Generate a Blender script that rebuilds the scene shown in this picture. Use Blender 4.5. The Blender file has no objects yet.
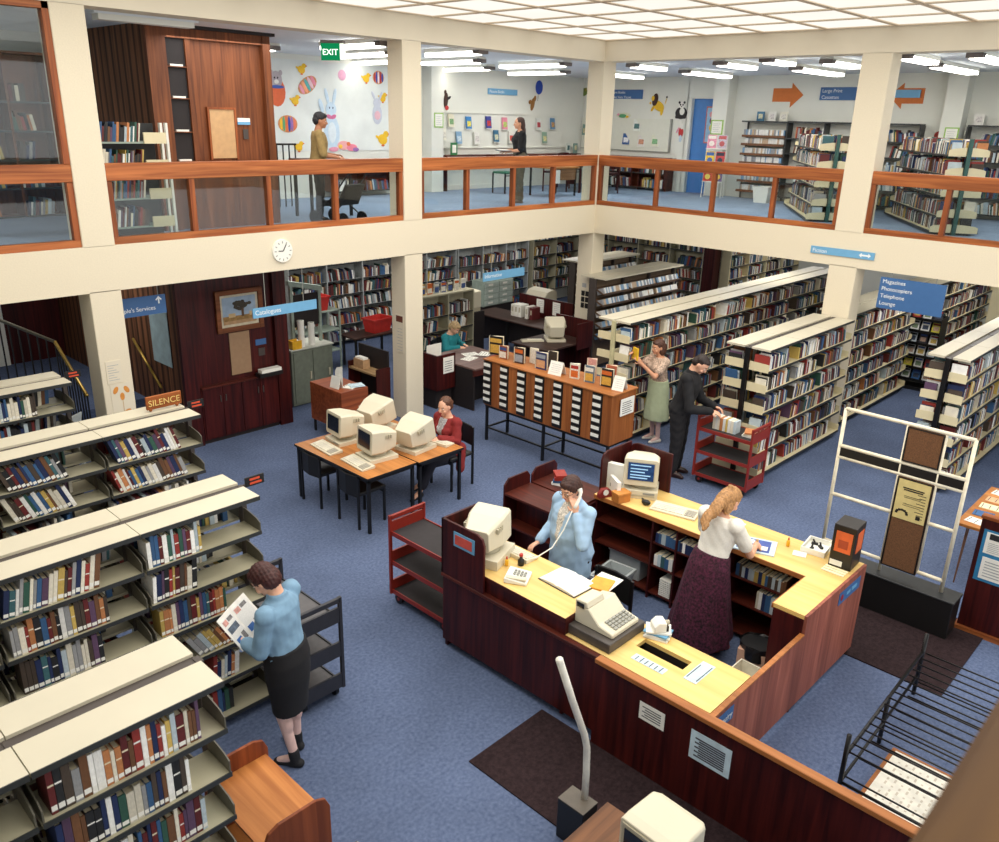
import bpy, bmesh, math, random
from mathutils import Vector, Matrix, Euler
C = bpy.context.scene.collection
PI = math.pi
rnd = random.Random(11)
MATS = {}

# ---------------------------------------------------------------- materials
def lin(c):
    return tuple(((v/255.0) <= .04045 and v/255.0/12.92 or ((v/255.0+.055)/1.055)**2.4) for v in c) + (1.0,)

def mat(name, rgb, rough=.6, metal=0.0, var=.12, scale=14.0, bump=0.0, spec=.5, vary_obj=0.0, emit=0.0):
    if name in MATS: return MATS[name]
    m = bpy.data.materials.new(name); m.use_nodes = True
    nt = m.node_tree; N = nt.nodes; L = nt.links
    b = N['Principled BSDF']
    b.inputs['Roughness'].default_value = rough; b.inputs['Metallic'].default_value = metal
    b.inputs['Specular IOR Level'].default_value = spec
    tc = N.new('ShaderNodeTexCoord'); nz = N.new('ShaderNodeTexNoise')
    nz.inputs['Scale'].default_value = scale; nz.inputs['Detail'].default_value = 4
    L.new(tc.outputs['Object'], nz.inputs['Vector'])
    rp = N.new('ShaderNodeValToRGB'); c = lin(rgb)
    rp.color_ramp.elements[0].position = .3; rp.color_ramp.elements[1].position = .7
    rp.color_ramp.elements[0].color = tuple(max(0, v*(1-var)) for v in c[:3]) + (1,)
    rp.color_ramp.elements[1].color = tuple(min(1, v*(1+var)) for v in c[:3]) + (1,)
    L.new(nz.outputs['Fac'], rp.inputs['Fac'])
    out = rp.outputs['Color']
    if vary_obj:
        oi = N.new('ShaderNodeObjectInfo'); hs = N.new('ShaderNodeHueSaturation')
        mr = N.new('ShaderNodeMapRange'); mr.inputs['To Min'].default_value = 1-vary_obj; mr.inputs['To Max'].default_value = 1+vary_obj
        L.new(oi.outputs['Random'], mr.inputs['Value']); L.new(mr.outputs['Result'], hs.inputs['Value'])
        L.new(out, hs.inputs['Color']); out = hs.outputs['Color']
    L.new(out, b.inputs['Base Color'])
    if emit:
        b.inputs['Emission Color'].default_value = c; b.inputs['Emission Strength'].default_value = emit
    if bump:
        bp = N.new('ShaderNodeBump'); bp.inputs['Strength'].default_value = bump; bp.inputs['Distance'].default_value = .01
        L.new(nz.outputs['Fac'], bp.inputs['Height']); L.new(bp.outputs['Normal'], b.inputs['Normal'])
    MATS[name] = m
    return m

def wood(name, rgb1, rgb2, axis='z', rough=.35, scale=1.0, stripes=0.0):
    if name in MATS: return MATS[name]
    m = bpy.data.materials.new(name); m.use_nodes = True
    nt = m.node_tree; N = nt.nodes; L = nt.links
    b = N['Principled BSDF']; b.inputs['Roughness'].default_value = rough + .12; b.inputs['Specular IOR Level'].default_value = .3
    tc = N.new('ShaderNodeTexCoord'); mp = N.new('ShaderNodeMapping')
    s = [22*scale]*3; s['xyz'.index(axis)] = 1.1*scale
    mp.inputs['Scale'].default_value = s
    L.new(tc.outputs['Object'], mp.inputs['Vector'])
    nz = N.new('ShaderNodeTexNoise'); nz.inputs['Scale'].default_value = 1.0; nz.inputs['Detail'].default_value = 6; nz.inputs['Distortion'].default_value = .6
    L.new(mp.outputs['Vector'], nz.inputs['Vector'])
    rp = N.new('ShaderNodeValToRGB')
    rp.color_ramp.elements[0].position = .32; rp.color_ramp.elements[1].position = .68
    rp.color_ramp.elements[0].color = lin(rgb1); rp.color_ramp.elements[1].color = lin(rgb2)
    L.new(nz.outputs['Fac'], rp.inputs['Fac']); out = rp.outputs['Color']
    mp2 = N.new('ShaderNodeMapping'); s2 = [2.6*scale]*3; s2['xyz'.index(axis)] = .25
    mp2.inputs['Scale'].default_value = s2; L.new(tc.outputs['Object'], mp2.inputs['Vector'])
    n2 = N.new('ShaderNodeTexNoise'); n2.inputs['Scale'].default_value = 1.5; L.new(mp2.outputs['Vector'], n2.inputs['Vector'])
    mr = N.new('ShaderNodeMapRange'); mr.inputs['From Min'].default_value = .3; mr.inputs['From Max'].default_value = .7
    mr.inputs['To Min'].default_value = .72; mr.inputs['To Max'].default_value = 1.25
    L.new(n2.outputs['Fac'], mr.inputs['Value'])
    hs = N.new('ShaderNodeHueSaturation'); L.new(out, hs.inputs['Color']); L.new(mr.outputs['Result'], hs.inputs['Value'])
    out = hs.outputs['Color']
    if stripes:   # narrow vertical boards with dark gaps, along the larger horizontal run
        wv = N.new('ShaderNodeTexWave'); wv.wave_type = 'BANDS'; wv.bands_direction = 'DIAGONAL'
        mp3 = N.new('ShaderNodeMapping'); mp3.inputs['Scale'].default_value = (1, 1, 0)
        L.new(tc.outputs['Object'], mp3.inputs['Vector']); L.new(mp3.outputs['Vector'], wv.inputs['Vector'])
        wv.inputs['Scale'].default_value = stripes
        r3 = N.new('ShaderNodeValToRGB'); r3.color_ramp.elements[0].position = .15; r3.color_ramp.elements[1].position = .4
        r3.color_ramp.elements[0].color = (.3, .3, .3, 1)
        L.new(wv.outputs['Fac'], r3.inputs['Fac'])
        mx = N.new('ShaderNodeMix'); mx.data_type = 'RGBA'; mx.blend_type = 'MULTIPLY'; mx.inputs['Factor'].default_value = 1
        L.new(out, mx.inputs['A']); L.new(r3.outputs['Color'], mx.inputs['B']); out = mx.outputs['Result']
    L.new(out, b.inputs['Base Color'])
    MATS[name] = m
    return m

def emis(name, rgb, strength):
    if name in MATS: return MATS[name]
    m = bpy.data.materials.new(name); m.use_nodes = True
    nt = m.node_tree; nt.nodes.clear()
    o = nt.nodes.new('ShaderNodeOutputMaterial'); e = nt.nodes.new('ShaderNodeEmission')
    tc = nt.nodes.new('ShaderNodeTexCoord'); nz = nt.nodes.new('ShaderNodeTexNoise'); nz.inputs['Scale'].default_value = .7
    mr = nt.nodes.new('ShaderNodeMapRange'); mr.inputs['To Min'].default_value = strength*.9; mr.inputs['To Max'].default_value = strength*1.1
    nt.links.new(tc.outputs['Object'], nz.inputs['Vector']); nt.links.new(nz.outputs['Fac'], mr.inputs['Value'])
    nt.links.new(mr.outputs['Result'], e.inputs['Strength'])
    e.inputs['Color'].default_value = lin(rgb)
    nt.links.new(e.outputs['Emission'], o.inputs['Surface'])
    MATS[name] = m
    return m

def glass_mat():
    m = bpy.data.materials.new('pane glass'); m.use_nodes = True
    nt = m.node_tree; nt.nodes.clear(); N = nt.nodes; L = nt.links
    o = N.new('ShaderNodeOutputMaterial'); t = N.new('ShaderNodeBsdfTransparent'); g = N.new('ShaderNodeBsdfGlossy')
    g.inputs['Roughness'].default_value = .02
    t.inputs['Color'].default_value = (.86, .9, .9, 1)
    fr = N.new('ShaderNodeLayerWeight'); fr.inputs['Blend'].default_value = .5
    pw = N.new('ShaderNodeMath'); pw.operation = 'POWER'; pw.inputs[1].default_value = 4
    ml = N.new('ShaderNodeMath'); ml.operation = 'MULTIPLY_ADD'; ml.inputs[1].default_value = .4; ml.inputs[2].default_value = .03
    L.new(fr.outputs['Facing'], pw.inputs[0]); L.new(pw.outputs[0], ml.inputs[0])
    mx = N.new('ShaderNodeMixShader')
    L.new(ml.outputs[0], mx.inputs['Fac']); L.new(t.outputs['BSDF'], mx.inputs[1]); L.new(g.outputs['BSDF'], mx.inputs[2])
    L.new(mx.outputs['Shader'], o.inputs['Surface'])
    return m
GLASS = glass_mat()

def carpet_mat(name, c1, c2, fine=260):
    m = bpy.data.materials.new(name); m.use_nodes = True
    N = m.node_tree.nodes; L = m.node_tree.links; b = N['Principled BSDF']
    b.inputs['Roughness'].default_value = .95; b.inputs['Specular IOR Level'].default_value = .15
    tc = N.new('ShaderNodeTexCoord')
    n1 = N.new('ShaderNodeTexNoise'); n1.inputs['Scale'].default_value = fine; n1.inputs['Detail'].default_value = 2
    n2 = N.new('ShaderNodeTexNoise'); n2.inputs['Scale'].default_value = 1.3; n2.inputs['Detail'].default_value = 5
    n3 = N.new('ShaderNodeTexNoise'); n3.inputs['Scale'].default_value = 34; n3.inputs['Detail'].default_value = 3
    for n in (n1, n2, n3): L.new(tc.outputs['Object'], n.inputs['Vector'])
    ad = N.new('ShaderNodeMath'); ad.operation = 'MULTIPLY_ADD'; ad.inputs[1].default_value = .5
    L.new(n1.outputs['Fac'], ad.inputs[0]); 
    a2 = N.new('ShaderNodeMath'); a2.operation = 'MULTIPLY'; a2.inputs[1].default_value = .5; L.new(n3.outputs['Fac'], a2.inputs[0])
    L.new(a2.outputs[0], ad.inputs[2])
    rp = N.new('ShaderNodeValToRGB'); rp.color_ramp.elements[0].position = .36; rp.color_ramp.elements[1].position = .64
    rp.color_ramp.elements[0].color = lin(c1); rp.color_ramp.elements[1].color = lin(c2)
    L.new(ad.outputs[0], rp.inputs['Fac'])
    mr = N.new('ShaderNodeMapRange'); mr.inputs['From Min'].default_value = .3; mr.inputs['From Max'].default_value = .7
    mr.inputs['To Min'].default_value = .86; mr.inputs['To Max'].default_value = 1.12; L.new(n2.outputs['Fac'], mr.inputs['Value'])
    hs = N.new('ShaderNodeHueSaturation'); L.new(rp.outputs['Color'], hs.inputs['Color']); L.new(mr.outputs['Result'], hs.inputs['Value'])
    L.new(hs.outputs['Color'], b.inputs['Base Color'])
    bp = N.new('ShaderNodeBump'); bp.inputs['Strength'].default_value = .35; bp.inputs['Distance'].default_value = .006
    L.new(n1.outputs['Fac'], bp.inputs['Height']); L.new(bp.outputs['Normal'], b.inputs['Normal'])
    return m

def print_mat(name, paper, ink, scale=30.0, amount=.5, axis=None):
    """paper with blocks and lines of dark print"""
    if name in MATS: return MATS[name]
    m = bpy.data.materials.new(name); m.use_nodes = True
    N = m.node_tree.nodes; L = m.node_tree.links; b = N['Principled BSDF']; b.inputs['Roughness'].default_value = .7
    tc = N.new('ShaderNodeTexCoord'); br = N.new('ShaderNodeTexBrick')
    mp = N.new('ShaderNodeMapping')
    if axis == 'xz': mp.inputs['Rotation'].default_value = (PI/2, 0, 0)
    if axis == 'yz': mp.inputs['Rotation'].default_value = (PI/2, 0, PI/2)
    L.new(tc.outputs['Object'], mp.inputs['Vector']); L.new(mp.outputs['Vector'], br.inputs['Vector'])
    br.inputs['Scale'].default_value = scale; br.inputs['Mortar Size'].default_value = .035
    br.inputs['Color1'].default_value = lin(ink); br.inputs['Color2'].default_value = lin(paper); br.inputs['Mortar'].default_value = lin(paper)
    br.inputs['Bias'].default_value = amount
    L.new(br.outputs['Color'], b.inputs['Base Color'])
    MATS[name] = m
    return m

# ---------------------------------------------------------------- mesh building
class MB:
    def __init__(s): s.v = []; s.f = []; s.m = []
    def _add(s, vs, fs, m):
        o = len(s.v); s.v += [tuple(v) for v in vs]
        for f in fs: s.f.append(tuple(i+o for i in f)); s.m.append(m)
        return s
    def box(s, x0, x1, y0, y1, z0, z1, m=0, M=None):
        x0, x1 = min(x0, x1), max(x0, x1); y0, y1 = min(y0, y1), max(y0, y1); z0, z1 = min(z0, z1), max(z0, z1)
        vs = [(x0,y0,z0),(x1,y0,z0),(x1,y1,z0),(x0,y1,z0),(x0,y0,z1),(x1,y0,z1),(x1,y1,z1),(x0,y1,z1)]
        if M is not None: vs = [tuple(M @ Vector(v)) for v in vs]
        return s._add(vs, [(0,3,2,1),(4,5,6,7),(0,1,5,4),(1,2,6,5),(2,3,7,6),(3,0,4,7)], m)
    def cbox(s, c, d, m=0, rot=None):
        M = Matrix.Translation(Vector(c)) @ (Euler(rot).to_matrix().to_4x4() if rot else Matrix.Identity(4))
        return s.box(-d[0]/2, d[0]/2, -d[1]/2, d[1]/2, -d[2]/2, d[2]/2, m, M)
    def tube(s, pts, r, n=8, m=0, caps=True):
        pts = [Vector(p) for p in pts]; rs = r if isinstance(r, (list, tuple)) else [r]*len(pts)
        rings = []; up = None
        for i, p in enumerate(pts):
            d = ((pts[min(i+1, len(pts)-1)] - p).normalized() + (p - pts[max(i-1, 0)]).normalized())
            if d.length < 1e-6: d = Vector((0,0,1))
            d.normalize()
            if up is None:
                a = Vector((0,0,1)) if abs(d.z) < .9 else Vector((1,0,0))
                u = d.cross(a).normalized()
            else:
                u = (up - d*up.dot(d)).normalized()
            up = u; w = d.cross(u)
            rings.append([p + (u*math.cos(2*PI*k/n) + w*math.sin(2*PI*k/n))*rs[i] for k in range(n)])
        return s.loft(rings, m, caps)
    def loft(s, rings, m=0, caps=True):
        n = len(rings[0]); vs = [v for r in rings for v in r]; fs = []
        for i in range(len(rings)-1):
            for k in range(n):
                fs.append((i*n+k, i*n+(k+1) % n, (i+1)*n+(k+1) % n, (i+1)*n+k))
        if caps:
            fs.append(tuple(reversed(range(n)))); fs.append(tuple(range((len(rings)-1)*n, len(rings)*n)))
        return s._add(vs, fs, m)
    def cyl(s, p0, p1, r, r1=None, n=14, m=0):
        return s.tube([p0, p1], [r, r if r1 is None else r1], n, m)
    def ell(s, c, rad, m=0, nu=14, nv=10, M=None):
        vs = []; fs = []
        rings = []
        for i in range(1, nv):
            t = PI*i/nv - PI/2
            rings.append([Vector((math.cos(t)*math.cos(2*PI*k/nu)*rad[0], math.cos(t)*math.sin(2*PI*k/nu)*rad[1], math.sin(t)*rad[2])) for k in range(nu)])
        bot = Vector((0,0,-rad[2])); top = Vector((0,0,rad[2]))
        vs = [bot] + [v for r in rings for v in r] + [top]
        for k in range(nu): fs.append((0, 1+(k+1) % nu, 1+k))
        for i in range(len(rings)-1):
            for k in range(nu):
                a = 1+i*nu; fs.append((a+k, a+(k+1) % nu, a+nu+(k+1) % nu, a+nu+k))
        a = 1+(len(rings)-1)*nu
        for k in range(nu): fs.append((a+k, a+(k+1) % nu, len(vs)-1))
        M2 = Matrix.Translation(Vector(c)) @ (M if M is not None else Matrix.Identity(4))
        return s._add([M2 @ v for v in vs], fs, m)
    def cap(s, p0, p1, r0, r1, m=0, n=12):
        """tapered limb with round ends"""
        p0 = Vector(p0); p1 = Vector(p1); d = (p1-p0); Ln = d.length; d.normalize()
        pts = []; rs = []
        for k in range(4, 0, -1):
            a = PI/2*k/4.4; pts.append(p0 - d*r0*math.sin(a)); rs.append(r0*math.cos(a))
        for k in range(0, 7):
            t = k/6; pts.append(p0 + d*Ln*t); rs.append(r0 + (r1-r0)*t)
        for k in range(1, 5):
            a = PI/2*k/4.4; pts.append(p1 + d*r1*math.sin(a)); rs.append(r1*math.cos(a))
        return s.tube(pts, rs, n, m)
    def prism(s, poly, axis, a, b, m=0, M=None):
        """poly in the two remaining axes (cyclic order after axis), extruded along axis"""
        def P(u, v, t):
            return {'x': (t, u, v), 'y': (u, t, v), 'z': (u, v, t)}[axis]
        n = len(poly)
        vs = [P(u, v, a) for u, v in poly] + [P(u, v, b) for u, v in poly]
        if M is not None: vs = [tuple(M @ Vector(v)) for v in vs]
        fs = [tuple(range(n)), tuple(range(2*n-1, n-1, -1))] + [(i, n+i, n+(i+1) % n, (i+1) % n) for i in range(n)]
        return s._add(vs, fs, m)
    def build(s, name, mats, parent=None, bevel=0.0, smooth=False, off=None):
        if not isinstance(mats, (list, tuple)): mats = [mats]
        me = bpy.data.meshes.new(name)
        o_ = Vector(off) if off is not None else (Vector(parent.location) if parent is not None and parent.get('worldparts') else Vector((0,0,0)))
        if parent is not None and parent.parent is not None and parent.parent.get('worldparts') and off is None: o_ = Vector(parent.parent.location)
        me.from_pydata([tuple(Vector(v)-o_) for v in s.v], [], s.f); me.update()
        bm = bmesh.new(); bm.from_mesh(me); bmesh.ops.recalc_face_normals(bm, faces=bm.faces); bm.to_mesh(me); bm.free()
        for m in mats: me.materials.append(m)
        for p, mi in zip(me.polygons, s.m):
            p.material_index = mi; p.use_smooth = smooth
        ob = bpy.data.objects.new(name, me); C.objects.link(ob)
        if parent is not None: ob.parent = parent
        if bevel:
            bv = ob.modifiers.new('edge', 'BEVEL'); bv.width = bevel; bv.segments = 1; bv.limit_method = 'ANGLE'
        return ob

def thing(name, label, cat, loc=(0,0,0), rotz=0.0, group=None, world=False):
    o = bpy.data.objects.new(name, None); C.objects.link(o)
    o.location = loc; o.rotation_euler = (0, 0, rotz); o.empty_display_size = .1
    o['label'] = label; o['category'] = cat
    o['kind'] = 'thing'
    if group: o['group'] = group
    if world: o['worldparts'] = 1
    return o

def tag(o, label, cat, group=None):
    if 'kind' not in o: o['kind'] = 'thing'
    o['label'] = label; o['category'] = cat
    if group: o['group'] = group
    return o

def struct(o):
    o['kind'] = 'structure'; return o

CH = {}
def dup(root, loc=None, rotz=None, label=None, group=None):
    r = root.copy(); C.objects.link(r)
    if loc is not None: r.location = loc
    if rotz is not None: r.rotation_euler = (0, 0, rotz)
    if label: r['label'] = label
    if group: r['group'] = group
    kids = [o for o in C.objects if o.parent == root]
    for ch in kids:
        c = ch.copy(); C.objects.link(c); c.parent = r
        for g in [o for o in C.objects if o.parent == ch]:
            d = g.copy(); C.objects.link(d); d.parent = c
    return r

WORK = bpy.data.scenes.new('workbench')
def scratch(o):
    WORK.collection.objects.link(o); vl = WORK.view_layers[0]; vl.update()
    return vl.depsgraph

def lettering(txt, size, mt, parent, loc, rot, align='LEFT', name='lettering', ext=.0008, sp=1.0):
    cu = bpy.data.curves.new('txt', 'FONT'); cu.body = txt; cu.size = size; cu.align_x = align; cu.extrude = ext; cu.space_line = sp
    tmp = bpy.data.objects.new('tmp', cu); dg = scratch(tmp)
    me = bpy.data.meshes.new_from_object(tmp.evaluated_get(dg)); me.materials.clear(); me.materials.append(mt)
    bpy.data.objects.remove(tmp); bpy.data.curves.remove(cu)
    o = bpy.data.objects.new(name, me); C.objects.link(o); o.parent = parent
    o.location = loc; o.rotation_euler = rot
    return o
FACE_Y = (PI/2, 0, 0)            # text read by someone looking along +y
FACE_X = (PI/2, 0, -PI/2)        # text read by someone looking along +x

# ---------------------------------------------------------------- palette
CREAM = mat('cream paint', (226, 215, 192), .75, var=.02, scale=3)
CREAM_R = mat('cream render', (227, 215, 190), .8, var=.03, scale=60, bump=.12)
WHITE = mat('white paint', (232, 232, 222), .8, var=.03, scale=2)
CEILW = mat('ceiling white', (228, 234, 238), .9, var=.03, scale=2)
WALLW = mat('gallery wall white', (226, 226, 216), .85, var=.03, scale=1.5)
RAILW = wood('rail teak', (136, 70, 34), (184, 110, 60), 'x', .3)
RAILWY = wood('rail teak y', (128, 66, 34), (176, 104, 56), 'y', .3)
RAILWZ = wood('rail teak z', (124, 62, 32), (168, 94, 50), 'z', .35)
MAHOG = wood('mahogany panel', (44, 10, 12), (78, 24, 20), 'z', .3)
MAHOGX = wood('mahogany board x', (58, 22, 16), (92, 38, 26), 'x', .3)
MAHOGY = wood('mahogany board y', (58, 22, 16), (92, 38, 26), 'y', .3)
WINGW_LIT = wood('wing panel lit tone', (128, 70, 58), (164, 98, 80), 'z', .45)  # lighter than the facade mahogany: light on this side is put into the colour
TOWER = wood('tower panel', (94, 50, 27), (136, 78, 43), 'z', .4)
SLATS = wood('slatted timber', (104, 66, 44), (148, 98, 66), 'z', .5, stripes=3.4)
BEECH = wood('pale laminate', (226, 186, 108), (240, 206, 134), 'y', .35, .6)
TEAKTOP = wood('teak table top', (166, 104, 52), (196, 132, 72), 'y', .3)
CATW = wood('catalogue oak', (138, 78, 38), (168, 102, 54), 'z', .35)
CATWY = wood('catalogue oak top', (150, 90, 46), (178, 114, 62), 'y', .35)
BLACK = mat('black enamel', (20, 19, 19), .45, var=.1)
BLACKM = mat('black metal tube', (26, 25, 25), .35, .3, var=.1)
DARKM = mat('dark bronze strip', (76, 68, 64), .5, .2, var=.06)
SHELFM = mat('shelf enamel stone', (178, 172, 146), .5, var=.05, scale=4)
SHELFC = mat('shelf enamel cream', (222, 210, 172), .45, var=.04, scale=4)
SHELFT = mat('shelf top cream', (206, 198, 176), .45, var=.03, scale=3)
BRACK = mat('shelf bracket umber', (92, 88, 76), .5, var=.08)
LIP = mat('dark shelf lip', (48, 50, 50), .45, var=.06)
GREENP = mat('green steel post', (38, 84, 76), .4, var=.06)
PAPER = mat('white paper', (240, 238, 228), .8, var=.03)
BLUES = mat('sign blue', (62, 104, 156), .5, var=.03)
BLUEL = mat('sign light blue', (110, 168, 206), .5, var=.03)
SIGNW = mat('sign lettering white', (236, 240, 240), .6, var=.02)
CARPET = carpet_mat('blue carpet', (74, 88, 120), (110, 123, 152))
CARPETU = carpet_mat('gallery carpet', (122, 140, 166), (152, 168, 190))
MATC = carpet_mat('dark brown matting', (36, 26, 28), (58, 44, 46), 180)
# ================================================================ the building
def slab(name, dims, m, bevel=0):
    b = MB()
    for d in dims: b.box(*d)
    return struct(b.build(name, m, bevel=bevel))

slab('floor', [(-16.5, 10, -14, 8, -.1, 0)], CARPET)
slab('floor_upper', [(-16.5, 10, .36, 8, 3.0, 3.1)], CARPETU)
slab('floor_upper_side', [(.36, 10, -14, .36, 3.0, 3.1)], CARPETU)
slab('ceiling_ground', [(-16.5, 10, .36, 8, 2.8, 2.99)], WHITE)
slab('ceiling_ground_side', [(.36, 10, -14, .36, 2.8, 2.99)], WHITE)
slab('ceiling_upper', [(-16.5, 10, .36, 8, 5.76, 6.2)], CEILW)
slab('ceiling_upper_side', [(.36, 10, -14, .36, 5.76, 6.2)], CEILW)
slab('trim_1', [(-16.5, .36, 0, .36, 2.686, 3.21)], CREAM_R)      # fascia beams round the well
slab('trim_2', [(0, .36, -14, 0, 2.686, 3.21)], CREAM_R)
slab('trim_3', [(-16.5, .36, 0, .36, 5.71, 6.22)], CREAM)
slab('trim_4', [(0, .36, -14, 0, 5.71, 6.22)], CREAM)
for i, (x0, x1, y0, y1) in enumerate(((-9.41, -9.05, 0, .36), (-4.71, -4.35, 0, .34), (0, .36, 0, .36), (0, .36, -5.06, -4.63))):
    slab('column_%d' % (i+1), [(x0, x1, y0, y1, 0, 2.7)], CREAM_R, .006)
    slab('column_%d_upper' % (i+1), [(x0, x1, y0, y1, 3.2, 5.72)], CREAM_R, .006)
slab('wall_back_upper', [(-16.5, 10, 4.9, 5.1, 3.1, 5.77)], WALLW)
slab('wall_right_upper', [(5.6, 5.8, 1.68, 4.9, 3.1, 5.77), (5.6, 5.8, -14, .82, 3.1, 5.77)], WALLW)
slab('wall_right_recess', [(5.75, 5.85, -.2, 1.7, 3.1, 5.77)], WALLW)
slab('wall_back', [(-7.6, 5.8, 4.9, 5.1, 0, 2.81)], WHITE)
slab('wall_right', [(5.7, 5.9, .45, 4.9, 0, 2.81)], WHITE)
slab('wall_right_far', [(9.8, 10, -14, .6, 0, 2.81)], WHITE)
slab('wall_right_return', [(5.7, 9.8, .42, .6, 0, 2.81)], WHITE)
slab('wall_stair', [(-16.5, -7.4, 6.4, 6.6, 0, 2.81)], MAHOG)
slab('wall_stair_white', [(-16.5, -8.62, 6.36, 6.41, 0, 2.81)], WHITE)
slab('wall_left', [(-16.7, -16.5, -14, 8, 0, 6.2)], WALLW)
slab('wall_front', [(-16.5, 10, -14.2, -14, 0, 6.2)], WALLW)
slab('baseboard_back', [(-3.9, 5.6, 4.87, 4.9, 3.1, 3.2)], WALLW)
# entrance matting let into the carpet
tag(MB().box(-9.38, -8.52, -8.9, -6.27, 0, .012).build('door_mat', MATC), 'dark brown entrance mat in front of the counter facade', 'mat')
tag(MB().box(-5.86, -4.42, -8.62, -7.0, 0, .012).build('door_mat', MATC), 'dark brown mat between the counter and the black security gate base', 'mat')

# gallery pilasters on the outer wall
for i, (x0, x1, y0, y1) in enumerate(((5.25, 5.62, .42, .80), (5.25, 5.62, -4.58, -4.22), (0-.05, .3, 4.6, 4.92), (-4.5, -4.1, 4.75, 4.92))):
    slab('pilaster_column_%d' % (i+1), [(x0, x1, y0, y1, 3.1, 5.76)], WALLW)

# luminous ceiling over the well: a lattice of cream bars over glowing opal panels
b = MB(); b.box(-16.5, 0, -14, 0, 6.064, 6.075)
opal = emis('opal daylight panel', (255, 249, 238), 1.0)
struct(b.build('ceiling_well_panel', opal))
b = MB()
for i in range(0, 17): b.box(-1.03*i-.045, -1.03*i+.045, -14, 0, 6.050, 6.0635)
for i in range(0, 15): b.box(-16.5, 0, -1.01*i-.045, -1.01*i+.045, 6.052, 6.0635)
struct(b.build('ceiling_well_lattice', mat('lattice cream', (236, 216, 186), .8, var=.02)))

# balustrades
def balustrade(label, axis, a, b, posts, full=False, mats=(RAILW, RAILWZ)):
    t = thing('balustrade', label, 'balustrade', ((a+b)/2, .1, 3.21) if axis == 'x' else (.1, (a+b)/2, 3.21), world=True)
    def bx(mb, u0, u1, w0, w1, z0, z1):
        return mb.box(u0, u1, w0, w1, z0, z1) if axis == 'x' else mb.box(w0, w1, u0, u1, z0, z1)
    bx(MB(), a, b, .01, .13, 3.92, 4.11).build('handrail', mats[0], t, .006)
    bx(MB(), a, b, .02, .12, 3.21, 3.29).build('bottom_rail', mats[0], t, .004)
    for p in [a+.03] + list(posts) + [b-.03]:
        bx(MB(), p-.035, p+.035, .025, .11, 3.29, 3.92).build('post', mats[1], t, .003)
    ps = [a] + list(posts) + [b]
    for p, q in zip(ps[:-1], ps[1:]):
        bx(MB(), p+.03, q-.03, .062, .068, 3.285, 3.925).build('glass_pane', GLASS, t)
    if full:
        bx(MB(), b-.07, b, .01, .13, 4.11, 5.71).build('post', mats[1], t, .003)
        bx(MB(), a, b, .01, .13, 5.64, 5.71).build('top_rail', mats[0], t, .003)
        bx(MB(), a, b-.07, .062, .068, 4.11, 5.64).build('glass_pane', GLASS, t)
    return t
balustrade('wooden balustrade with tall glass screen above it, left of the first column', 'x', -14, -9.41, (-12.9, -11.7, -10.5), True)
balustrade('four-pane wooden balustrade in front of the panelled tower, above the clock', 'x', -9.05, -4.71, (-8.03, -6.97, -5.91))
balustrade('wooden balustrade in front of the woman in black at the gallery corner', 'x', -4.35, 0, (-3.35, -2.26, -1.21))
balustrade('wooden balustrade below the lion and panda cut-outs', 'y', -4.63, 0, (-3.53, -2.43, -1.29), mats=(RAILWY, RAILWZ))
balustrade('wooden balustrade at the far right in front of the red-dot wall', 'y', -9.4, -5.06, (-8.3, -7.2, -6.14), mats=(RAILWY, RAILWZ))
# the rail of the gallery the viewer leans over
slab('floor_gallery_near', [(-16.5, -6, -14, -9.95, 2.75, 3.1)], CARPETU)
t = thing('balustrade', 'blurred brown wooden handrail close to the viewer in the corner', 'balustrade', (-11, -9.9, 3.1), world=True)
OCHRE = wood('near rail ochre', (84, 54, 24), (110, 76, 34), 'x', .5)
MB().box(-14, -8, -10.02, -9.822, 4.02, 4.11).build('handrail', OCHRE, t, .01)
for x in (-13.6, -9.4): MB().box(x-.04, x+.04, -10.0, -9.94, 3.1, 4.02).build('post', OCHRE, t)

# fluorescent fittings under the gallery ceiling (over plain white trays)
TUBE = emis('fluorescent diffuser', (255, 250, 240), 9.0)
TRAY = mat('fitting end grey', (120, 112, 108), .6)
def fitting(x0, y0, x1, y1, label):
    t = thing('ceiling_light', label, 'ceiling light', ((x0+x1)/2, (y0+y1)/2, 5.6), world=True, group='fluorescent fittings under the gallery ceiling')
    ax = abs(x1-x0) > abs(y1-y0)
    cx, cy = (x0+x1)/2, (y0+y1)/2
    h = (abs(x1-x0) if ax else abs(y1-y0))/2
    def bx(u0, u1, w, z0, z1, nm, m):
        (MB().box(cx+u0, cx+u1, cy-w, cy+w, z0, z1) if ax else MB().box(cx-w, cx+w, cy+u0, cy+u1, z0, z1)).build(nm, m, t)
    bx(-h, h, .11, 5.70, 5.76, 'housing', WHITE)
    bx(-h+.12, h-.02, .10, 5.645, 5.70, 'diffuser', TUBE)
    bx(-h-.02, -h+.12, .11, 5.66, 5.72, 'end_cap', TRAY)
LA = [(-2.82, .28, -2.82, 1.57), (-1.28, 1.85, -1.28, 3.45), (.45, 3.3, .45, 4.8), (.05, .9, .05, 2.6), (2.1, 2.6, 2.1, 4.3), (-4.57, .55, -4.57, 2.07), (-3.3, 1.9, -3.3, 3.48), (-1.9, 3.5, -1.9, 4.8), (-4.9, 3.0, -4.9, 4.2)]
nA = ['nearest the balustrade, right of the centre column', 'second of three right of the centre column', 'third of three right of the centre column', 'nearest the gallery corner column', 'behind the one nearest the corner column', 'beside the green exit box', 'second behind the exit box', 'third behind the exit box', 'beside the wooden tower end']
for a, n in zip(LA, nA): fitting(*a, 'white fluorescent ceiling light running away from view, ' + n)
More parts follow.
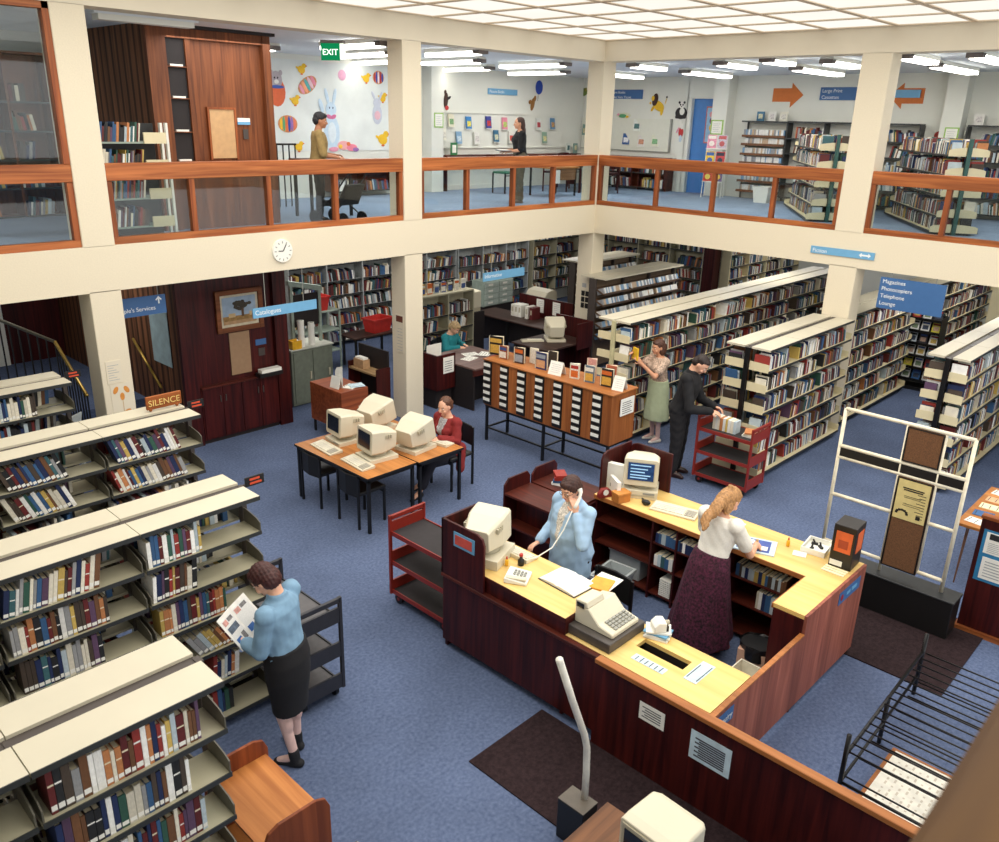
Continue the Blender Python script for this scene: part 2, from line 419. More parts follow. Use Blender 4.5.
LB = [(.68, -.1, 1.75, -.1), (.78, -1.86, 2.0, -1.86), (-.0+.4, -2.92, 1.3, -2.92), (2.7, .05, 4.5, .05), (2.43, -2.45, 4.4, -2.45), (.42, -5.05, 1.68, -5.05), (2.36, -4.86, 4.4, -4.86), (1.0, -3.66, 2.22, -3.66), (.6, -5.95, 2.0, -5.95), (2.8, 2.2, 4.3, 2.2)]
nB = ['right of the corner column', 'above the panda cut-out', 'left of the right-hand column, near the well', 'above the blue door', 'above the orange arrow pointing right', 'right of the right-hand column', 'above the red dot on the wall', 'half hidden behind the right-hand column', 'at the far right edge', 'above the lion cut-out']
for a, n in zip(LB, nB): fitting(*a, 'white fluorescent ceiling light over the side gallery, ' + n)
t = thing('ceiling_light', 'long pale fluorescent fitting above the wooden tower, unlit grey', 'ceiling light', (-8.1, .6, 5.6), world=True)
MB().box(-8.75, -7.5, .5, .72, 5.70, 5.76).build('housing', CEILW, t); MB().box(-8.7, -7.55, .52, .70, 5.64, 5.70).build('diffuser', WHITE, t)

# ---------------------------------------------------------------- camera and light
cam = bpy.data.cameras.new('camera'); co = bpy.data.objects.new('camera', cam); C.objects.link(co)
r = Vector((0.692874, -0.720617, 0.025221)); u = Vector((0.229053, 0.253131, 0.939925)); f = Vector((0.683711, 0.645473, -0.340448))
M = Matrix((( r.x, u.x, -f.x), (r.y, u.y, -f.y), (r.z, u.z, -f.z))).to_4x4()
co.matrix_world = Matrix.Translation(Vector((-13.0268, -9.9415, 4.6899))) @ M
cam.sensor_width = 36; cam.lens = 30.03; cam.clip_start = .02
cam.dof.use_dof = True; cam.dof.focus_distance = 9.0; cam.dof.aperture_fstop = 4.5
bpy.context.scene.camera = co

w = bpy.data.worlds.new('world'); bpy.context.scene.world = w; w.use_nodes = True
w.node_tree.nodes['Background'].inputs['Color'].default_value = (1, .96, .9, 1); w.node_tree.nodes['Background'].inputs['Strength'].default_value = .16

def area(name, loc, sx, sy, power, col=(1, .96, .88), rot=(0, 0, 0)):
    l = bpy.data.lights.new(name, 'AREA'); l.shape = 'RECTANGLE'; l.size = sx; l.size_y = sy; l.energy = power; l.color = col
    o = bpy.data.objects.new(name, l); C.objects.link(o); o.location = loc; o.rotation_euler = rot
    return o
area('well daylight', (-6.5, -5.5, 5.95), 10, 9, 560, (1, .965, .90))
for x, y in ((-5, 2.6), (-1.5, 2.6), (2.3, 2.6), (2.5, -2), (6.8, -1.6), (2.2, -6), (6, -6), (-8.6, 3.5)):
    area('ground floor fluorescent', (x, y, 2.76), 1.6, 1.6, 40 if x > -8 else 22, (1, .97, .92))
for x, y in ((-6.5, .9), (-2.5, 2.6), (2.2, 2.6), (2.6, -2), (2.6, -6), (-11.5, 3)):
    area('gallery fluorescent', (x, y, 5.62), 1.8, 1.8, 42, (1, .98, .94))
area('front window daylight', (-7, -13.2, 4.6), 14, 2.2, 220, (.96, .98, 1), (PI/2, 0, 0))
area('front ground fill light', (-5, -13.2, 1.5), 16, 2.2, 200, (.96, .98, 1), (PI/2, 0, 0))  # unseen fill light added low at the front to brighten the counter wing
sc = bpy.context.scene
sc.view_settings.view_transform = 'Standard'; sc.view_settings.look = 'None'; sc.view_settings.exposure = 0.09
sc.cycles.max_bounces = 6; sc.cycles.diffuse_bounces = 3; sc.cycles.glossy_bounces = 3; sc.cycles.transparent_max_bounces = 12
sc.cycles.sample_clamp_indirect = 6.0; sc.cycles.caustics_reflective = False; sc.cycles.caustics_refractive = False
# ================================================================ books and bookcases
BCOL = [((96, 30, 30), 'dark red'), ((30, 44, 84), 'navy blue'), ((224, 216, 196), 'cream'), ((32, 32, 34), 'black'), ((54, 92, 134), 'mid blue'),
        ((112, 74, 46), 'brown'), ((196, 166, 88), 'ochre yellow'), ((46, 84, 70), 'dark green'), ((150, 150, 150), 'grey'), ((150, 52, 44), 'bright red'),
        ((186, 200, 206), 'pale blue'), ((92, 66, 92), 'plum'), ((190, 124, 76), 'orange'), ((70, 58, 48), 'dark brown'), ((240, 238, 232), 'white'), ((58, 98, 104), 'teal')]
BM = [mat('cloth ' + n, c, .6, var=.14, scale=9, vary_obj=.18) for c, n in BCOL]
PAGES = mat('book pages', (226, 214, 184), .9, var=.06, scale=90)
LABEL = mat('spine label', (238, 236, 228), .7, var=.02)
WT = [9, 9, 12, 9, 9, 8, 5, 6, 7, 5, 7, 4, 4, 8, 9, 4]

def book_mesh(i):
    b = MB()
    b.box(0, 1, 0, .04, 0, 1, 0); b.box(0, .08, .04, 1, 0, 1, 0); b.box(.92, 1, .04, 1, 0, 1, 0)
    b.box(.08, .92, .04, .97, .015, .97, 1)
    b.box(.06, .94, -.006, 0, .07, .19, 2)
    if i % 3 == 0: b.box(.04, .96, -.004, 0, .62, .66, 2 if i % 2 else 1)
    o = b.build('book', [BM[i], PAGES, LABEL]); me = o.data
    C.objects.unlink(o); bpy.data.objects.remove(o)
    return me
BMESH = [book_mesh(i) for i in range(len(BM))]
ORD = ['zeroth', 'first', 'second', 'third', 'fourth', 'fifth', 'sixth', 'seventh', 'eighth', 'ninth', 'tenth', 'eleventh', 'twelfth', 'thirteenth', 'fourteenth', 'fifteenth', 'sixteenth', 'seventeenth', 'eighteenth', 'nineteenth', 'twentieth']
ORD += ['twenty-' + o for o in ORD[1:10]] + ['thirtieth'] + ['thirty-' + o for o in ORD[1:10]] + ['fortieth'] + ['forty-' + o for o in ORD[1:10]] + ['fiftieth'] + ['fifty-' + o for o in ORD[1:10]]

def fill(a, b_, zmax, seed, lean_at=None, thick=(.017, .040), hr=(.68, .97), skip=None):
    """positions of books from a to b_: (start, thickness, height, depth, colour, lean)"""
    r = random.Random(seed); x = a; out = []; run = 0; ci = r.choices(range(16), WT)[0]
    while x < b_:
        t = r.uniform(*thick)
        if x + t > b_: break
        if r.random() < .93: ci = r.choices(range(16), WT)[0]
        h = zmax*r.uniform(*hr)
        lean = 0
        if lean_at and lean_at[0] <= x <= lean_at[1]: lean = lean_at[2]
        out.append((x, t, h, r.uniform(.14, .2), ci, lean))
        x += t/math.cos(lean) + .0025
    return out

STUFF = MB()        # the thousands of books beyond the nearest three hundred
def stuff_row(a, b_, face, side, z, zmax, seed, axis='x', gaps=(), lean=0, thick=(.016, .042), M=None, hr=(.6, .92)):
    """axis x: spines at y=face, looking towards side*-1 ... side=+1 means the depth grows to +y"""
    for x, t, h, d, ci, l in fill(a, b_, zmax, seed, (a, b_, lean) if lean else None, thick, hr):
        if any(g0 < x < g1 for g0, g1 in gaps): continue
        Mx = Matrix.Translation((x, 0, z)) @ (Matrix.Rotation(l, 4, 'Y') if axis == 'x' else Matrix.Rotation(-l, 4, 'X'))
        if axis == 'x': Mx = Matrix.Translation((x, face, z)) @ Matrix.Rotation(l, 4, 'Y'); args = (0, t, 0, side*d, 0, h)
        else: Mx = Matrix.Translation((face, x, z)) @ Matrix.Rotation(-l, 4, 'X'); args = (0, side*d, 0, t, 0, h)
        if M is not None: Mx = M @ Mx
        STUFF.box(*args, ci, Mx)

def row_books(case, shelf_word, segs, yf, z, zmax, seed):
    """individual books, counted from the aisle (+x) end; spines at y=yf facing -y"""
    allb = []
    for k, (a, b_, lean) in enumerate(segs):
        allb += fill(a, b_, zmax, seed*31+k, (a, b_, lean) if lean else None)
    allb.sort(key=lambda q: -q[0])
    for n, (x, t, h, d, ci, l) in enumerate(allb):
        o = bpy.data.objects.new('book', BMESH[ci]); C.objects.link(o)
        o.scale = (t, d, h); o.rotation_euler = (0, l, 0)
        o.location = (x + (zmax*math.sin(-l)*.8 if l < 0 else t*math.sin(l)*math.tan(l)), yf, z + .001 + (t*math.sin(l) if l > 0 else 0))
        tag(o, '%s book, %s from the aisle end, %s shelf of the %s' % (BCOL[ci][1], ORD[n+1], shelf_word, case), 'book', 'books on the %s shelf of the %s' % (shelf_word, case))
    return len(allb)

def bookcase(name, label, joints, yc, half, levels, ztop=1.9, sides=(-1, 1), shelf_m=SHELFM, top_m=SHELFT, post_m=DARKM, brack_m=BRACK, group=None, axis='x', loc=None, rotz=0, gap=.045, bheight=.12, tops=True, brackets='all', bottom_deep=.04, bsq=.62):
    """run of two-sided steel shelving along local x"""
    x0, x1 = joints[0], joints[-1]
    t = thing('bookcase', label, 'bookcase', loc or ((x0+x1)/2, yc, 0), rotz, group, world=loc is None)
    MB().box(x0+.02, x1-.02, yc-half*.75, yc+half*.75, 0, .05).build('base', BLACK, t)
    for j in joints:
        MB().box(j-.02, j+.02, yc-.03, yc+.03, 0, ztop-.015).build('upright', post_m, t)
    if tops:
        MB().box(x0, x1, yc-gap, yc+gap, ztop-.035, ztop-.02).build('centre_strip', DARKM, t)
    for a, b_ in zip(joints[:-1], joints[1:]):
        for s in sides:
            y0, y1 = yc + s*.04, yc + s*half
            if tops: MB().box(a+.003, b_-.003, yc+s*gap, y1, ztop-.028, ztop, 0).box(a+.003, b_-.003, y1, y1+s*.006, ztop-.034, ztop, 1).build('top_board', [top_m, LIP], t)
            for i, z in enumerate(levels):
                yy = y1 + (s*bottom_deep if i == len(levels)-1 else 0)
                sh = MB().box(a+.01, b_-.01, y0, yy, z-.022, z, 0).box(a+.01, b_-.01, yy, yy+s*.008, z-.026, z+.004, 1).build('shelf', [shelf_m, LIP], t)
                for e, xe in ((0, a+.012), (1, b_-.02)):
                    if brackets == 'ends' and not ((e == 0 and a == x0) or (e == 1 and b_ == x1)): continue
                    poly = [(y0, z-.02), (yy, z-.02), (yy, z+bheight*bsq), (yy-s*.05, z+bheight*(bsq*.5+.5)), (y0+s*.05, z+bheight), (y0, z+bheight)]
                    MB().prism(poly, 'x', xe, xe+.008).build('bracket', brack_m, sh)
    return t

LV = (1.6, 1.31, 1.01, .71, .41, .10)
c4 = 'nearest bookcase'; c3 = 'bookcase beside reading woman'; c2 = 'bookcase under SILENCE sign'; c1 = 'bookcase beside stair rail'
bookcase('bookcase', 'cream topped steel bookcase closest to the viewer, half-empty at its aisle end', [-14.2, -13.25, -12.30, -11.36], -6.155, .285, LV)
bookcase('bookcase', 'long cream topped bookcase where the woman in blue denim stands reading', [-13.8, -12.86, -11.92, -10.97, -10.03], -4.295, .285, LV)
bookcase('bookcase', 'cream topped bookcase carrying the wooden SILENCE sign', [-13.2, -12.25, -11.33, -10.40, -9.46], -2.265, .285, LV)
bookcase('bookcase', 'cream topped bookcase beside the black stair rail, furthest of the four on the left', [-13.7, -12.75, -11.82, -10.9, -9.97], -.41, .275, LV)
nb = 0
Y4 = -6.155-.26
nb += row_books(c4, 'top', [(-12.24, -11.50, 0)], Y4, 1.6, .27, 41)
nb += row_books(c4, 'second', [(-12.24, -11.58, 0)], Y4, 1.31, .27, 47)
nb += row_books(c4, 'third', [(-12.24, -11.50, 0)], Y4, 1.01, .27, 43)
Y3 = -4.295-.26
nb += row_books(c3, 'top', [(-10.93, -10.5, 0), (-11.88, -11.26, .18)], Y3, 1.6, .27, 31)
nb += row_books(c3, 'second', [(-10.93, -10.56, .08), (-11.86, -11.22, 0)], Y3, 1.31, .27, 32)
nb += row_books(c3, 'third', [(-10.90, -10.36, 0), (-11.84, -11.3, 0)], Y3, 1.01, .27, 33)
nb += row_books(c3, 'fourth', [(-10.72, -10.38, -.5)], Y3, .71, .24, 34)
nb += row_books(c3, 'fifth', [(-10.55, -10.3, .1)], Y3, .41, .25, 35)
Y2 = -2.265-.26
nb += row_books(c2, 'top', [(-10.35, -9.74, -.32), (-11.28, -10.78, -.34)], Y2, 1.6, .27, 21)
nb += row_books(c2, 'second', [(-10.36, -9.68, -.3), (-11.28, -10.76, -.36)], Y2, 1.31, .27, 22)
Y1 = -.41-.25
nb += row_books(c1, 'top', [(-10.75, -10.33, 0)], Y1, 1.6, .27, 12)
print('individual books', nb)
# what is seen of the rest of these four cases: backs of the rows behind, low shelves, hidden bays
for yc, j, nm in ((-6.155, [-14.2, -13.25, -12.30, -11.36], 4), (-4.295, [-12.86, -11.92, -10.97, -10.03], 3), (-2.265, [-12.25, -11.33, -10.40, -9.46], 2), (-.41, [-12.75, -11.82, -10.9, -9.97], 1)):
    for li, z in enumerate(LV):
        for bi in range(3):
            a, b_ = j[bi]+.03, j[bi+1]-.03
            stuff_row(a, b_-rnd.uniform(.0, .25), yc+.25, -1, z, .26, rnd.random(), lean=rnd.choice((0, 0, .1)))
            done = (nm == 4 and li < 3 and bi == 2) or (nm == 3 and ((li < 3 and bi in (1, 2)) or (li in (3, 4) and bi == 2))) or (nm == 2 and li < 2 and bi in (1, 2)) or (nm == 1 and li == 0 and bi == 2)
            if not done: stuff_row(a, b_-rnd.uniform(.1, .4), yc-.25, 1, z, .26, rnd.random(), lean=rnd.choice((0, -.2, .1)))
# shelf-end guide signs
ORG = mat('orange label lettering', (206, 74, 40), .6)
def end_sign(x, y, z, label, rot=0):
    t = thing('shelf_sign', label, 'sign', (x, y, z), rot)
    MB().box(0, .17, -.006, .006, -.02, .06).build('plate', BLACK, t)
    MB().box(.04, .13, -.008, -.006, .028, .046).build('mark', ORG, t); MB().box(.04, .145, -.008, -.006, -.006, .012).build('mark', ORG, t)
    MB().box(-.05, .0, -.004, .004, -.01, .01).build('bracket', DARKM, t)
end_sign(-9.98, -4.27, 1.87, 'small black range sign sticking out beyond the bookcase beside the reading woman')
end_sign(-9.42, -2.2, 1.87, 'small black range sign at the end of the bookcase under the SILENCE sign')
end_sign(-9.93, -.36, 1.87, 'small black range sign at the end of the bookcase beside the stair rail')
t = thing('silence_sign', 'wooden sign with carved gilt word SILENCE standing on a bookcase top', 'sign', (-9.63, -2.16, 1.9))
SGN = wood('sign oak', (126, 66, 26), (166, 92, 40), 'x', .4)
MB().box(-.19, .17, -.012, .012, .02, .155).build('plaque', SGN, t, .006)
lettering('SILENCE', .088, mat('gilt', (226, 196, 120), .4, .3), t, (-.01, -.014, .055), FACE_Y, 'CENTER')
for x in (-.15, .12): MB().ell((x, 0, .02), (.018, .02, .02)).build('foot', SGN, t, smooth=True)

# fiction aisles on the right
def joints(a, b_, n): return [a+(b_-a)*i/n for i in range(n+1)]
KW = dict(shelf_m=SHELFC, brack_m=SHELFC, bheight=.1, brackets='ends', bsq=.9)
bookcase('bookcase', 'very long cream bookcase beside the woman in the pale green skirt', joints(-2.93, 4.6, 8), -2.725, .295, LV, post_m=mat('stone post', (196, 190, 150), .5), gap=.02, **KW)
bookcase('bookcase', 'short cream bookcase with dark posts behind the man in black', joints(-2.78, -.02, 3), -4.85, .325, LV, post_m=BLACKM, gap=.05, **KW)
bookcase('bookcase', 'cream bookcase beyond the right-hand column, beside the blue aisle', joints(.42, 3.4, 3), -4.72, .30, LV, gap=.02, **KW)
bookcase('bookcase', 'cream bookcase with dark posts behind the white tubular gate, at the right edge', joints(-1.24, 3.6, 5), -6.915, .265, LV, post_m=BLACKM, gap=.05, **KW)
for j, yc, half, sd in ((joints(-2.93, 4.6, 8), -2.725, .295, (-1,)), (joints(-2.78, -.02, 3), -4.85, .325, (-1, 1)), (joints(.42, 3.4, 3), -4.72, .30, (-1, 1)), (joints(-1.24, 3.6, 5), -6.915, .265, (-1, 1))):
    for a, b_ in zip(j[:-1], j[1:]):
        for z in LV:
            for s in sd:
                g = rnd.uniform(.02, .3); lean = rnd.choice((0, 0, 0, -.16, .12))
                stuff_row(a+.03, b_-g, yc+s*(half-.03), -s, z, .245, rnd.random(), lean=lean, thick=(.014, .036))
# far shelving: on the right wall, in the back corner, along the aisle behind the hanging sign
def wallcase(label, u0, u1, n, face, depth, levels, ztop, axis, side, mm=SHELFM, dens=.15, end=MAHOG, bk=True):
    """one-sided case; axis x: runs along x with its front at y=face, body towards side"""
    t = thing('bookcase', label, 'bookcase', ((u0+u1)/2, face+side*depth/2, 0) if axis == 'x' else (face+side*depth/2, (u0+u1)/2, 0), world=True)
    def bx(mb, a, b_, d0, d1, z0, z1, m=0):
        return mb.box(a, b_, face+side*d0, face+side*d1, z0, z1, m) if axis == 'x' else mb.box(face+side*d0, face+side*d1, a, b_, z0, z1, m)
    js = joints(u0, u1, n)
    if bk: bx(MB(), u0, u1, depth-.012, depth, levels[-1], ztop).build('back_panel', mm, t)
    for e in js: bx(MB(), e-.015, e+.015, 0, depth-.012, 0 if levels[-1] < 1 else levels[-1], ztop).build('upright', mm, t)
    bx(MB(), u0, u1, -.01, depth, ztop, ztop+.03).build('top_board', mm, t)
    for a, b_ in zip(js[:-1], js[1:]):
        for z in levels:
            bx(bx(MB(), a+.015, b_-.015, .0, depth-.012, z-.02, z), a+.015, b_-.015, -.006, 0, z-.024, z+.002, 1).build('shelf', [mm, LIP], t)
            stuff_row(a+.03, b_-rnd.uniform(.02, dens*2), face+side*.03, side, z, .26, rnd.random(), axis, lean=rnd.choice((0, 0, .15, -.15)))
    return t
wallcase('tall bookcase of bright books along the back right wall behind the tape racks', .72, 4.6, 4, 5.42, .26, (2.05, 1.73, 1.35, 1.05, .73, .4, .1), 2.36, 'y', 1)
wallcase('far cream bookcase running along the back wall beyond the dark wood end panel', 5.75, 9.6, 4, .14, .26, (2.0, 1.7, 1.4, 1.1, .8, .5, .15), 2.3, 'x', 1, SHELFC)
slab('trim_5', [(5.40, 5.72, .40, .70, 0, 2.8)], MAHOG)
wallcase('cream bookcase along the aisle seen past the hanging blue sign', 4.6, 9.2, 5, -6.2, .3, LV, 1.95, 'x', 1, SHELFC)
bookcase('bookcase', 'cream bookcase far down the aisle behind the right-hand column', joints(4.5, 8.5, 5), -4.72, .3, LV, gap=.02, **KW)
for a, b_ in zip(joints(4.5, 8.5, 5)[:-1], joints(4.5, 8.5, 5)[1:]):
    for z in LV: stuff_row(a+.03, b_-.15, -4.99, 1, z, .245, rnd.random(), lean=rnd.choice((0, .12)))
wallcase('bookcase in the far corner seen left of the corner column', -.25+3.7, 5.3, 2, 4.55, .26, (2.05, 1.73, 1.35, 1.05, .73, .4), 2.4, 'x', 1)
t = thing('magazine_display', 'dark tiered stand of face-out magazines at the end of the aisle under the blue sign', 'display stand', (3.75, -5.03, 0), world=True)
MB().box(3.95, 3.98, -5.42, -4.66, .1, 1.42).build('back_panel', BLACK, t)
for k in range(6): MB().box(3.62, 3.95, -5.42, -4.66, .16+.235*k, .175+.235*k).box(3.60, 3.62, -5.42, -4.66, .16+.235*k, .21+.235*k).build('shelf', BLACKM, t)
for y in (-5.43, -4.66): MB().box(3.6, 3.98, y, y+.012, .05, 1.42).build('end_panel', BLACK, t)
MB().box(3.55, 4.0, -5.4, -4.68, 0, .06).build('base', BLACK, t)
MC = [('white', (226, 226, 222)), ('blue', (60, 110, 170)), ('pale grey', (186, 196, 204)), ('yellow', (206, 196, 60)), ('red', (176, 60, 56)), ('dark', (50, 50, 58))]
for k in range(6):
    for j in range(4):
        n, c_ = MC[(0, 1, 0, 2, 4, 0, 3, 0, 2, 0, 0, 1, 0, 5, 2, 0, 3, 0, 0, 2, 5, 0, 4, 0)[k*4+j]]; M = Matrix.Rotation(.25, 4, 'Y')
        o = MB().box(0, .004, -.075, .075, 0, .2, 0, M).box(-.001, 0, -.05, .05, .05, .13, 1, M).box(-.001, 0, -.06, .06, .155, .185, 2, M).build('magazine', [mat('mag ' + n, c_, .4, var=.1), mat('mag art %d' % ((k+j) % 4), ((180, 150, 130), (60, 70, 90), (120, 140, 110), (200, 170, 90))[(k+j) % 4], .4, var=.4, scale=40), mat('mag head %d' % (j % 3), ((160, 50, 50), (50, 80, 150), (40, 40, 44))[j % 3], .4)])
        o.location = (3.66, -5.33+.188*j, .178+.235*k)
        tag(o, '%s magazine on the dark tiered stand, %s shelf up, %s from its right side' % (n, ORD[k+1], ORD[j+1]), 'magazine', 'magazines on the dark tiered stand')
# cassette racks between the corner column and the long bookcase
CASS = [mat('cassette spine white', (232, 232, 228), .5, vary_obj=.1), mat('cassette spine blue', (120, 156, 190), .5), mat('cassette spine tan', (196, 170, 140), .5), mat('cassette spine grey', (150, 152, 156), .5)]
def rack(label, x0, x1, yf):
    t = thing('cassette_rack', label, 'rack', ((x0+x1)/2, yf+.28, 0), world=True)
    MB().box(x0, x1, yf-.02, yf+.27, 1.87, 1.9).box(x0, x1, yf+.29, yf+.58, 1.87, 1.9).build('top_board', SHELFT, t)
    for x in joints(x0, x1, 3): MB().box(x-.02, x+.02, yf+.2, yf+.36, 0, 1.87).build('upright', DARKM, t)
    MB().box(x0, x1, yf+.27, yf+.29, .1, 1.87).build('back_panel', mat('umber panel', (112, 92, 72), .6), t)
    for z in (1.62, 1.4, 1.18, .96, .74):
        for a, b_ in zip(joints(x0, x1, 3)[:-1], joints(x0, x1, 3)[1:]):
            sh = MB().prism([(yf, z-.03), (yf+.02, z-.05), (yf+.27, z+.05), (yf+.27, z+.07), (yf+.02, z-.03), (yf, z)], 'x', a+.02, b_-.02).build('shelf', mat('umber shelf', (92, 70, 52), .5), t)
            mb = MB(); x = a+.05
            while x < b_-.06:
                w_ = rnd.uniform(.025, .07)
                M = Matrix.Translation((x, yf+.04, z-.015)) @ Matrix.Rotation(-.35, 4, 'X')
                mb.box(0, w_-.004, 0, .16, 0, .11, rnd.choice((0, 0, 0, 1, 1, 2, 3)), M); x += w_
            o = mb.build('cassettes', CASS, t); o['kind'] = 'stuff'
rack('cream topped cassette rack with slanting shelves right behind the long fiction bookcase', -.25, 2.46, -.53)
rack('cream topped cassette rack partly behind the corner column, further back', .95, 3.0, .95)
# ================================================================ issue counter
PUTTY = mat('putty computer plastic', (216, 208, 184), .5, var=.02, scale=3)
PUTTY2 = mat('putty plastic shade', (186, 178, 154), .5, var=.02, scale=3)
GREYPL = mat('grey plastic', (150, 150, 142), .5, var=.04)
SCREEN = mat('dark crt glass', (22, 26, 32), .12, var=.1)
SCREENB = mat('crt glow', (40, 66, 110), .2, var=.3, scale=30, emit=.25)
REDP = mat('red enamel', (140, 40, 28), .4, var=.06)
REDB = mat('red label', (206, 84, 72), .6)
GLOSSB = mat('black box board', (28, 24, 24), .4)
TOEK = mat('toe kick', (30, 22, 22), .7)

t = thing('issue_counter', 'dark wood staff counter with pale laminate tops around the phone and stamping staff', 'counter', (-7.2, -6.4, 0), world=True)
# front run
MB().box(-8.49, -8.46, -7.74, -5.0, .08, .77).build('facade_panel', MAHOG, t)
MB().box(-8.41, -8.38, -7.7, -5.04, 0, .09).build('toe_kick', TOEK, t)
MB().box(-8.46, -7.9, -5.03, -5.0, .0, .93).build('end_panel', MAHOG, t)
MB().box(-8.51, -8.455, -6.79, -4.99, .755, .79).build('ledge', MAHOGY, t, .004)
MB().box(-8.46, -8.44, -6.42, -5.0, .79, .915).build('riser_panel', MAHOG, t)
MB().box(-8.47, -7.86, -6.42, -5.0, .915, .952, 0).box(-8.475, -8.47, -6.42, -5.0, .912, .95, 1).box(-8.47, -7.86, -6.426, -6.42, .912, .95, 1).build('raised_worktop', [BEECH, MAHOGY], t)
MB().box(-8.44, -7.9, -6.42, -6.395, .0, .915).build('divider_panel', MAHOG, t)
MB().box(-8.455, -8.165, -7.74, -6.42, .755, .792).box(-8.165, -8.03, -6.905, -6.42, .755, .792).box(-8.165, -8.03, -7.74, -7.335, .755, .792).box(-8.03, -7.86, -7.74, -6.42, .755, .792).build('low_worktop', BEECH, t)
MB().box(-8.18, -8.02, -7.345, -6.895, .60, .615).box(-8.18, -8.165, -7.345, -6.895, .615, .756).box(-8.03, -8.015, -7.345, -6.895, .615, .756).build('card_slot', TOEK, t)
MB().box(-7.93, -7.91, -7.72, -5.03, .08, .75).build('inner_panel', MAHOG, t)
# right wing: full-height section, then the lower barrier with its oak cap
MB().box(-7.03, -5.80, -7.78, -7.755, .07, .95).box(-8.46, -7.03, -7.78, -7.755, .07, .775).build('wing_panel', WINGW_LIT, t)
MB().box(-8.46, -7.04, -7.785, -7.745, .775, .79).build('wing_cap', CATWY, t)
MB().box(-7.04, -7.02, -7.755, -7.49, 0, .915).build('wing_end_panel', MAHOG, t)
MB().prism([(-7.03, -7.755), (-5.80, -7.755), (-5.80, -5.12), (-6.41, -5.12), (-6.41, -7.48), (-7.03, -7.48)], 'z', .915, .952).build('rear_worktop', BEECH, t)
MB().box(-6.42, -6.405, -7.48, -5.12, .905, .95).box(-7.035, -6.41, -7.485, -7.47, .905, .95).build('worktop_edge', CATWY, t)
MB().box(-5.83, -5.80, -7.755, -5.12, .05, .915).build('rear_panel', MAHOG, t)
for z in (.66, .40, .08): MB().box(-6.38, -5.84, -7.45, -5.15, z-.018, z).build('shelf', MAHOGY, t)
for y in (-5.14, -5.86, -6.15, -6.75, -7.46): MB().box(-6.39, -5.84, y-.01, y+.01, 0, .915).build('partition_panel', MAHOG, t)
# box screens round the two terminals
def sheet(mb_pts, axis, a, b_, nm): MB().prism(mb_pts, axis, a, b_).build(nm, MAHOG, t, .004)
def rr(u0, u1, z0, z1, r=.09, left=True, right=True):
    p = [(u0, z0), (u1, z0)]
    p += [(u1, z1-r), (u1-r*.3, z1-r*.3), (u1-r, z1)] if right else [(u1, z1)]
    p += [(u0+r, z1), (u0+r*.3, z1-r*.3), (u0, z1-r)] if left else [(u0, z1)]
    return p
sheet(rr(-5.53, -4.99, .79, 1.34, left=True, right=False), 'x', -8.505, -8.48, 'screen_panel')
sheet(rr(-8.505, -8.0, .79, 1.34, left=False), 'y', -5.015, -4.99, 'screen_panel')
MB().box(-8.512, -8.506, -5.42, -5.16, 1.13, 1.27, 0).box(-8.516, -8.512, -5.39, -5.18, 1.155, 1.245, 1).build('sticker', [BLUEL, REDB], t)
sheet(rr(-5.66, -5.12, .95, 1.40, left=False), 'x', -5.81, -5.785, 'screen_panel')
sheet(rr(-6.32, -5.785, .95, 1.40, right=False), 'y', -5.13, -5.105, 'screen_panel')
# return shelves on the left
t = thing('return_shelf_unit', 'low dark wood returns shelf unit behind the woman on the phone', 'shelf unit', (-6.55, -4.7, 0), world=True)
for x0, x1, y0, y1 in ((-6.95, -6.53, -5.08, -4.31), (-6.50, -6.06, -5.08, -4.31)):
    MB().box(x0, x1, y0, y1, .83, .855).build('top_board', MAHOGY, t)
    for z in (.12, .48): MB().box(x0+.02, x1, y0, y1, z-.02, z).build('shelf', MAHOGY, t)
    MB().prism([(x0, 0), (x1, 0), (x1, .95), (x1-.05, 1.01), (x0+.07, 1.01), (x0, .94)], 'y', y1, y1+.022).build('end_panel', MAHOG, t, .003)
    MB().box(x0, x1, y0-.02, y0, 0, .83).build('end_panel', MAHOG, t)
    MB().box(x0+.2, x0+.22, y0, y1, 0, .83).build('divider_panel', MAHOG, t)
# front screen wall with notices
t = thing('counter_screen', 'long dark wood screen with orange wood cap carrying two typed notices', 'screen', (-8.52, -8.1, 0), world=True)
MB().box(-8.535, -8.50, -9.5, -6.80, .0, .775).build('panel', MAHOG, t)
MB().box(-8.56, -8.485, -9.5, -6.80, .775, .815).build('cap', CATWY, t, .004)
NOTE = print_mat('typed notice', (214, 226, 232), (60, 64, 74), 26, .1, 'yz')
def notice(name, label, y0, y1, z0, z1, x=-8.537, grp=None, head=None, m=PAPER, lines=5):
    b = MB().box(x-.003, x, y0, y1, z0, z1, 0)
    h = z1-z0
    for i in range(lines):
        zz = z1 - h*(.2 + .7*i/max(1, lines)); b.box(x-.0045, x-.003, y0+(y1-y0)*.14, y1-(y1-y0)*(.12+.1*(i % 2)), zz-.008*h/.16, zz, 1)
    return tag(b.build(name, [m, mat('print ink', (70, 72, 80), .8)]), label, 'notice', grp)
notice('notice', 'small pale notice taped to the dark counter screen, nearer the gate post', -7.44, -7.22, .50, .65)
notice('notice', 'larger pale blue notice on the dark counter screen, right of the small one', -7.98, -7.66, .42, .66, m=mat('pale blue paper', (196, 216, 226), .8), lines=9)
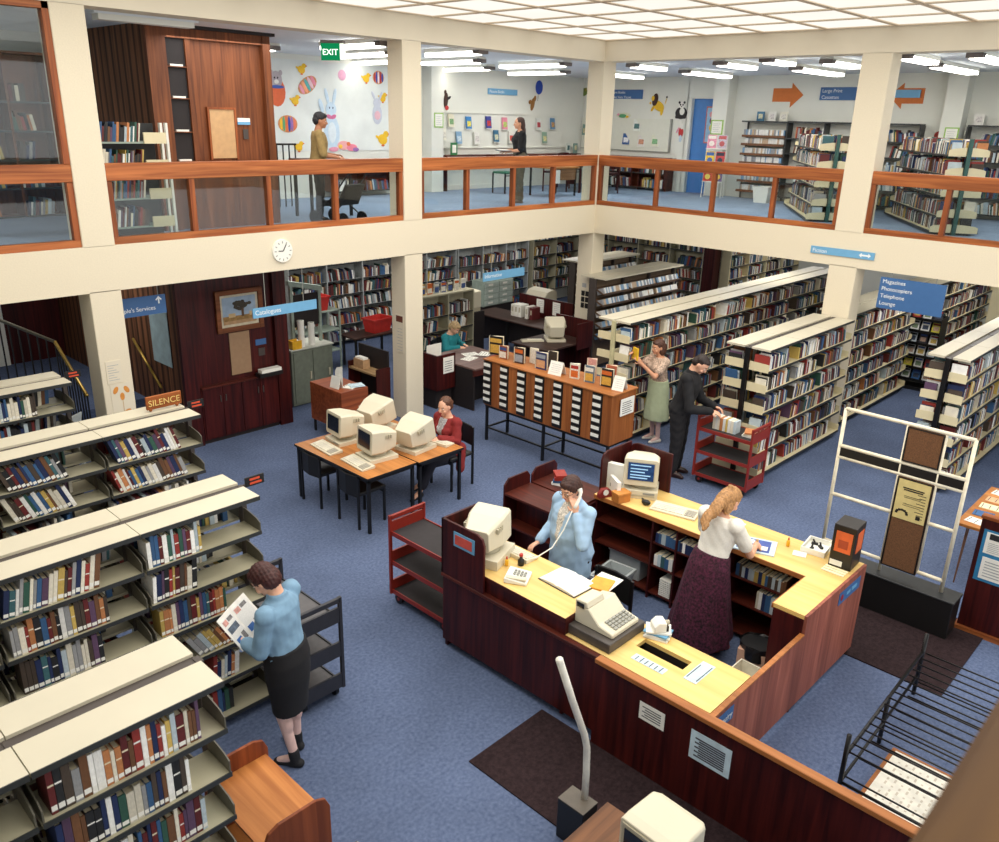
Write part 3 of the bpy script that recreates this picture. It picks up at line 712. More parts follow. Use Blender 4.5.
# blue direction stickers on the counter wing
def wing_sign(x0, x1, z0, z1, txt, label):
    s = thing('counter_sign', label, 'sign', (x0, -7.782, z0))
    MB().box(0, x1-x0, -.004, 0, 0, z1-z0).build('plate', BLUES, s)
    if txt: lettering(txt, (z1-z0)*.6, SIGNW, s, ((x1-x0)/2, -.006, (z1-z0)*.28), FACE_Y, 'CENTER')
    return s
wing_sign(-8.44, -8.18, .62, .74, 'Enquiry', 'blue sticker with white lettering on the counter wing, next to the orange cap')
s = wing_sign(-6.38, -5.92, .77, .89, '', 'blue sticker with red and white spot under the black box corner of the counter')
MB().ell((.06, -.005, .06), (.03, .003, .032), m=0).build('spot', mat('dark red spot', (150, 30, 36), .5), s); MB().box(.16, .24, -.006, -.004, .045, .075).box(.27, .38, -.006, -.004, .045, .08).build('mark', BLUEL, s)

# ---------------------------------------------------------------- computers
def terminal(name, label, loc, rotz, s=1.0, grp=None, tilt=0, base_h=.09, wide=.40, glow=False, cpu=True, sw=.34):
    """crt screen facing local -y"""
    t = thing(name, label, 'computer', loc, rotz, grp)
    if cpu:
        MB().box(-wide/2, wide/2, -.2, .2, 0, base_h, 0).box(-wide/2+.03, wide/2-.03, -.204, -.2, base_h*.3, base_h*.55, 1).box(wide*.1, wide*.42, -.205, -.2, base_h*.6, base_h*.85, 2).build('system_box', [PUTTY, PUTTY2, GREYPL], t, .006)
    z0 = base_h + .05 if cpu else .05
    M = Matrix.Translation((0, 0, z0)) @ Matrix.Rotation(tilt, 4, 'X')
    st = MB(); st.tube([(0, 0, z0-.05), (0, 0, z0-.03), (0, 0, z0+.01)], [.13, .12, .09], 18).build('stand', PUTTY2, t, smooth=True)
    w = sw; h = .30
    prof = [(-.18, 0, w/2, h), (-.10, 0, w/2, h), (.0, .0, w/2*.98, h*.98), (.17, .03, w/2*.72, h*.84), (.2, .04, w/2*.70, h*.82)]
    rings = []
    for y, zb, hw, hh in prof:
        c = .02
        rings.append([M @ Vector(p) for p in ((-hw+c, y, zb), (hw-c, y, zb), (hw, y, zb+c), (hw, y, hh-c), (hw-c, y, hh), (-hw+c, y, hh), (-hw, y, hh-c), (-hw, y, zb+c))])
    case = MB().loft(rings).build('monitor_case', PUTTY, t, .004)
    MB().box(-w/2+.035, w/2-.035, -.1835, -.178, .055, h-.03, 0, M).build('bezel', PUTTY2, case)
    MB().box(-w/2+.045, w/2-.045, -.187, -.183, .065, h-.04, 0, M).build('screen', SCREENB if glow else SCREEN, case)
    if glow:
        b = MB()
        for i, zz in enumerate((.24, .2, .165, .13, .1)): b.box(-w/2+.07, w/2-.08-.03*(i % 3), -.188, -.187, zz-.012, zz, 0, M)
        b.build('text_rows', mat('crt text', (150, 190, 220), .5, emit=.6), case)
    v = MB()
    for sx in (-1, 1):
        for k in range(4): v.box(sx*w/2*.93-.012, sx*w/2*.93+.012, .0+k*.028, .016+k*.028, h*.62, h*.78, 0, M)
    v.build('vent', PUTTY2, case)
    return t
def keyboard(label, loc, rotz, wdt=.46, dep=.19, grp=None):
    t = thing('keyboard', label, 'keyboard', loc, rotz, grp)
    MB().prism([(-dep/2, 0), (dep/2, 0), (dep/2, .04), (-dep/2, .018)], 'x', -wdt/2, wdt/2).build('case', PUTTY, t, .003)
    M = Matrix.Translation((0, 0, .0)) @ Matrix.Rotation(.116, 4, 'X')
    k = MB()
    for r in range(4):
        for c in range(14):
            x = -wdt/2 + .02 + c*(wdt*.68/14); k.box(x, x+wdt*.68/14-.004, -dep*.34+r*.03, -dep*.34+r*.03+.025, .028, .038, 0, M)
    for r in range(4):
        for c in range(4):
            x = wdt*.25 + c*.026; k.box(x, x+.021, -dep*.34+r*.03, -dep*.34+r*.03+.025, .028, .038, 1, M)
    k.build('keys', [mat('key cream', (228, 222, 204), .6), mat('key grey', (170, 164, 150), .6)], t)
    return t
terminal('computer', 'putty computer facing the phone woman, boxed in at the counter end', (-8.22, -5.28, .953), PI/2+.35, tilt=-.1, wide=.40)
terminal('computer', 'lit blue-screened computer on the rear worktop beside the ring binders', (-6.0, -5.42, .953), -PI/4-.25, glow=True, wide=.38, sw=.36)
keyboard('long putty keyboard on the rear worktop before the lit computer', (-6.16, -5.96, .953), -1.35, .48, .19)
keyboard('putty keyboard at the counter end near the phone woman', (-7.98, -5.42, .953), PI/2, .42, .16)
# telephone, printer, ledger, till, camera pile
t = thing('desk_telephone', 'pale flat telephone set on the counter with its cord running to the handset', 'telephone', (-8.29, -5.74, .953), .5)
MB().prism([(-.1, 0), (.1, 0), (.1, .05), (-.1, .025)], 'x', -.11, .11).build('body', PAPER, t, .006)
b = MB()
for i in range(3):
    for j in range(4): b.box(-.02+i*.03, .0+i*.03, -.07+j*.03, -.05+j*.03, .03+j*.0035, .042+j*.0035)
b.build('keypad', GREYPL, t); MB().box(-.1, -.05, -.09, .09, .035, .055).build('cradle', PUTTY, t, .005)
t = thing('open_ledger', 'large open white ledger lying on the raised counter', 'book', (-8.03, -6.08, .953), -.05)
for sx, nm in ((-1, 'left'), (1, 'right')):
    poly = [(0, 0), (0, .022), (sx*.03, .03), (sx*.12, .024), (sx*.2, .012), (sx*.2, 0)]
    MB().prism([(a, c_) for a, c_ in poly], 'x', -.14, .14).build('page_block', PAPER, t)
MB().box(-.15, .15, -.21, .21, -.0, .003).build('cover', BLACK, t)
t = thing('cash_register', 'grey electronic till on a dark drawer at the counter step', 'cash register', (-8.18, -6.61, .794), 0)
MB().box(-.24, .24, -.22, .22, 0, .085).build('cash_drawer', mat('till drawer brown grey', (78, 72, 68), .5), t, .005)
MB().prism([(-.19, .085), (.19, .085), (.19, .22), (.06, .25), (-.05, .15), (-.19, .125)], 'x', -.17, .19).build('body', PUTTY, t, .008)
MB().prism([(.06, .25), (.19, .22), (.19, .29), (.08, .30)], 'x', -.17, .05).build('display', PUTTY, t, .006)
MB().box(-.176, -.168, .1, .17, .235, .275).build('display_window', SCREEN, t)
k = MB()
for i in range(6):
    for j in range(4): k.box(-.1+i*.045, -.065+i*.045, -.17+j*.03, -.148+j*.03, .128+j*.006, .142+j*.006)
k.build('keys', GREYPL, t)
t = thing('paper_stack', 'uneven pile of white pamphlets under the camera on the low worktop', 'papers', (-7.93, -6.95, .794), .3)
for i, a in enumerate((0, .2, -.12, .3)): MB().cbox((0.005*i, 0, .008+.016*i), (.15, .2, .014), 0, (0, 0, a)).build('pamphlet', PAPER if i != 2 else BLUEL, t)
t = thing('instant_camera', 'pale instant camera sitting on the pamphlet pile', 'camera', (-7.93, -6.95, .857), .9)
MB().prism([(-.05, 0), (.05, 0), (.05, .05), (.01, .09), (-.05, .085)], 'x', -.06, .06).build('body', PAPER, t, .006)
MB().box(-.045, .045, -.075, -.05, .0, .05).build('front', BLACK, t, .003); MB().cyl((0, -.085, .06), (0, -.05, .06), .02).build('lens', PUTTY2, t)
def flat(name, label, cat, x0, x1, y0, y1, z, m=PAPER, th=.003, lines=0, grp=None, rot=0):
    b = MB().box(-(x1-x0)/2, (x1-x0)/2, -(y1-y0)/2, (y1-y0)/2, 0, th, 0)
    for i in range(lines):
        yy = -(y1-y0)/2*.75 + (y1-y0)*.75*i/max(1, lines-1); b.box(-(x1-x0)/2*.8, (x1-x0)/2*(.8-.2*(i % 2)), yy-.004, yy+.004, th, th+.0006, 1)
    o = b.build(name, [m, mat('print ink', (70, 72, 80), .8)]); o.location = ((x0+x1)/2, (y0+y1)/2, z); o.rotation_euler = (0, 0, rot)
    return tag(o, label, cat, grp)
PB = mat('pale blue paper', (196, 216, 226), .8)
flat('instruction_strip', 'pale blue instruction strip along the card slot of the low worktop', 'notice', -8.33, -8.25, -7.26, -6.97, .793, PB, lines=6)
flat('instruction_strip', 'pale blue instruction strip lying across the far end of the low worktop', 'notice', -8.25, -7.96, -7.50, -7.39, .793, PB, lines=2)
flat('folder', 'orange and white paper folder sticking out beside the till', 'folder', -7.95, -7.75, -6.4, -6.22, .957, mat('folder orange', (228, 160, 60), .7), .012, rot=.3)
flat('note_sheet', 'loose white sheet under the orange folder', 'paper', -7.9, -7.66, -6.41, -6.19, .953, PAPER, .003, rot=.1)
def bottle(label, x, y, z, m, capm):
    t = thing('glue_bottle', label, 'bottle', (x, y, z))
    MB().tube([(0,0,0), (0,0,.005), (0,0,.055), (0,0,.065)], [.014, .017, .017, .01], 12).build('body', m, t, smooth=True)
    MB().cyl((0,0,.065), (0,0,.09), .009, .006, 10).build('cap', capm, t)
YEL = mat('yellow plastic', (232, 176, 40), .4); REDC = mat('red cap', (190, 44, 34), .4)
bottle('yellow glue bottle with red cap on the rear worktop near the stamped book', -6.0, -7.11, .953, YEL, REDC)
bottle('yellow glue bottle with red cap beside the telephone set', -8.2, -5.52, .953, YEL, REDC)
t = thing('ink_bottle', 'dark squat ink bottle by the phone woman computer', 'bottle', (-8.1, -5.6, .953))
MB().tube([(0,0,0), (0,0,.05), (0,0,.065), (0,0,.09)], [.03, .03, .014, .014], 12).build('body', BLACK, t, smooth=True); MB().cyl((0,0,.09), (0,0,.11), .018).build('cap', REDC, t)
t = thing('stationery_tray', 'white shallow tray holding dark stamps near the black box', 'tray', (-5.86, -7.33, .953), .12)
MB().box(-.14, .14, -.11, .11, 0, .006).build('base', PAPER, t)
MB().box(-.14, .14, -.11, -.1, .006, .055).box(-.14, .14, .1, .11, .006, .055).box(-.14, -.13, -.1, .1, .006, .055).box(.13, .14, -.1, .1, .006, .055).build('rim', PAPER, t)
for i, (x, y) in enumerate(((-.05, .03), (.04, -.02), (.07, .05))):
    s = thing('date_stamp', 'dark handled date stamp lying in the white tray, %s' % ('nearest the counter edge', 'in the middle', 'furthest from the staff')[i], 'stamp', (-5.86+x, -7.33+y, .96), i*.9)
    MB().box(-.03, .03, -.012, .012, 0, .02).build('block', BLACK, s); MB().cyl((.0, 0, .02), (0.02, 0, .05), .009).build('handle', BLACK, s)
flat('note_pad', 'small white note pad left of the stamp tray', 'paper', -6.12, -6.02, -7.32, -7.2, .953, PAPER, .006, rot=.3)
flat('note_pad', 'loose white slip on the rear worktop behind the stamping woman', 'paper', -5.98, -5.88, -6.62, -6.5, .953, PAPER, .003, rot=.2)
t = thing('suggestion_box', 'tall black cardboard box with orange labels on the counter corner', 'box', (-5.94, -7.62, .953), 0.05)
MB().box(-.12, .12, -.1, .1, 0, .42).build('box', GLOSSB, t, .004)
MB().box(-.125, -.12, -.075, .07, .16, .36, 0).box(-.127, -.125, -.045, .04, .2, .28, 1).build('label', [mat('orange card', (222, 104, 52), .6), mat('orange print', (170, 70, 40), .6)], t)
MB().box(-.07, .08, -.104, -.1, .16, .36, 0).build('label', mat('orange card', (222, 104, 52), .6), t); MB().box(-.125, -.12, -.02, .09, .02, .07).build('tag', PAPER, t)
for i in range(3): flat('booking_slip', 'strip of pale slips beside the black box, %s' % ('closest to it', 'middle one', 'closest to the staff')[i], 'slip', -6.2+.045*i, -6.17+.045*i, -7.72, -7.52, .953, mat('cream slip', (246, 232, 190), .8), .01, grp='pale slips beside the black box')
# binders and boxes round the lit terminal
t = thing('binder', 'white ring binder standing against the box screen behind the lit computer', 'binder', (-6.17, -5.2, .953), .25)
MB().box(-.03, .03, -.12, .12, 0, .31).build('cover', PAPER, t, .004)
t = thing('document_holder', 'white punched document holder standing left of the lit computer', 'holder', (-6.30, -5.30, .953), -.55)
MB().box(-.02, .02, -.11, .11, 0, .2, 0).box(-.022, -.02, -.09, -.07, .08, .12, 1).box(-.022, -.02, .07, .09, .08, .12, 1).build('case', [PAPER, GREYPL], t, .004)
t = thing('card_box', 'orange wooden card box on the rear worktop by the phone woman', 'box', (-6.35, -5.42, .953), -.3)
MB().box(-.08, .08, -.06, .06, 0, .09).build('box', mat('orange box', (190, 118, 50), .6), t, .004); MB().box(-.085, .085, -.065, .065, .09, .11).build('lid', mat('orange box lid', (206, 136, 62), .6), t, .003)
t = thing('tape_dispenser', 'red tape dispenser beside the orange card box', 'dispenser', (-6.38, -5.25, .953), -.4)
b = MB().prism([(-.1, 0), (.08, 0), (.08, .04), (.02, .1), (-.06, .1), (-.1, .05)], 'y', -.025, .025); b.build('body', mat('oxblood plastic', (132, 40, 36), .4), t, .005)
MB().cyl((-.02, -.03, .06), (-.02, .03, .06), .032).build('tape_reel', PAPER, t)
t = thing('mouse', 'dark little barcode wand holder before the lit computer', 'scanner', (-6.24, -5.66, .953), .2)
MB().ell((0, 0, .03), (.03, .05, .03)).build('body', BLACK, t, smooth=True); MB().tube([(0, .04, .03), (.03, .06, .05), (.06, .05, .03)], .006).build('cord', BLACK, t)
RB = mat('red book cover', (150, 44, 34), .5)
for i, (m, nm) in enumerate(((BM[14], 'white'), (BM[4], 'mid blue'), (RB, 'dull red'), (RB, 'bright red'))):
    b = MB().box(-.09, .09, -.065, .065, 0, .03, 0).box(-.085, .092, -.06, .06, .004, .026, 1); o = b.build('book_flat', [m, PAGES]); o.location = (-6.3, -4.55, .857+.031*i); o.rotation_euler = (0, 0, .3+.2*i)
    tag(o, '%s book, %s of the little stack on the return shelves' % (nm, ('bottom', 'second', 'third', 'topmost')[i]), 'book', 'stack of books on the return shelves')
# crates on the floor
TUB = mat('pale grey crate plastic', (176, 182, 182), .5, var=.04)
def crate(label, x, y, rot, w=.4, d=.3, h=.32, m=TUB):
    t = thing('storage_crate', label, 'crate', (x, y, 0), rot)
    i = .04
    rings = [[Vector((sx*(w/2-i), sy*(d/2-i), 0)) for sx, sy in ((-1,-1),(1,-1),(1,1),(-1,1))], [Vector((sx*w/2, sy*d/2, h)) for sx, sy in ((-1,-1),(1,-1),(1,1),(-1,1))],
             [Vector((sx*(w/2-.012), sy*(d/2-.012), h)) for sx, sy in ((-1,-1),(1,-1),(1,1),(-1,1))], [Vector((sx*(w/2-i-.01), sy*(d/2-i-.01), .02)) for sx, sy in ((-1,-1),(1,-1),(1,1),(-1,1))]]
    MB().loft(rings).build('body', m, t)
    MB().box(-w/2-.012, w/2+.012, -d/2-.012, -d/2, h-.03, h).box(-w/2-.012, w/2+.012, d/2, d/2+.012, h-.03, h).box(-w/2-.012, -w/2, -d/2, d/2, h-.03, h).box(w/2, w/2+.012, -d/2, d/2, h-.03, h).build('rim', m, t)
    return t
crate('open pale grey crate with a teal bundle inside, behind the phone woman', -6.68, -5.62, .1)
o = MB().ell((0,0,0), (.11, .07, .05)).build('cloth_bundle', mat('teal cloth', (96, 150, 158), .8), smooth=True); o.location = (-6.69, -5.63, .075); tag(o, 'teal cloth bundle at the bottom of the open grey crate', 'cloth')
t = thing('wall_crate', 'second grey crate pushed under the rear worktop', 'crate', (-6.15, -5.5, 0.08)); MB().box(-.16, .16, -.2, .2, 0, .26).build('body', TUB, t, .01); MB().box(-.17, .17, -.21, .21, .24, .27).build('lid', TUB, t, .004)
t = thing('waste_bin', 'small cream waste bin inside the counter opening', 'bin', (-7.16, -7.40, 0)); MB().loft([[Vector((sx*.09, sy*.09, 0)) for sx, sy in ((-1,-1),(1,-1),(1,1),(-1,1))], [Vector((sx*.12, sy*.12, .3)) for sx, sy in ((-1,-1),(1,-1),(1,1),(-1,1))], [Vector((sx*.11, sy*.11, .3)) for sx, sy in ((-1,-1),(1,-1),(1,1),(-1,1))], [Vector((sx*.08, sy*.08, .02)) for sx, sy in ((-1,-1),(1,-1),(1,1),(-1,1))]]).build('body', mat('cream bin', (226, 220, 200), .6), t)
t = thing('cardboard_sack', 'tan cardboard carton lined with a black plastic sack under the worktop', 'carton', (-6.78, -7.3, 0), .15)
MB().box(-.12, .12, -.14, .14, 0, .3).build('carton', mat('tan card', (206, 164, 138), .8), t, .004)
b = MB(); r_ = random.Random(4)
b.loft([[Vector(((.13+.02*r_.random())*math.cos(a*PI/8), (.15+.02*r_.random())*math.sin(a*PI/8), z)) for a in range(16)] for z in (.22, .3, .36, .34)]).build('sack', mat('black sack', (22, 22, 24), .35), t)
# reserve shelves under the rear worktop
def small_books(label_fn, cat, y0, y1, x, z, hmax, thick, cols, grp, seed, depth=.14):
    r_ = random.Random(seed); y = y0; n = 0; L_ = []
    while y < y1:
        w_ = r_.uniform(*thick); h_ = hmax*r_.uniform(.82, 1); ci = r_.choice(cols)
        L_.append((y, w_, h_, ci)); y += w_ + .002
    for n, (y, w_, h_, ci) in enumerate(reversed(L_)):
        o = MB().box(0, depth, 0, w_, 0, h_, 0).box(.008, depth-.002, .004, w_-.004, .006, h_+.0015, 1).build(cat.replace(' ', '_'), [BM[ci], PAGES]); o.location = (x, y, z)
        tag(o, label_fn(BCOL[ci][1], ORD[n+1]), cat, grp)
small_books(lambda c, o: '%s ticket tray, %s from the crate end, top row under the rear worktop' % (c, o), 'ticket tray', -6.66, -5.9, -6.37, .661, .12, (.03, .05), (2, 4, 10, 14, 4, 15, 1), 'ticket trays, top row under the rear worktop', 5)
small_books(lambda c, o: '%s ticket tray, %s from the crate end, lower row under the rear worktop' % (c, o), 'ticket tray', -6.12, -5.9, -6.37, .401, .14, (.03, .05), (2, 4, 10, 14, 4, 15), 'ticket trays, lower row under the rear worktop', 6)
small_books(lambda c, o: '%s reserve book, %s in the row above the black sack' % (c, o), 'reserve book', -7.42, -7.05, -6.36, .401, .19, (.02, .04), (2, 1, 5, 10, 4, 14, 6, 13), 'reserve books under the rear worktop', 7)
small_books(lambda c, o: '%s reserve book, %s in the row right of the stamping woman' % (c, o), 'reserve book', -7.3, -6.8, -6.36, .661, .13, (.02, .04), (2, 1, 5, 10, 4, 14, 6, 13), 'small books right of the stamping woman', 8)
for i in range(9):
    o = MB().box(0, .2, 0, .13, 0, .012).build('leaflet_tray', PAPER); o.location = (-6.37, -6.12, .085+.022*i); tag(o, 'white paper pile, %s up of the leaflet stack low under the worktop' % ORD[i+1], 'papers', 'stack of white leaflets under the worktop')

# ---------------------------------------------------------------- book carts
def cart(label, loc, rotz, L_=.80, W_=.42, H_=.98, m=REDP, sm=mat('cart rubber mat', (44, 40, 42), .8), shelves=(.80, .47, .14)):
    """local x: length; end frames at both x ends"""
    t = thing('book_cart', label, 'book cart', loc, rotz)
    for sx in (-1, 1):
        x = sx*L_/2
        for sy in (-1, 1): MB().box(x-.014, x+.014, sy*W_/2-.014, sy*W_/2+.014, .1, H_).build('leg', m, t)
        for z in shelves: MB().box(x-.01, x+.01, -W_/2, W_/2, z-.03, z+.11).build('end_panel', m, t)
        MB().box(x-.014, x+.014, -W_/2, W_/2, H_-.05, H_).build('handle_bar', m, t, .006)
    for z in shelves:
        MB().box(-L_/2, L_/2, -W_/2+.012, W_/2-.012, z-.012, z, 0).build('shelf', sm, t)
        MB().box(-L_/2, L_/2, -W_/2, -W_/2+.012, z-.035, z+.012).build('shelf_rail', m, t); MB().box(-L_/2, L_/2, W_/2-.012, W_/2, z-.035, z+.012).build('shelf_rail', m, t)
    for sx in (-1, 1):
        for sy in (-1, 1):
            w_ = MB().cyl((sx*(L_/2-.08), sy*(W_/2-.04)-.015, .055), (sx*(L_/2-.08), sy*(W_/2-.04)+.015, .055), .055, n=18).build('wheel', BLACK, t)
            MB().cyl((sx*(L_/2-.08), sy*(W_/2-.04)-.02, .055), (sx*(L_/2-.08), sy*(W_/2-.04)+.02, .055), .02, n=12).build('hub', m, w_)
            MB().box(sx*(L_/2-.08)-.02, sx*(L_/2-.08)+.02, sy*(W_/2-.04)-.022, sy*(W_/2-.04)+.022, .1, .12).build('caster_fork', BLACKM, t)
    return t
cart('empty red book cart with black shelves parked at the counter end', (-8.14, -4.50, 0), PI/2, .84, .44)
cart('red book cart the man in black is sorting, beside the short bookcase', (-3.15, -4.97, 0), PI/2, .80, .46)
NAVYM = mat('charcoal cart enamel', (44, 44, 50), .45)
cart('charcoal book cart standing behind the woman in blue denim', (-9.80, -4.515, 0), PI/2, .88, .40, .98, NAVYM, mat('cart grey shelf', (92, 90, 92), .6), shelves=(.78, .45, .14))
r_ = random.Random(9); y = -4.72
for n in range(9):
    w_ = r_.uniform(.028, .045)
    o = MB().box(-.07, .07, -w_, 0, 0, .17+.02*r_.random(), 0).box(-.066, .072, -w_+.004, -.004, .004, .168, 1).build('paperback', [BM[(2, 14, 2, 12, 14, 6, 14, 2, 10)[n]], PAGES]); o.location = (-3.2, y, .803)
    tag(o, '%s paperback on the cart, %s from the hands of the man in black' % (BCOL[(2, 14, 2, 12, 14, 6, 14, 2, 10)[n]][1], ORD[n+1]), 'paperback', 'paperbacks standing on the sorting cart'); y -= w_ + .003
for i, m in enumerate((14, 2, 12)):
    o = MB().box(-.1, .1, -.07, .07, 0, .022, 0).box(-.098, .102, -.066, .066, .004, .018, 1).build('paperback', [BM[m], PAGES]); o.location = (-3.15, -5.22, .803+.0225*i); o.rotation_euler = (0, 0, .2*i)
    tag(o, '%s paperback lying flat on the sorting cart, %s of three' % (BCOL[m][1], ('lowest', 'middle', 'topmost')[i]), 'paperback', 'paperbacks lying on the sorting cart')
# ================================================================ lower left trolley, nearest case, front desk, gate post, coat rack
TRW = wood('trolley oak', (160, 94, 44), (196, 128, 68), 'y', .4)
t = thing('book_trolley', 'light wood trolley with dark rounded ends beside the nearest bookcase', 'trolley', (-11.05, -6.15, 0), world=True)
MB().box(-11.26, -10.83, -6.5, -5.82, .68, .70).build('top_shelf', TRW, t)
MB().box(-11.26, -10.83, -6.5, -5.82, .28, .30).build('lower_shelf', TRW, t)
for y in (-5.82, -6.52):
    MB().prism(rr(-11.26, -10.81, .08, .84, .1), 'y', y, y+.022).build('end_panel', [wood('trolley end', (108, 52, 28), (142, 74, 40), 'z', .4)], t, .003)
for x in (-11.2, -10.88):
    for y in (-5.88, -6.44): MB().cyl((x-.012, y, .045), (x+.012, y, .045), .045).build('wheel', BLACK, t)
bookcase('bookcase', 'cream bookcase whose top corner just enters the lower edge of the view', [-13.4, -12.45, -11.49], -8.03, .27, LV)
t = thing('front_desk', 'small brown wood desk in front of the counter screen holding a monitor', 'desk', (-9.8, -8.3, 0), world=True)
MB().box(-10.15, -9.5, -8.75, -7.64, .62, .65).build('desk_top', wood('desk walnut', (92, 58, 36), (128, 84, 52), 'x', .4), t, .003)
for x in (-10.12, -9.55):
    for y in (-8.70, -7.70): MB().box(x, x+.04, y, y+.04, 0, .62).build('leg', BLACKM, t)
t = thing('computer', 'cream monitor on the small brown desk before the counter screen', 'computer', (-9.75, -8.19, .65), -PI/2-.05)
MB().box(-.15, .15, -.1, .14, 0, .05).build('stand', PUTTY2, t, .006)
case = MB().loft([[Vector(p) for p in ((-w_+.012, y, zb), (w_-.012, y, zb), (w_, y, zb+.012), (w_, y, zt-.012), (w_-.012, y, zt), (-w_+.012, y, zt), (-w_, y, zt-.012), (-w_, y, zb+.012))] for y, w_, zb, zt in ((-.16, .185, .06, .42), (-.1, .185, .05, .43), (.12, .18, .05, .43), (.16, .15, .08, .41))]).build('monitor_case', PUTTY, t, .004)
MB().box(-.165, .165, -.168, -.158, .08, .40).build('bezel', PUTTY2, case); MB().box(-.145, .145, -.172, -.167, .10, .375).build('screen', SCREEN, case); MB().box(-.03, .03, -.171, -.167, .385, .395).build('badge', GREYPL, case)
t = thing('security_gate_post', 'bent white tubular gate post on a black box, left of the counter screen', 'gate post', (-9.37, -7.31, 0), world=True)
MB().box(-9.44, -9.28, -7.42, -7.2, 0, .33).build('base_box', BLACK, t, .004)
MB().box(-9.44, -9.28, -7.42, -7.2, .33, .336).build('base_top', mat('greyed brown plate', (92, 84, 74), .5), t)
MB().tube([(-9.31, -7.33, .33), (-9.30, -7.32, .55), (-9.30, -7.31, .742), (-9.33, -7.305, .86), (-9.47, -7.295, 1.2), (-9.63, -7.29, 1.60)], .024, 12).build('bent_tube', mat('white enamel tube', (232, 228, 216), .35), t, smooth=True)
t = thing('coat_rack', 'black tubular metal luggage rack of parallel rods, lower right', 'rack', (-6.9, -9, 0), world=True)
MB().tube([(-7.74, -8.47, .44), (-6.0, -8.43, .44)], .014).build('frame_bar', BLACKM, t, smooth=True)
MB().tube([(-7.74, -9.75, .44), (-6.0, -9.75, .44)], .014).build('frame_bar', BLACKM, t, smooth=True)
MB().tube([(-7.74, -8.47, .2), (-7.74, -9.75, .2)], .012).build('frame_bar', BLACKM, t, smooth=True)
for i in range(17): MB().tube([(-7.70+i*.105, -8.46, .45), (-7.70+i*.105, -9.75, .45)], .007, 6).build('rod', BLACKM, t, smooth=True)
for i in range(7): MB().tube([(-7.66+i*.26, -8.47, .2), (-7.66+i*.26, -9.75, .2)], .007, 6).build('rod', BLACKM, t, smooth=True)
MB().tube([(-7.74, -8.47, .2), (-6.0, -8.43, .2)], .012).build('frame_bar', BLACKM, t, smooth=True)
for x, y, z in ((-7.74, -8.47, .62), (-6.0, -8.43, .62), (-7.74, -9.75, .62), (-6.0, -9.75, .62), (-6.85, -8.45, .44)): MB().tube([(x, y, 0), (x, y, z)], .018).build('post', BLACKM, t, smooth=True)
t = thing('floor_poster', 'framed white poster leaning flat under the metal rod rack', 'poster', (-7.2, -8.85, 0), world=True)
MB().box(-7.6, -6.84, -9.15, -8.56, 0, .015).build('frame', CATWY, t)
b = MB().box(-7.57, -6.87, -9.12, -8.59, .015, .018, 0)
for i in range(11):
    for j in range(9): b.box(-7.54+i*.06, -7.50+i*.06-.012*((i+j) % 3), -9.09+j*.053, -9.075+j*.053, .018, .0186, 1)
b.build('sheet', [mat('cream poster', (238, 234, 220), .7), mat('pale brown print', (206, 196, 178), .8)], t)
# ---------------------------------------------------------------- security gate with cork boards, display screen, leaflet table
TUBEW = mat('cream enamel tube', (236, 226, 200), .4)
t = thing('security_gate', 'cream tubular exit gate with cork boards standing in a long black box', 'gate', (-4.78, -7.7, 0), world=True)
MB().box(-4.92, -4.66, -8.36, -6.86, 0, .40).build('base_box', BLACK, t, .005)
MB().box(-4.93, -4.65, -8.37, -6.85, .40, .42).build('base_lid', mat('black lid', (42, 44, 46), .45), t, .004)
def tb(p, q, r=.019): MB().tube([p, q], r, 10).build('tube', TUBEW, t, smooth=True)
X = -4.78
tb((X, -6.99, .42), (X, -6.99, 2.02)); tb((X, -8.20, .42), (X, -8.20, 2.02)); tb((X, -6.99, 2.02), (X, -8.20, 2.02)); tb((X, -6.99, 1.62), (X, -8.2, 1.62)); tb((X, -6.99, 1.50), (X, -8.2, 1.50))
tb((X, -6.99, 1.08), (X, -7.6, 1.08)); tb((X, -7.95, 1.08), (X, -8.2, 1.08)); tb((X, -7.6, .42), (X, -7.6, 2.02), .015); tb((X, -7.95, .54), (X, -7.95, 2.02), .015); tb((X, -6.99, .54), (X, -7.6, .54)); tb((X, -7.95, .54), (X, -8.2, .54))
MB().box(X-.012, X+.012, -8.19, -7.0, 1.515, 1.605).build('dark_band', BLACK, t)
CORK = mat('cork', (112, 76, 48), .9, var=.3, scale=120, bump=.3)
for z0, z1 in ((1.645, 2.0), (.5, 1.48)):
    MB().box(X-.02, X+.008, -7.945, -7.605, z0, z1, 0).box(X-.024, X-.02, -7.945, -7.93, z0, z1, 1).box(X-.024, X-.02, -7.62, -7.605, z0, z1, 1).box(X-.024, X-.02, -7.93, -7.62, z0, z0+.012, 1).box(X-.024, X-.02, -7.93, -7.62, z1-.012, z1, 1).build('cork_panel', [CORK, BLACK], t)
b = MB().box(X-.028, X-.024, -7.925, -7.625, 1.05, 1.465, 0)
for zz, w0 in ((1.385, .20), (1.365, .18)): b.box(X-.030, X-.028, -7.775-w0/2, -7.775+w0/2, zz-.007, zz+.006, 1)
for i in range(9): b.box(X-.030, X-.028, -7.90, -7.86+.02*(i % 3), 1.10+.03*i, 1.106+.03*i, 1)
for zz in (1.30, 1.285, 1.22, 1.20): b.box(X-.030, X-.028, -7.86, -7.70, zz, zz+.004, 1)
for i in range(7):
    a = PI*i/6; b.box(X-.030, X-.028, -7.705+.05*math.cos(a)-.012, -7.705+.05*math.cos(a)+.012, 1.11+.035*math.sin(a)-.008, 1.11+.035*math.sin(a)+.014, 1)
b.box(X-.030, X-.028, -7.88, -7.84, 1.085, 1.125, 1)
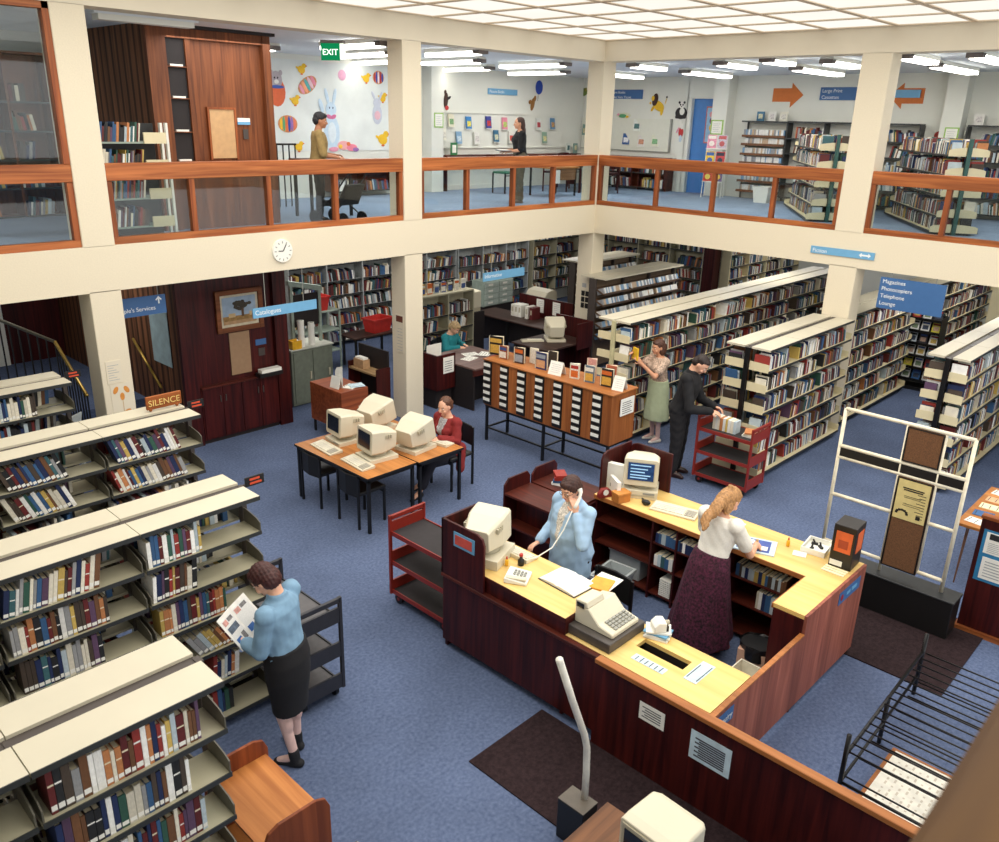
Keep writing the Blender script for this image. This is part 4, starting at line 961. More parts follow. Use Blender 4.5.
tag(b.build('poster', [mat('parchment poster', (222, 202, 136), .8, var=.08), mat('poster ink', (40, 34, 28), .8)]), 'parchment yellow poster with black lettering pinned to the cork board of the exit gate', 'poster')
t = thing('display_screen', 'dark wood display screen with blue poster sheet at the right edge', 'screen', (-4.55, -9, 0), world=True)
MB().box(-4.58, -4.52, -9.8, -8.36, .05, 1.23).build('panel', MAHOG, t)
MB().box(-4.62, -4.50, -9.8, -8.34, 0, .05).build('foot_rail', RAILWY, t)
MB().box(-4.59, -4.51, -9.8, -8.35, 1.22, 1.25).build('top_rail', RAILWY, t)
b = MB().box(-4.586, -4.58, -9.4, -8.40, .58, 1.12, 0)
b.box(-4.59, -4.586, -8.66, -8.43, .88, 1.10, 1).box(-4.59, -4.586, -8.66, -8.44, .61, .84, 1).box(-4.59, -4.586, -8.98, -8.72, .61, 1.1, 1)
b.box(-4.592, -4.59, -8.62, -8.46, 1.03, 1.09, 2)
for i in range(6): b.box(-4.592, -4.59, -8.62, -8.46, .90+.018*i, .905+.018*i, 3); b.box(-4.592, -4.59, -8.62, -8.47, .64+.03*i, .65+.03*i, 3)
b.build('poster_sheet', [mat('poster blue', (44, 122, 168), .6), PAPER, mat('photo dark', (40, 40, 42), .6), mat('print grey', (170, 170, 170), .8)], t)
t = thing('leaflet_table', 'light wood table on hairpin legs covered with leaflets, right edge', 'table', (-3.2, -8.5, 0), world=True)
MB().box(-3.72, -2.38, -9.2, -7.96, .70, .735).build('table_top', TEAKTOP, t, .004)
for x in (-3.62, -2.5):
    for y in (-8.06, -9.1): MB().tube([(x, y, .70), (x-.03, y, .0)], .008).tube([(x+.1, y, .70), (x-.03, y, .0)], .008).build('leg', mat('brown steel', (112, 78, 56), .5), t)
r_ = random.Random(21)
for i in range(14):
    cx, cy = -3.55+(i % 5)*.25, -8.12-(i//5)*.3
    flat('leaflet', '%s leaflet on the hairpin-leg table, %s row, %s in it' % (('white', 'blue', 'cream', 'pale orange')[i % 4], ('front', 'middle', 'back')[i//5], ORD[i % 5+1]), 'leaflet', cx-.08, cx+.08, cy-.1, cy+.1, .736, (PAPER, BLUES, mat('cream slip', (246, 232, 190), .8), mat('pale orange paper', (226, 180, 140), .8))[i % 4], .004+.002*(i % 3), 3, 'leaflets spread on the hairpin-leg table', r_.uniform(-.2, .2))

# ---------------------------------------------------------------- reader terminals
def steel_table(label, x0, x1, y0, y1):
    t = thing('computer_table', label, 'table', ((x0+x1)/2, (y0+y1)/2, 0), world=True)
    MB().box(x0, x1, y0, y1, .705, .73, 0).box(x0-.003, x1+.003, y0-.003, y0, .702, .73, 1).box(x0-.003, x0, y0, y1, .702, .73, 1).build('table_top', [TEAKTOP, BLACK], t)
    MB().box(x0+.02, x1-.02, y0+.02, y0+.045, .66, .705).box(x0+.02, x1-.02, y1-.045, y1-.02, .66, .705).box(x0+.02, x0+.045, y0+.045, y1-.045, .66, .705).box(x1-.045, x1-.02, y0+.045, y1-.045, .66, .705).build('apron', BLACKM, t)
    for x in (x0+.02, x1-.055):
        for y in (y0+.02, y1-.055): MB().box(x, x+.035, y, y+.035, 0, .705).build('leg', BLACKM, t)
    return t
steel_table('wood topped black steel table with two keyboards, nearer the bookcases', -7.64, -6.895, -2.78, -1.27)
steel_table('wood topped black steel table where the woman in red types', -6.875, -6.13, -2.81, -1.30)
terminal('computer', 'putty monitor with dark screen, front one of the pair facing the bookcases', (-7.14, -2.32, .73), -PI/2-.12, tilt=-.06, base_h=.05, wide=.36, sw=.36)
terminal('computer', 'putty monitor with dark screen, rear one of the pair facing the bookcases', (-7.08, -1.60, .73), -PI/2-.1, tilt=-.06, base_h=.05, wide=.36, sw=.36)
terminal('computer', 'putty monitor seen from its back, in front of the woman in red', (-6.60, -2.42, .73), PI/2+.12, tilt=-.22, base_h=.05, wide=.36, sw=.40)
terminal('computer', 'putty monitor seen from behind at the far end of the two tables', (-6.50, -1.52, .73), PI/2+.1, tilt=-.22, base_h=.05, wide=.36, sw=.40)
keyboard('long putty keyboard on the near table, further from the viewer', (-7.44, -1.68, .73), -PI/2-.08, .48, .19)
keyboard('long putty keyboard on the near table, at its front corner', (-7.45, -2.34, .73), -PI/2-.08, .48, .19)
keyboard('putty keyboard under the hands of the woman in red', (-6.26, -2.46, .73), PI/2+.15, .42, .18)
def chair(label, loc, rotz, grp=None, seat_m=BLACK, leg_m=BLACKM, back=True, top=.84):
    t = thing('chair', label, 'chair', loc, rotz, grp)   # faces local +y
    MB().prism([(-.2, .43), (.2, .43), (.22, .45), (.2, .475), (-.2, .475), (-.22, .45)], 'x', -.21, .21).build('seat', seat_m, t, .01)
    for sx in (-1, 1):
        MB().box(sx*.2-.013, sx*.2+.013, .17, .196, 0, .44).build('leg', leg_m, t)
        MB().box(sx*.2-.013, sx*.2+.013, -.215, -.19, 0, top-.02 if back else .44).build('leg', leg_m, t)
    MB().box(-.19, .19, .175, .19, .38, .40).build('stretcher', leg_m, t)
    if back: MB().prism([(-.19, -.205), (0, -.235), (.19, -.205), (.19, -.185), (0, -.215), (-.19, -.185)], 'z', top-.28, top).build('backrest', seat_m, t, .008)
    return t
chair('black chair tucked under the near computer table, further from the viewer', (-7.43, -1.60, 0), -PI/2, top=.69)
chair('black chair tucked under the near computer table, at its front corner', (-7.43, -2.38, 0), -PI/2, top=.69)
chair('black chair the woman in red sits on', (-5.90, -2.34, 0), PI/2)

chair('black chair inside the counter behind the open ledger', (-7.62, -6.14, 0), PI/2)
# ---------------------------------------------------------------- card catalogue with its display
t = thing('card_catalogue', 'long oak card catalogue on a black stand with columns of small drawers', 'cabinet', (-4.1, -2.65, 0), world=True)
MB().box(-4.40, -3.86, -3.84, -1.46, .58, 1.285).build('carcass', CATW, t, .003)
MB().box(-4.42, -3.84, -3.86, -1.44, 1.285, 1.305).build('top_board', CATWY, t, .003)
for c_ in range(7):
    yc = -1.53 - c_*.345
    MB().box(-4.408, -4.40, yc-.085, yc+.085, .60, 1.275).build('drawer_column', BLACK, t)
    for r in range(6):
        z = 1.215 - r*.108
        d = MB().box(-4.42, -4.408, yc-.075, yc+.075, z-.045, z+.045).build('drawer', mat('black drawer', (30, 28, 28), .5), t)
        MB().box(-4.428, -4.42, yc-.066, yc+.066, z-.016, z+.030).build('label_holder', PAPER, d)
MB().box(-4.39, -3.88, -3.82, -1.48, .545, .58).build('stand_frame', BLACKM, t)
for y in (-1.50, -2.65, -3.80):
    for x in (-4.37, -3.90): MB().box(x-.018, x+.018, y-.018, y+.018, 0, .545).build('leg', BLACKM, t)
for x in (-4.37, -3.90): MB().box(x-.012, x+.012, -3.8, -1.5, .20, .225).build('stretcher', BLACKM, t)
for y in (-1.5, -2.65, -3.8): MB().box(-4.37, -3.9, y-.012, y+.012, .20, .225).build('stretcher', BLACKM, t)
b = MB().box(-4.24, -3.93, -3.868, -3.862, .97, 1.21, 0)
for i in range(6): b.box(-4.2, -3.98-.03*(i % 2), -3.87, -3.868, 1.0+.03*i, 1.008+.03*i, 1)
tag(b.build('notice', [PAPER, mat('print ink', (70, 72, 80), .8)]), 'white typed notice on the end of the card catalogue', 'notice')
def standing_book(label, x, y, z, rot, w=.13, h=.19, th=.03, cov=BLACK, art=None, fan=True):
    t = thing('display_book', label, 'book', (x, y, z), rot, None)      # cover faces local -x
    Ma = Matrix.Rotation(.30, 4, 'Z') if fan else Matrix.Identity(4)
    MB().box(0, .006, -w/2, w/2, 0, h).build('front_cover', cov, t)
    Mb = Matrix.Translation((.003, w/2, 0)) @ Matrix.Rotation(.42, 4, 'Z') @ Matrix.Translation((0, -w, 0))
    MB().box(0, .004, 0, w, 0, h, 0, Mb).build('back_cover', cov, t)
    Mp = Matrix.Translation((.003, w/2, 0)) @ Matrix.Rotation(.2, 4, 'Z') @ Matrix.Translation((0, -w*.97, 0))
    MB().box(-.006, th*.5, 0, w*.95, .004, h-.004, 0, Mp).build('pages', PAGES, t)
    if art:
        b = MB().box(-.0015, 0, -w*.38, w*.38, h*.1, h*.55, 0).box(-.0015, 0, -w*.4, w*.4, h*.66, h*.88, 1)
        b.build('cover_art', art, t)
    return t
def col(n, c): return mat(n, c, .5, var=.2, scale=40)
SK, GD, GR, OR, BLU, WH = col('art skin', (206, 160, 120)), col('art gold', (206, 162, 70)), col('art grey', (150, 160, 170)), col('art orange', (206, 104, 44)), col('art blue', (60, 84, 140)), col('art white', (226, 222, 210))
DB = [('black folder with a yellow top standing at the left end of the card catalogue', -4.13, -1.42, .30, .2, .24, .06, BLACK, (GD, GD)),
      ('orange and black paperback second from the left on the card catalogue', -4.22, -1.66, .1, .13, .17, .04, col('cover rust', (150, 82, 50)), (WH, BLU)),
      ('dark brown novel third from the left on the card catalogue', -4.22, -1.98, .15, .15, .2, .05, col('cover umber', (70, 50, 44)), (GR, OR)),
      ('white backed novel standing behind the brown one on the catalogue', -4.06, -2.12, -.1, .12, .19, .06, WH, None),
      ('navy novel with pale figures at the middle of the card catalogue', -4.21, -2.40, .1, .17, .21, .05, col('cover night blue', (52, 56, 96)), (SK, GR)),
      ('dark upright book behind the navy novel on the catalogue', -4.0, -2.44, .1, .13, .2, .05, col('cover black olive', (58, 52, 44)), None),
      ('white and red novel left of the castle-grey novel on the catalogue', -4.2, -3.02, .25, .12, .18, .05, WH, (OR, col('art red', (170, 50, 40)))),
      ('grey blue novel third from the right on the card catalogue', -4.19, -3.27, .2, .13, .2, .05, col('cover slate', (96, 112, 128)), (GD, WH)),
      ('pale pink topped book behind the grey blue novel on the catalogue', -3.95, -3.12, .2, .12, .22, .05, col('cover rose', (206, 150, 140)), None),
      ('black and orange novel near the right end of the card catalogue', -4.17, -3.55, .15, .16, .21, .05, col('cover coal', (40, 34, 30)), (GD, OR)),
      ('reddish book standing behind the black and orange novel', -3.95, -3.46, .2, .14, .2, .06, col('cover tan red', (176, 96, 70)), None)]
for l, x, y, r, w_, h_, th, cv, art in DB: standing_book(l, x, y, 1.305, r, w_*1.18, h_*1.2, th, cv, art)
def tent(label, x, y, z, rot, w=.2, h=.2, m=PAPER, cat='card'):
    t = thing('card_sign', label, cat, (x, y, z), rot)
    M = Matrix.Rotation(.38, 4, 'Y'); b = MB().box(0, .004, -w/2, w/2, 0, h, 0, M)
    for i in range(5): b.box(-.001, 0, -w*.36, w*(.36-.08*(i % 2)), h*(.2+.14*i), h*(.22+.14*i), 1, M)
    b.build('face', [m, mat('faint print', (170, 172, 178), .8)], t)
    M2 = Matrix.Translation((h*.74, 0, 0)) @ Matrix.Rotation(-.38, 4, 'Y'); MB().box(-.004, 0, -w/2, w/2, 0, h, 0, M2).build('back', m, t)
tent('white card sign leaning among the novels at the middle of the catalogue', -4.28, -2.72, 1.305, .1, .22, .2)
tent('white card sign at the right end of the card catalogue top', -4.2, -3.76, 1.305, .15, .17, .2)
# ---------------------------------------------------------------- enquiry desks behind
DKW = wood('dark desk wood', (48, 32, 28), (74, 50, 42), 'y', .4)
t = thing('enquiry_desk', 'dark wood enquiry desk with raised hood where the woman in teal writes', 'desk', (-3.3, .3, 0), world=True)
MB().box(-4.02, -3.6, .03, .06, .34, .95).build('hood_panel', MAHOG, t); MB().box(-4.02, -3.99, .06, .78, .34, .95).build('hood_panel', MAHOG, t)
MB().box(-3.99, -3.6, .06, .75, .70, .73).build('hood_shelf', MAHOGX, t)
MB().box(-3.6, -2.55, -.45, .72, .72, .75).build('desk_top', wood('desk sheen', (96, 72, 66), (128, 100, 92), 'x', .3), t, .004)
MB().box(-3.62, -2.55, -.44, -.41, .62, .72).build('apron', MAHOGX, t); MB().box(-3.58, -3.55, -.4, .7, 0, .72).build('side_panel', TOEK, t); MB().box(-2.6, -2.57, -.4, .7, 0, .72).build('side_panel', TOEK, t); MB().box(-3.55, -2.6, .0, .03, 0, .72).build('modesty_panel', TOEK, t)
MB().box(-3.98, -3.62, .1, .72, 0, .34).build('plinth', TOEK, t)
b = MB().box(-3.88, -3.64, .024, .03, .62, .90, 0)
for i in range(5): b.box(-3.85, -3.68, .022, .024, .66+.04*i, .668+.04*i, 1)
tag(b.build('notice', [PAPER, mat('print ink', (70, 72, 80), .8)]), 'white typed notice on the hood of the enquiry desk', 'notice')
t = thing('card_sign', 'plain cream card standing up inside the enquiry desk hood', 'card', (-3.62, .55, .73)); MB().box(-.17, .17, 0, .006, 0, .26).build('card', PAPER, t)
for i, (x, y, a) in enumerate(((-3.2, .1, .2), (-3.0, .28, -.3), (-2.8, .12, .5))): flat('paper_sheet', ('white sheet nearest the notice on the enquiry desk', 'white sheet under the hand of the woman in teal', 'white sheet furthest right on the enquiry desk')[i], 'paper', x-.14, x+.14, y-.1, y+.1, .751+.004*i, PAPER, .003, 4, None, a)
flat('red_folder', 'flat red folder on the enquiry desk edge', 'folder', -2.95, -2.65, -.3, -.05, .751, mat('folder red', (150, 52, 60), .6), .008, rot=.1)
t = thing('information_desk', 'long dark information desk with tall dark screen along its back', 'desk', (-.2, 1.7, 0), world=True)
MB().box(-.52, .22, .75, 2.78, .71, .742).build('desk_top', DKW, t, .004)
MB().box(.26, .30, .62, 2.1, 0, 1.16).build('screen_panel', MAHOG, t)
for x, y in ((-.48, .8), (-.48, 2.7), (.15, 2.7), (-.48, 1.75)): MB().box(x, x+.05, y, y+.05, 0, .71).build('leg', BLACK, t)
MB().box(-.3, -.27, .85, 2.6, .2, .7).build('modesty_panel', TOEK, t)
t = thing('terminal_desk', 'dark desk carrying a putty terminal beside the corner column', 'desk', (-1.1, 0, 0), world=True)
MB().box(-1.75, -.55, -.46, .45, .71, .742).build('desk_top', DKW, t, .004)
MB().box(-.95, -.5, -.5, -.47, .62, 1.12).build('side_screen', MAHOG, t); MB().box(-.53, -.5, -.47, .4, .0, 1.12).build('side_screen', MAHOG, t)
for x, y in ((-1.72, -.42), (-1.72, .36)): MB().box(x, x+.05, y, y+.05, 0, .71).build('leg', BLACK, t)
MB().box(-1.6, -.6, .2, .22, .1, .71).build('modesty_panel', TOEK, t)
terminal('computer', 'putty monitor seen from its back on the desk beside the corner column', (-1.02, .0, .742), 2.45, tilt=-.2, base_h=.05, wide=.36, sw=.38)
keyboard('putty keyboard on the desk beside the corner column', (-1.42, .22, .742), 2.5, .42, .18)
t = thing('desk_telephone', 'white telephone behind the putty monitor near the corner column', 'telephone', (-.75, .33, .742), .4); MB().prism([(-.1, 0), (.1, 0), (.1, .06), (-.1, .03)], 'x', -.08, .08).build('body', PAPER, t, .006); MB().tube([(-.08, .06, .07), (0, .07, .1), (.08, .06, .07)], [.025, .016, .025], 8).build('handset', PAPER, t, smooth=True)
for i, (y, h_, m) in enumerate(((1.95, .25, WH), (1.85, .26, PAPER), (1.75, .26, PAPER), (1.55, .26, WH), (1.42, .25, mat('cloth dark red', (96, 30, 30), .6)))):
    t = thing('box_file', ('white box file furthest left on the information desk', 'white box file second from the left on the information desk', 'white box file third from the left on the information desk', 'white box file beside the dark red one', 'dark red box file on the information desk')[i], 'box file', (0, y, .742), 0)
    MB().box(-.12, .12, -.045, .045, 0, h_, 0).box(-.124, -.12, -.02, .02, h_*.4, h_*.8, 1).build('case', [m, PUTTY2], t, .004)
for y0, nm in ((1.50, 'left'), (1.05, 'right')):
    b = MB().box(.252, .26, y0-.1, y0+.1, .84, 1.12, 0)
    for i in range(6): b.box(.25, .252, y0-.08, y0+.06, .87+.04*i, .876+.04*i, 1)
    tag(b.build('notice', [PAPER, mat('faint print', (170, 172, 178), .8)]), 'white sheet on the dark information desk screen, %s' % ('further from the corner column' if nm == 'left' else 'nearer the corner column'), 'notice')
t = thing('printer', 'cream printer with curved paper cover behind the information desk screen', 'printer', (.55, 1.75, 0))
MB().box(-.22, .22, -.3, .3, .0, .95).build('stand', MAHOG, t); MB().prism([(-.22, .95), (.22, .95), (.22, 1.22), (.1, 1.28), (-.1, 1.24), (-.22, 1.1)], 'y', -.28, .28).build('cover', PUTTY, t, .01)
t = thing('drawer_unit', 'grey-green plastic drawer unit under the Information sign', 'drawers', (.55, 3.2, 0), world=True)
GG = mat('grey green plastic', (150, 164, 152), .5)
MB().box(.08, 1.02, 3.02, 3.4, .72, 1.28).build('carcass', GG, t); MB().box(.05, 1.05, 3.0, 3.42, 0, .72).build('stand', TOEK, t)
for i in range(2):
    for j in range(4): d = MB().box(.1+i*.46, .54+i*.46, 2.99, 3.02, .74+j*.135, .86+j*.135).build('drawer', mat('drawer pale', (176, 188, 178), .5), t, .004); MB().box(.2+i*.46, .34+i*.46, 2.984, 2.99, .78+j*.135, .82+j*.135).build('label_holder', PAPER, d)
# back of the information area: shelving with binders, the case behind the woman in teal
wallcase('wall shelving of blue and white binders behind the Information sign', .8, 3.3, 3, 4.6, .28, (1.77, 1.32, .95, .55, .12), 2.15, 'x', 1, mat('grey shelf', (176, 180, 178), .5), .05)
wallcase('grey wall shelving of papers and trays behind the left column', -3.9, .7, 5, 4.58, .3, (2.0, 1.75, 1.4, 1.1, .8, .45, .1), 2.3, 'x', 1, mat('grey shelf', (176, 180, 178), .5), .08)
wallcase('low bookcase with face-out books on top behind the woman in teal', -2.62, -1.24, 2, 2.0, .3, (1.02, .72, .4, .1), 1.42, 'x', 1, SHELFM)
cv = [('yellow and white', GD), ('orange and white', OR), ('pale blue', GR), ('deep blue', BLU), ('black and gold', col('cover coal', (40, 34, 30))), ('white', WH), ('cream', PAPER)]
for i, (n, m) in enumerate(cv):
    standing_book(n + ' face-out book on the low bookcase top, %s from the column' % ORD[i+1], -2.5+i*.18, 2.12, 1.452, -PI/2*0+PI/2, .14, .21, .03, m, (WH, OR) if i % 2 else (BLU, WH))
t = thing('computer', 'putty monitor back on the low bookcase end under the binders', 'computer', (-1.02, 2.3, 1.0)); MB().loft([[Vector((sx*w_, y, z)) for sx, z in ((-1, 0), (1, 0), (1, .34), (-1, .34))] for y, w_ in ((-.16, .14), (.0, .2), (.2, .2))]).build('monitor_case', PUTTY, t, .01); MB().box(-.14, .14, -.14, .14, -.08, 0).build('stand', PUTTY2, t); MB().box(-.2, .2, -.2, .2, -1.0, -.08).build('pedestal', TOEK, t)
t = thing('filing_cabinet', 'grey green steel cabinet topped with rolled paper tubes, behind the brown catalogue box', 'cabinet', (-5.25, 2.0, 0), world=True)
CABG = mat('cabinet grey green', (112, 118, 104), .5)
MB().box(-5.72, -4.9, 1.75, 2.3, .02, .98).build('carcass', CABG, t, .004); MB().box(-5.74, -4.88, 1.73, 2.32, .98, 1.0).build('top_board', mat('cabinet top', (196, 198, 186), .5), t)
for x in (-5.68, -5.3): d = MB().box(x, x+.36, 1.735, 1.75, .06, .94).build('door', CABG, t); MB().box(x+.3, x+.33, 1.72, 1.735, .45, .58).build('handle', PUTTY2, d)
t = thing('display_stand', 'grey green angled steel stand on the cabinet beside the red crate', 'stand', (-5.2, 2.1, 1.0), world=True)
for x, z in ((-5.5, 1.05), (-4.95, .9)): MB().box(x-.025, x+.025, 1.98, 2.03, 1.0, 1.0+z).build('post', GG, t)
MB().prism([(-5.55, 2.02), (-4.9, 1.86), (-4.9, 1.95), (-5.55, 2.1)], 'y', 1.97, 2.06).build('top_rail', GG, t); MB().box(-5.5, -4.95, 2.0, 2.02, 1.3, 1.85).build('panel', TOEK, t)
for i, x in enumerate((-5.44, -5.24)):
    t = thing('paper_tube', ('white paper roll standing in the yellow box', 'white paper roll right of the yellow box')[i], 'paper roll', (x, 1.85, 1.0)); MB().tube([(0, 0, .0), (0, 0, .45-.06*i)], .055, 16).build('roll', PAPER, t, smooth=False); MB().cyl((0, 0, .44-.06*i), (0, 0, .452-.06*i), .04).build('core', GREYPL, t)
t = thing('yellow_box', 'open yellow box on the steel cabinet at the foot of a paper roll', 'box', (-5.56, 1.8, 1.0)); MB().box(-.12, .06, -.05, -.04, 0, .14).box(-.12, -.11, -.04, .1, 0, .14).box(-.12, .06, .1, .11, 0, .14).box(-.12, .06, -.04, .1, 0, .01).build('box', YEL, t)
def redcrate(label, x, y, z, rot): 
    t = crate(label, x, y, rot, .5, .36, .28, mat('red crate plastic', (190, 48, 42), .5)); t.location.z = z; return t
t = thing('side_table', 'dark side table carrying a red crate behind the left column', 'table', (-3.1, 3.1, 0), world=True)
MB().box(-3.6, -2.5, 2.85, 3.4, .60, .63).build('table_top', DKW, t)
for x in (-3.55, -2.6):
    for y in (2.9, 3.3): MB().box(x, x+.04, y, y+.04, 0, .6).build('leg', BLACK, t)
redcrate('bright red plastic crate on the dark side table behind the left column', -2.85, 3.1, .63, .1)
redcrate('bright red plastic crate high behind the steel stand', -4.2, 3.3, 1.2, .0)
t = thing('low_shelf', 'grey steel shelf rack holding the upper red crate', 'shelf', (-4.2, 3.3, 0), world=True)
for z in (.4, .8, 1.18): MB().box(-4.6, -3.75, 3.08, 3.52, z, z+.02).build('shelf', GG, t)
for x in (-4.6, -3.78):
    for y in (3.08, 3.49): MB().box(x, x+.03, y, y+.03, 0, 1.2).build('leg', GG, t)
# brown catalogue box and sorter in front of the column
BOXW = wood('brown box wood', (120, 58, 34), (156, 82, 48), 'x', .35)
t = thing('leaflet_cabinet', 'small red-brown wooden cabinet on black legs with leaflets on top', 'cabinet', (-5.85, .25, 0), world=True)
MB().box(-6.1, -5.6, -.15, .66, .2, .8).build('carcass', BOXW, t, .004)
for x in (-6.08, -5.65):
    for y in (-.13, .60): MB().box(x, x+.03, y, y+.03, 0, .2).build('leg', BLACK, t)
t = thing('card_sign', 'small white folded card on the red-brown cabinet', 'card', (-6.03, .12, .8), .1); MB().prism([(0, 0), (.006, 0), (.05, .17), (.09, 0), (.096, 0), (.05, .182)], 'y', -.1, .1).build('fold', PAPER, t)
t = thing('leaflet', 'tall pale leaflet upright on the red-brown cabinet', 'leaflet', (-5.88, .2, .8), .5); MB().prism([(-.06, 0), (.06, 0), (.06, .22), (.03, .28), (-.06, .3)], 'x', 0, .006).build('sheet', mat('pale grey paper', (206, 206, 200), .8), t)
for i, (x, y, a) in enumerate(((-5.8, .02, .4), (-5.72, -.02, -.3))): flat('leaflet', ('white leaflets fanned on the red-brown cabinet', 'pale blue leaflet at the edge of the red-brown cabinet')[i], 'leaflet', x-.11, x+.11, y-.09, y+.09, .801+.012*i, (PAPER, PB)[i], .012, 2, None, a)
t = thing('sorting_unit', 'dark sorting shelf unit left of the column foot holding a small box', 'shelf unit', (-4.95, .8, 0), world=True)
MB().box(-5.0, -4.75, .42, 1.15, .70, .73).build('top_board', wood('unit board', (150, 120, 84), (176, 146, 104), 'y', .5), t); MB().box(-4.75, -4.72, .42, 1.2, 0, 1.08).build('back_panel', TOEK, t)
for y in (.40, 1.15): MB().box(-5.0, -4.72, y, y+.025, 0, .82).build('end_panel', MAHOG, t)
MB().box(-5.0, -4.75, .42, 1.15, .25, .27).build('shelf', MAHOGY, t)
t = thing('card_box', 'tan index card box on the sorting unit', 'box', (-4.88, .95, .73)); MB().box(-.07, .07, -.13, .13, 0, .15).build('box', mat('tan card box', (190, 152, 112), .8), t); MB().box(-.05, .05, -.11, .11, .15, .18).build('cards', PAPER, t)
# hanging and wall signs
def hang_sign(name, label, loc, w_, h_, rot, lines, m, sz, inset=.03, top=2.686):
    t = thing(name, label, 'sign', loc, rot)
    MB().box(0, w_, -.008, .008, 0, h_).build('board', m, t)
    for i, ln in enumerate(lines): lettering(ln, sz, SIGNW, t, (inset, -.010, h_-sz*1.05-i*sz*1.32 - (.1 if name == 'hanging_sign' and h_ > .2 and len(lines) == 1 else 0)), FACE_Y)
    return t
t = hang_sign('hanging_sign', 'pale blue hanging sign reading Catalogues', (-7.35, .02, 2.085), 1.01, .135, 0, ['Catalogues'], BLUEL, .09)
for x in (.2, .8): MB().cyl((x, 0, .135), (x, 0, .602), .005, n=6).build('hanger', GREYPL, t)
t = hang_sign('hanging_sign', 'deep blue hanging sign about services with a white upward arrow', (-9.28, .45, 2.24), .95, .24, 0, ["Young People's Services"], BLUES, .076, .07)
t2 = MB().prism([(.85, .13), (.87, .13), (.87, .19), (.89, .17), (.902, .182), (.86, .226), (.818, .182), (.83, .17), (.85, .19)], 'y', -.010, -.0085).build('arrow', SIGNW, t)
for x in (.1, .86): MB().cyl((x, 0, .24), (x, 0, .56), .006, n=6).build('hanger', GREYPL, t)
t = hang_sign('hanging_sign', 'pale blue hanging sign reading Information above the desks', (-2.98, .02, 2.08), 1.04, .145, 0, ['Information'], BLUEL, .09)
for x in (.2, .8): MB().cyl((x, 0, .145), (x, 0, .607), .005, n=6).build('hanger', GREYPL, t)
t = hang_sign('wall_sign', 'pale blue sign reading Fiction with a double arrow on the beam', (-.012, -4.31, 2.835), .99, .11, -PI/2, ['Fiction'], BLUEL, .085)
MB().prism([(.76, .055), (.80, .09), (.80, .067), (.90, .067), (.90, .09), (.94, .055), (.90, .02), (.90, .043), (.80, .043), (.80, .02)], 'y', -.0105, -.0085).build('arrow', SIGNW, t)
t = hang_sign('hanging_sign', 'large deep blue sign listing Magazines, Photocopiers, Telephone and Lounge', (.02, -5.44, 2.145), .93, .465, -PI/2, ['Magazines', 'Photocopiers', 'Telephone', 'Lounge'], BLUES, .082, .035)
for x in (.15, .78): MB().cyl((x, 0, .465), (x, 0, .543), .006, n=6).build('hanger', GREYPL, t)
t = thing('wall_clock', 'round white wall clock with black hands on the beam', 'clock', (-6.86, -.0, 2.95))
b = MB(); b.cyl((0, 0, 0), (0, -.035, 0), .155, .15, 32); b.build('case', PAPER, t)
b = MB()
for i in range(12):
    a = PI/6*i; M = Matrix.Translation((.115*math.sin(a), -.037, .115*math.cos(a))) @ Matrix.Rotation(a, 4, 'Y'); b.box(-.006, .006, -.001, .001, -.014, .014, 0, M)
b.build('hour_marks', GREYPL, t)
for nm, a, L_ in (('hour_hand', -1.5, .07), ('minute_hand', .55, .10)): MB().box(-.006, .006, -.041, -.039, 0, L_, 0, Matrix.Rotation(a, 4, 'Y')).build(nm, BLACK, t)
# stair corner: panelled tower (ground), stairs, map
slab('wall_tower', [(-7.62, -6.14, 1.24, 4.9, 0, 2.81)], MAHOG)
slab('trim_6', [(-6.34, -6.12, 1.16, 1.24, 0, 2.81), (-7.86, -7.64, 1.16, 1.24, 0, 2.81)], MAHOG)
slab('wall_stair_side', [(-7.66, -7.62, 1.24, 6.4, 0, 2.81)], SLATS)
t = thing('cupboard', 'low dark wood cupboard built under the painting', 'cupboard', (-6.95, 1.18, 0), world=True)
MB().box(-7.62, -6.36, 1.18, 1.238, .06, .86).build('carcass', MAHOG, t); MB().box(-7.62, -6.36, 1.14, 1.238, .86, .885).build('top_board', MAHOGX, t); MB().box(-7.62, -6.36, 1.2, 1.238, 0, .06).build('toe_kick', TOEK, t)
for i in range(4): d = MB().box(-7.60+i*.315, -7.60+i*.315+.305, 1.165, 1.18, .08, .85).build('door', MAHOG, t); MB().box(-7.60+i*.315+(.26 if i % 2 == 0 else .03), -7.60+i*.315+(.275 if i % 2 == 0 else .045), 1.15, 1.165, .62, .72).build('handle', DARKM, d)
t = thing('painting', 'framed landscape painting of a broad tree over the low cupboard', 'painting', (-6.88, 1.2, 1.94), world=True)
FR = wood('frame brown', (104, 58, 32), (140, 84, 50), 'x', .4)
for d in ((-7.26, -7.19, 1.63, 2.25), (-6.57, -6.50, 1.63, 2.25), (-7.19, -6.57, 1.63, 1.70), (-7.19, -6.57, 2.18, 2.25)): MB().box(d[0], d[1], 1.19, 1.235, d[2], d[3]).build('frame', FR, t, .004)
b = MB().box(-7.19, -6.57, 1.222, 1.234, 1.70, 2.18, 0).box(-7.15, -6.61, 1.218, 1.222, 1.74, 2.14, 1).box(-7.15, -6.61, 1.217, 1.218, 1.74, 1.86, 2)
r_ = random.Random(3)
for i in range(26): a = r_.uniform(0, 2*PI); q = r_.uniform(0, 1); b.ell((-6.83+.14*q*math.cos(a), 1.217, 2.02+.075*q*math.sin(a)), (.035, .002, .025), 3, 8, 6)
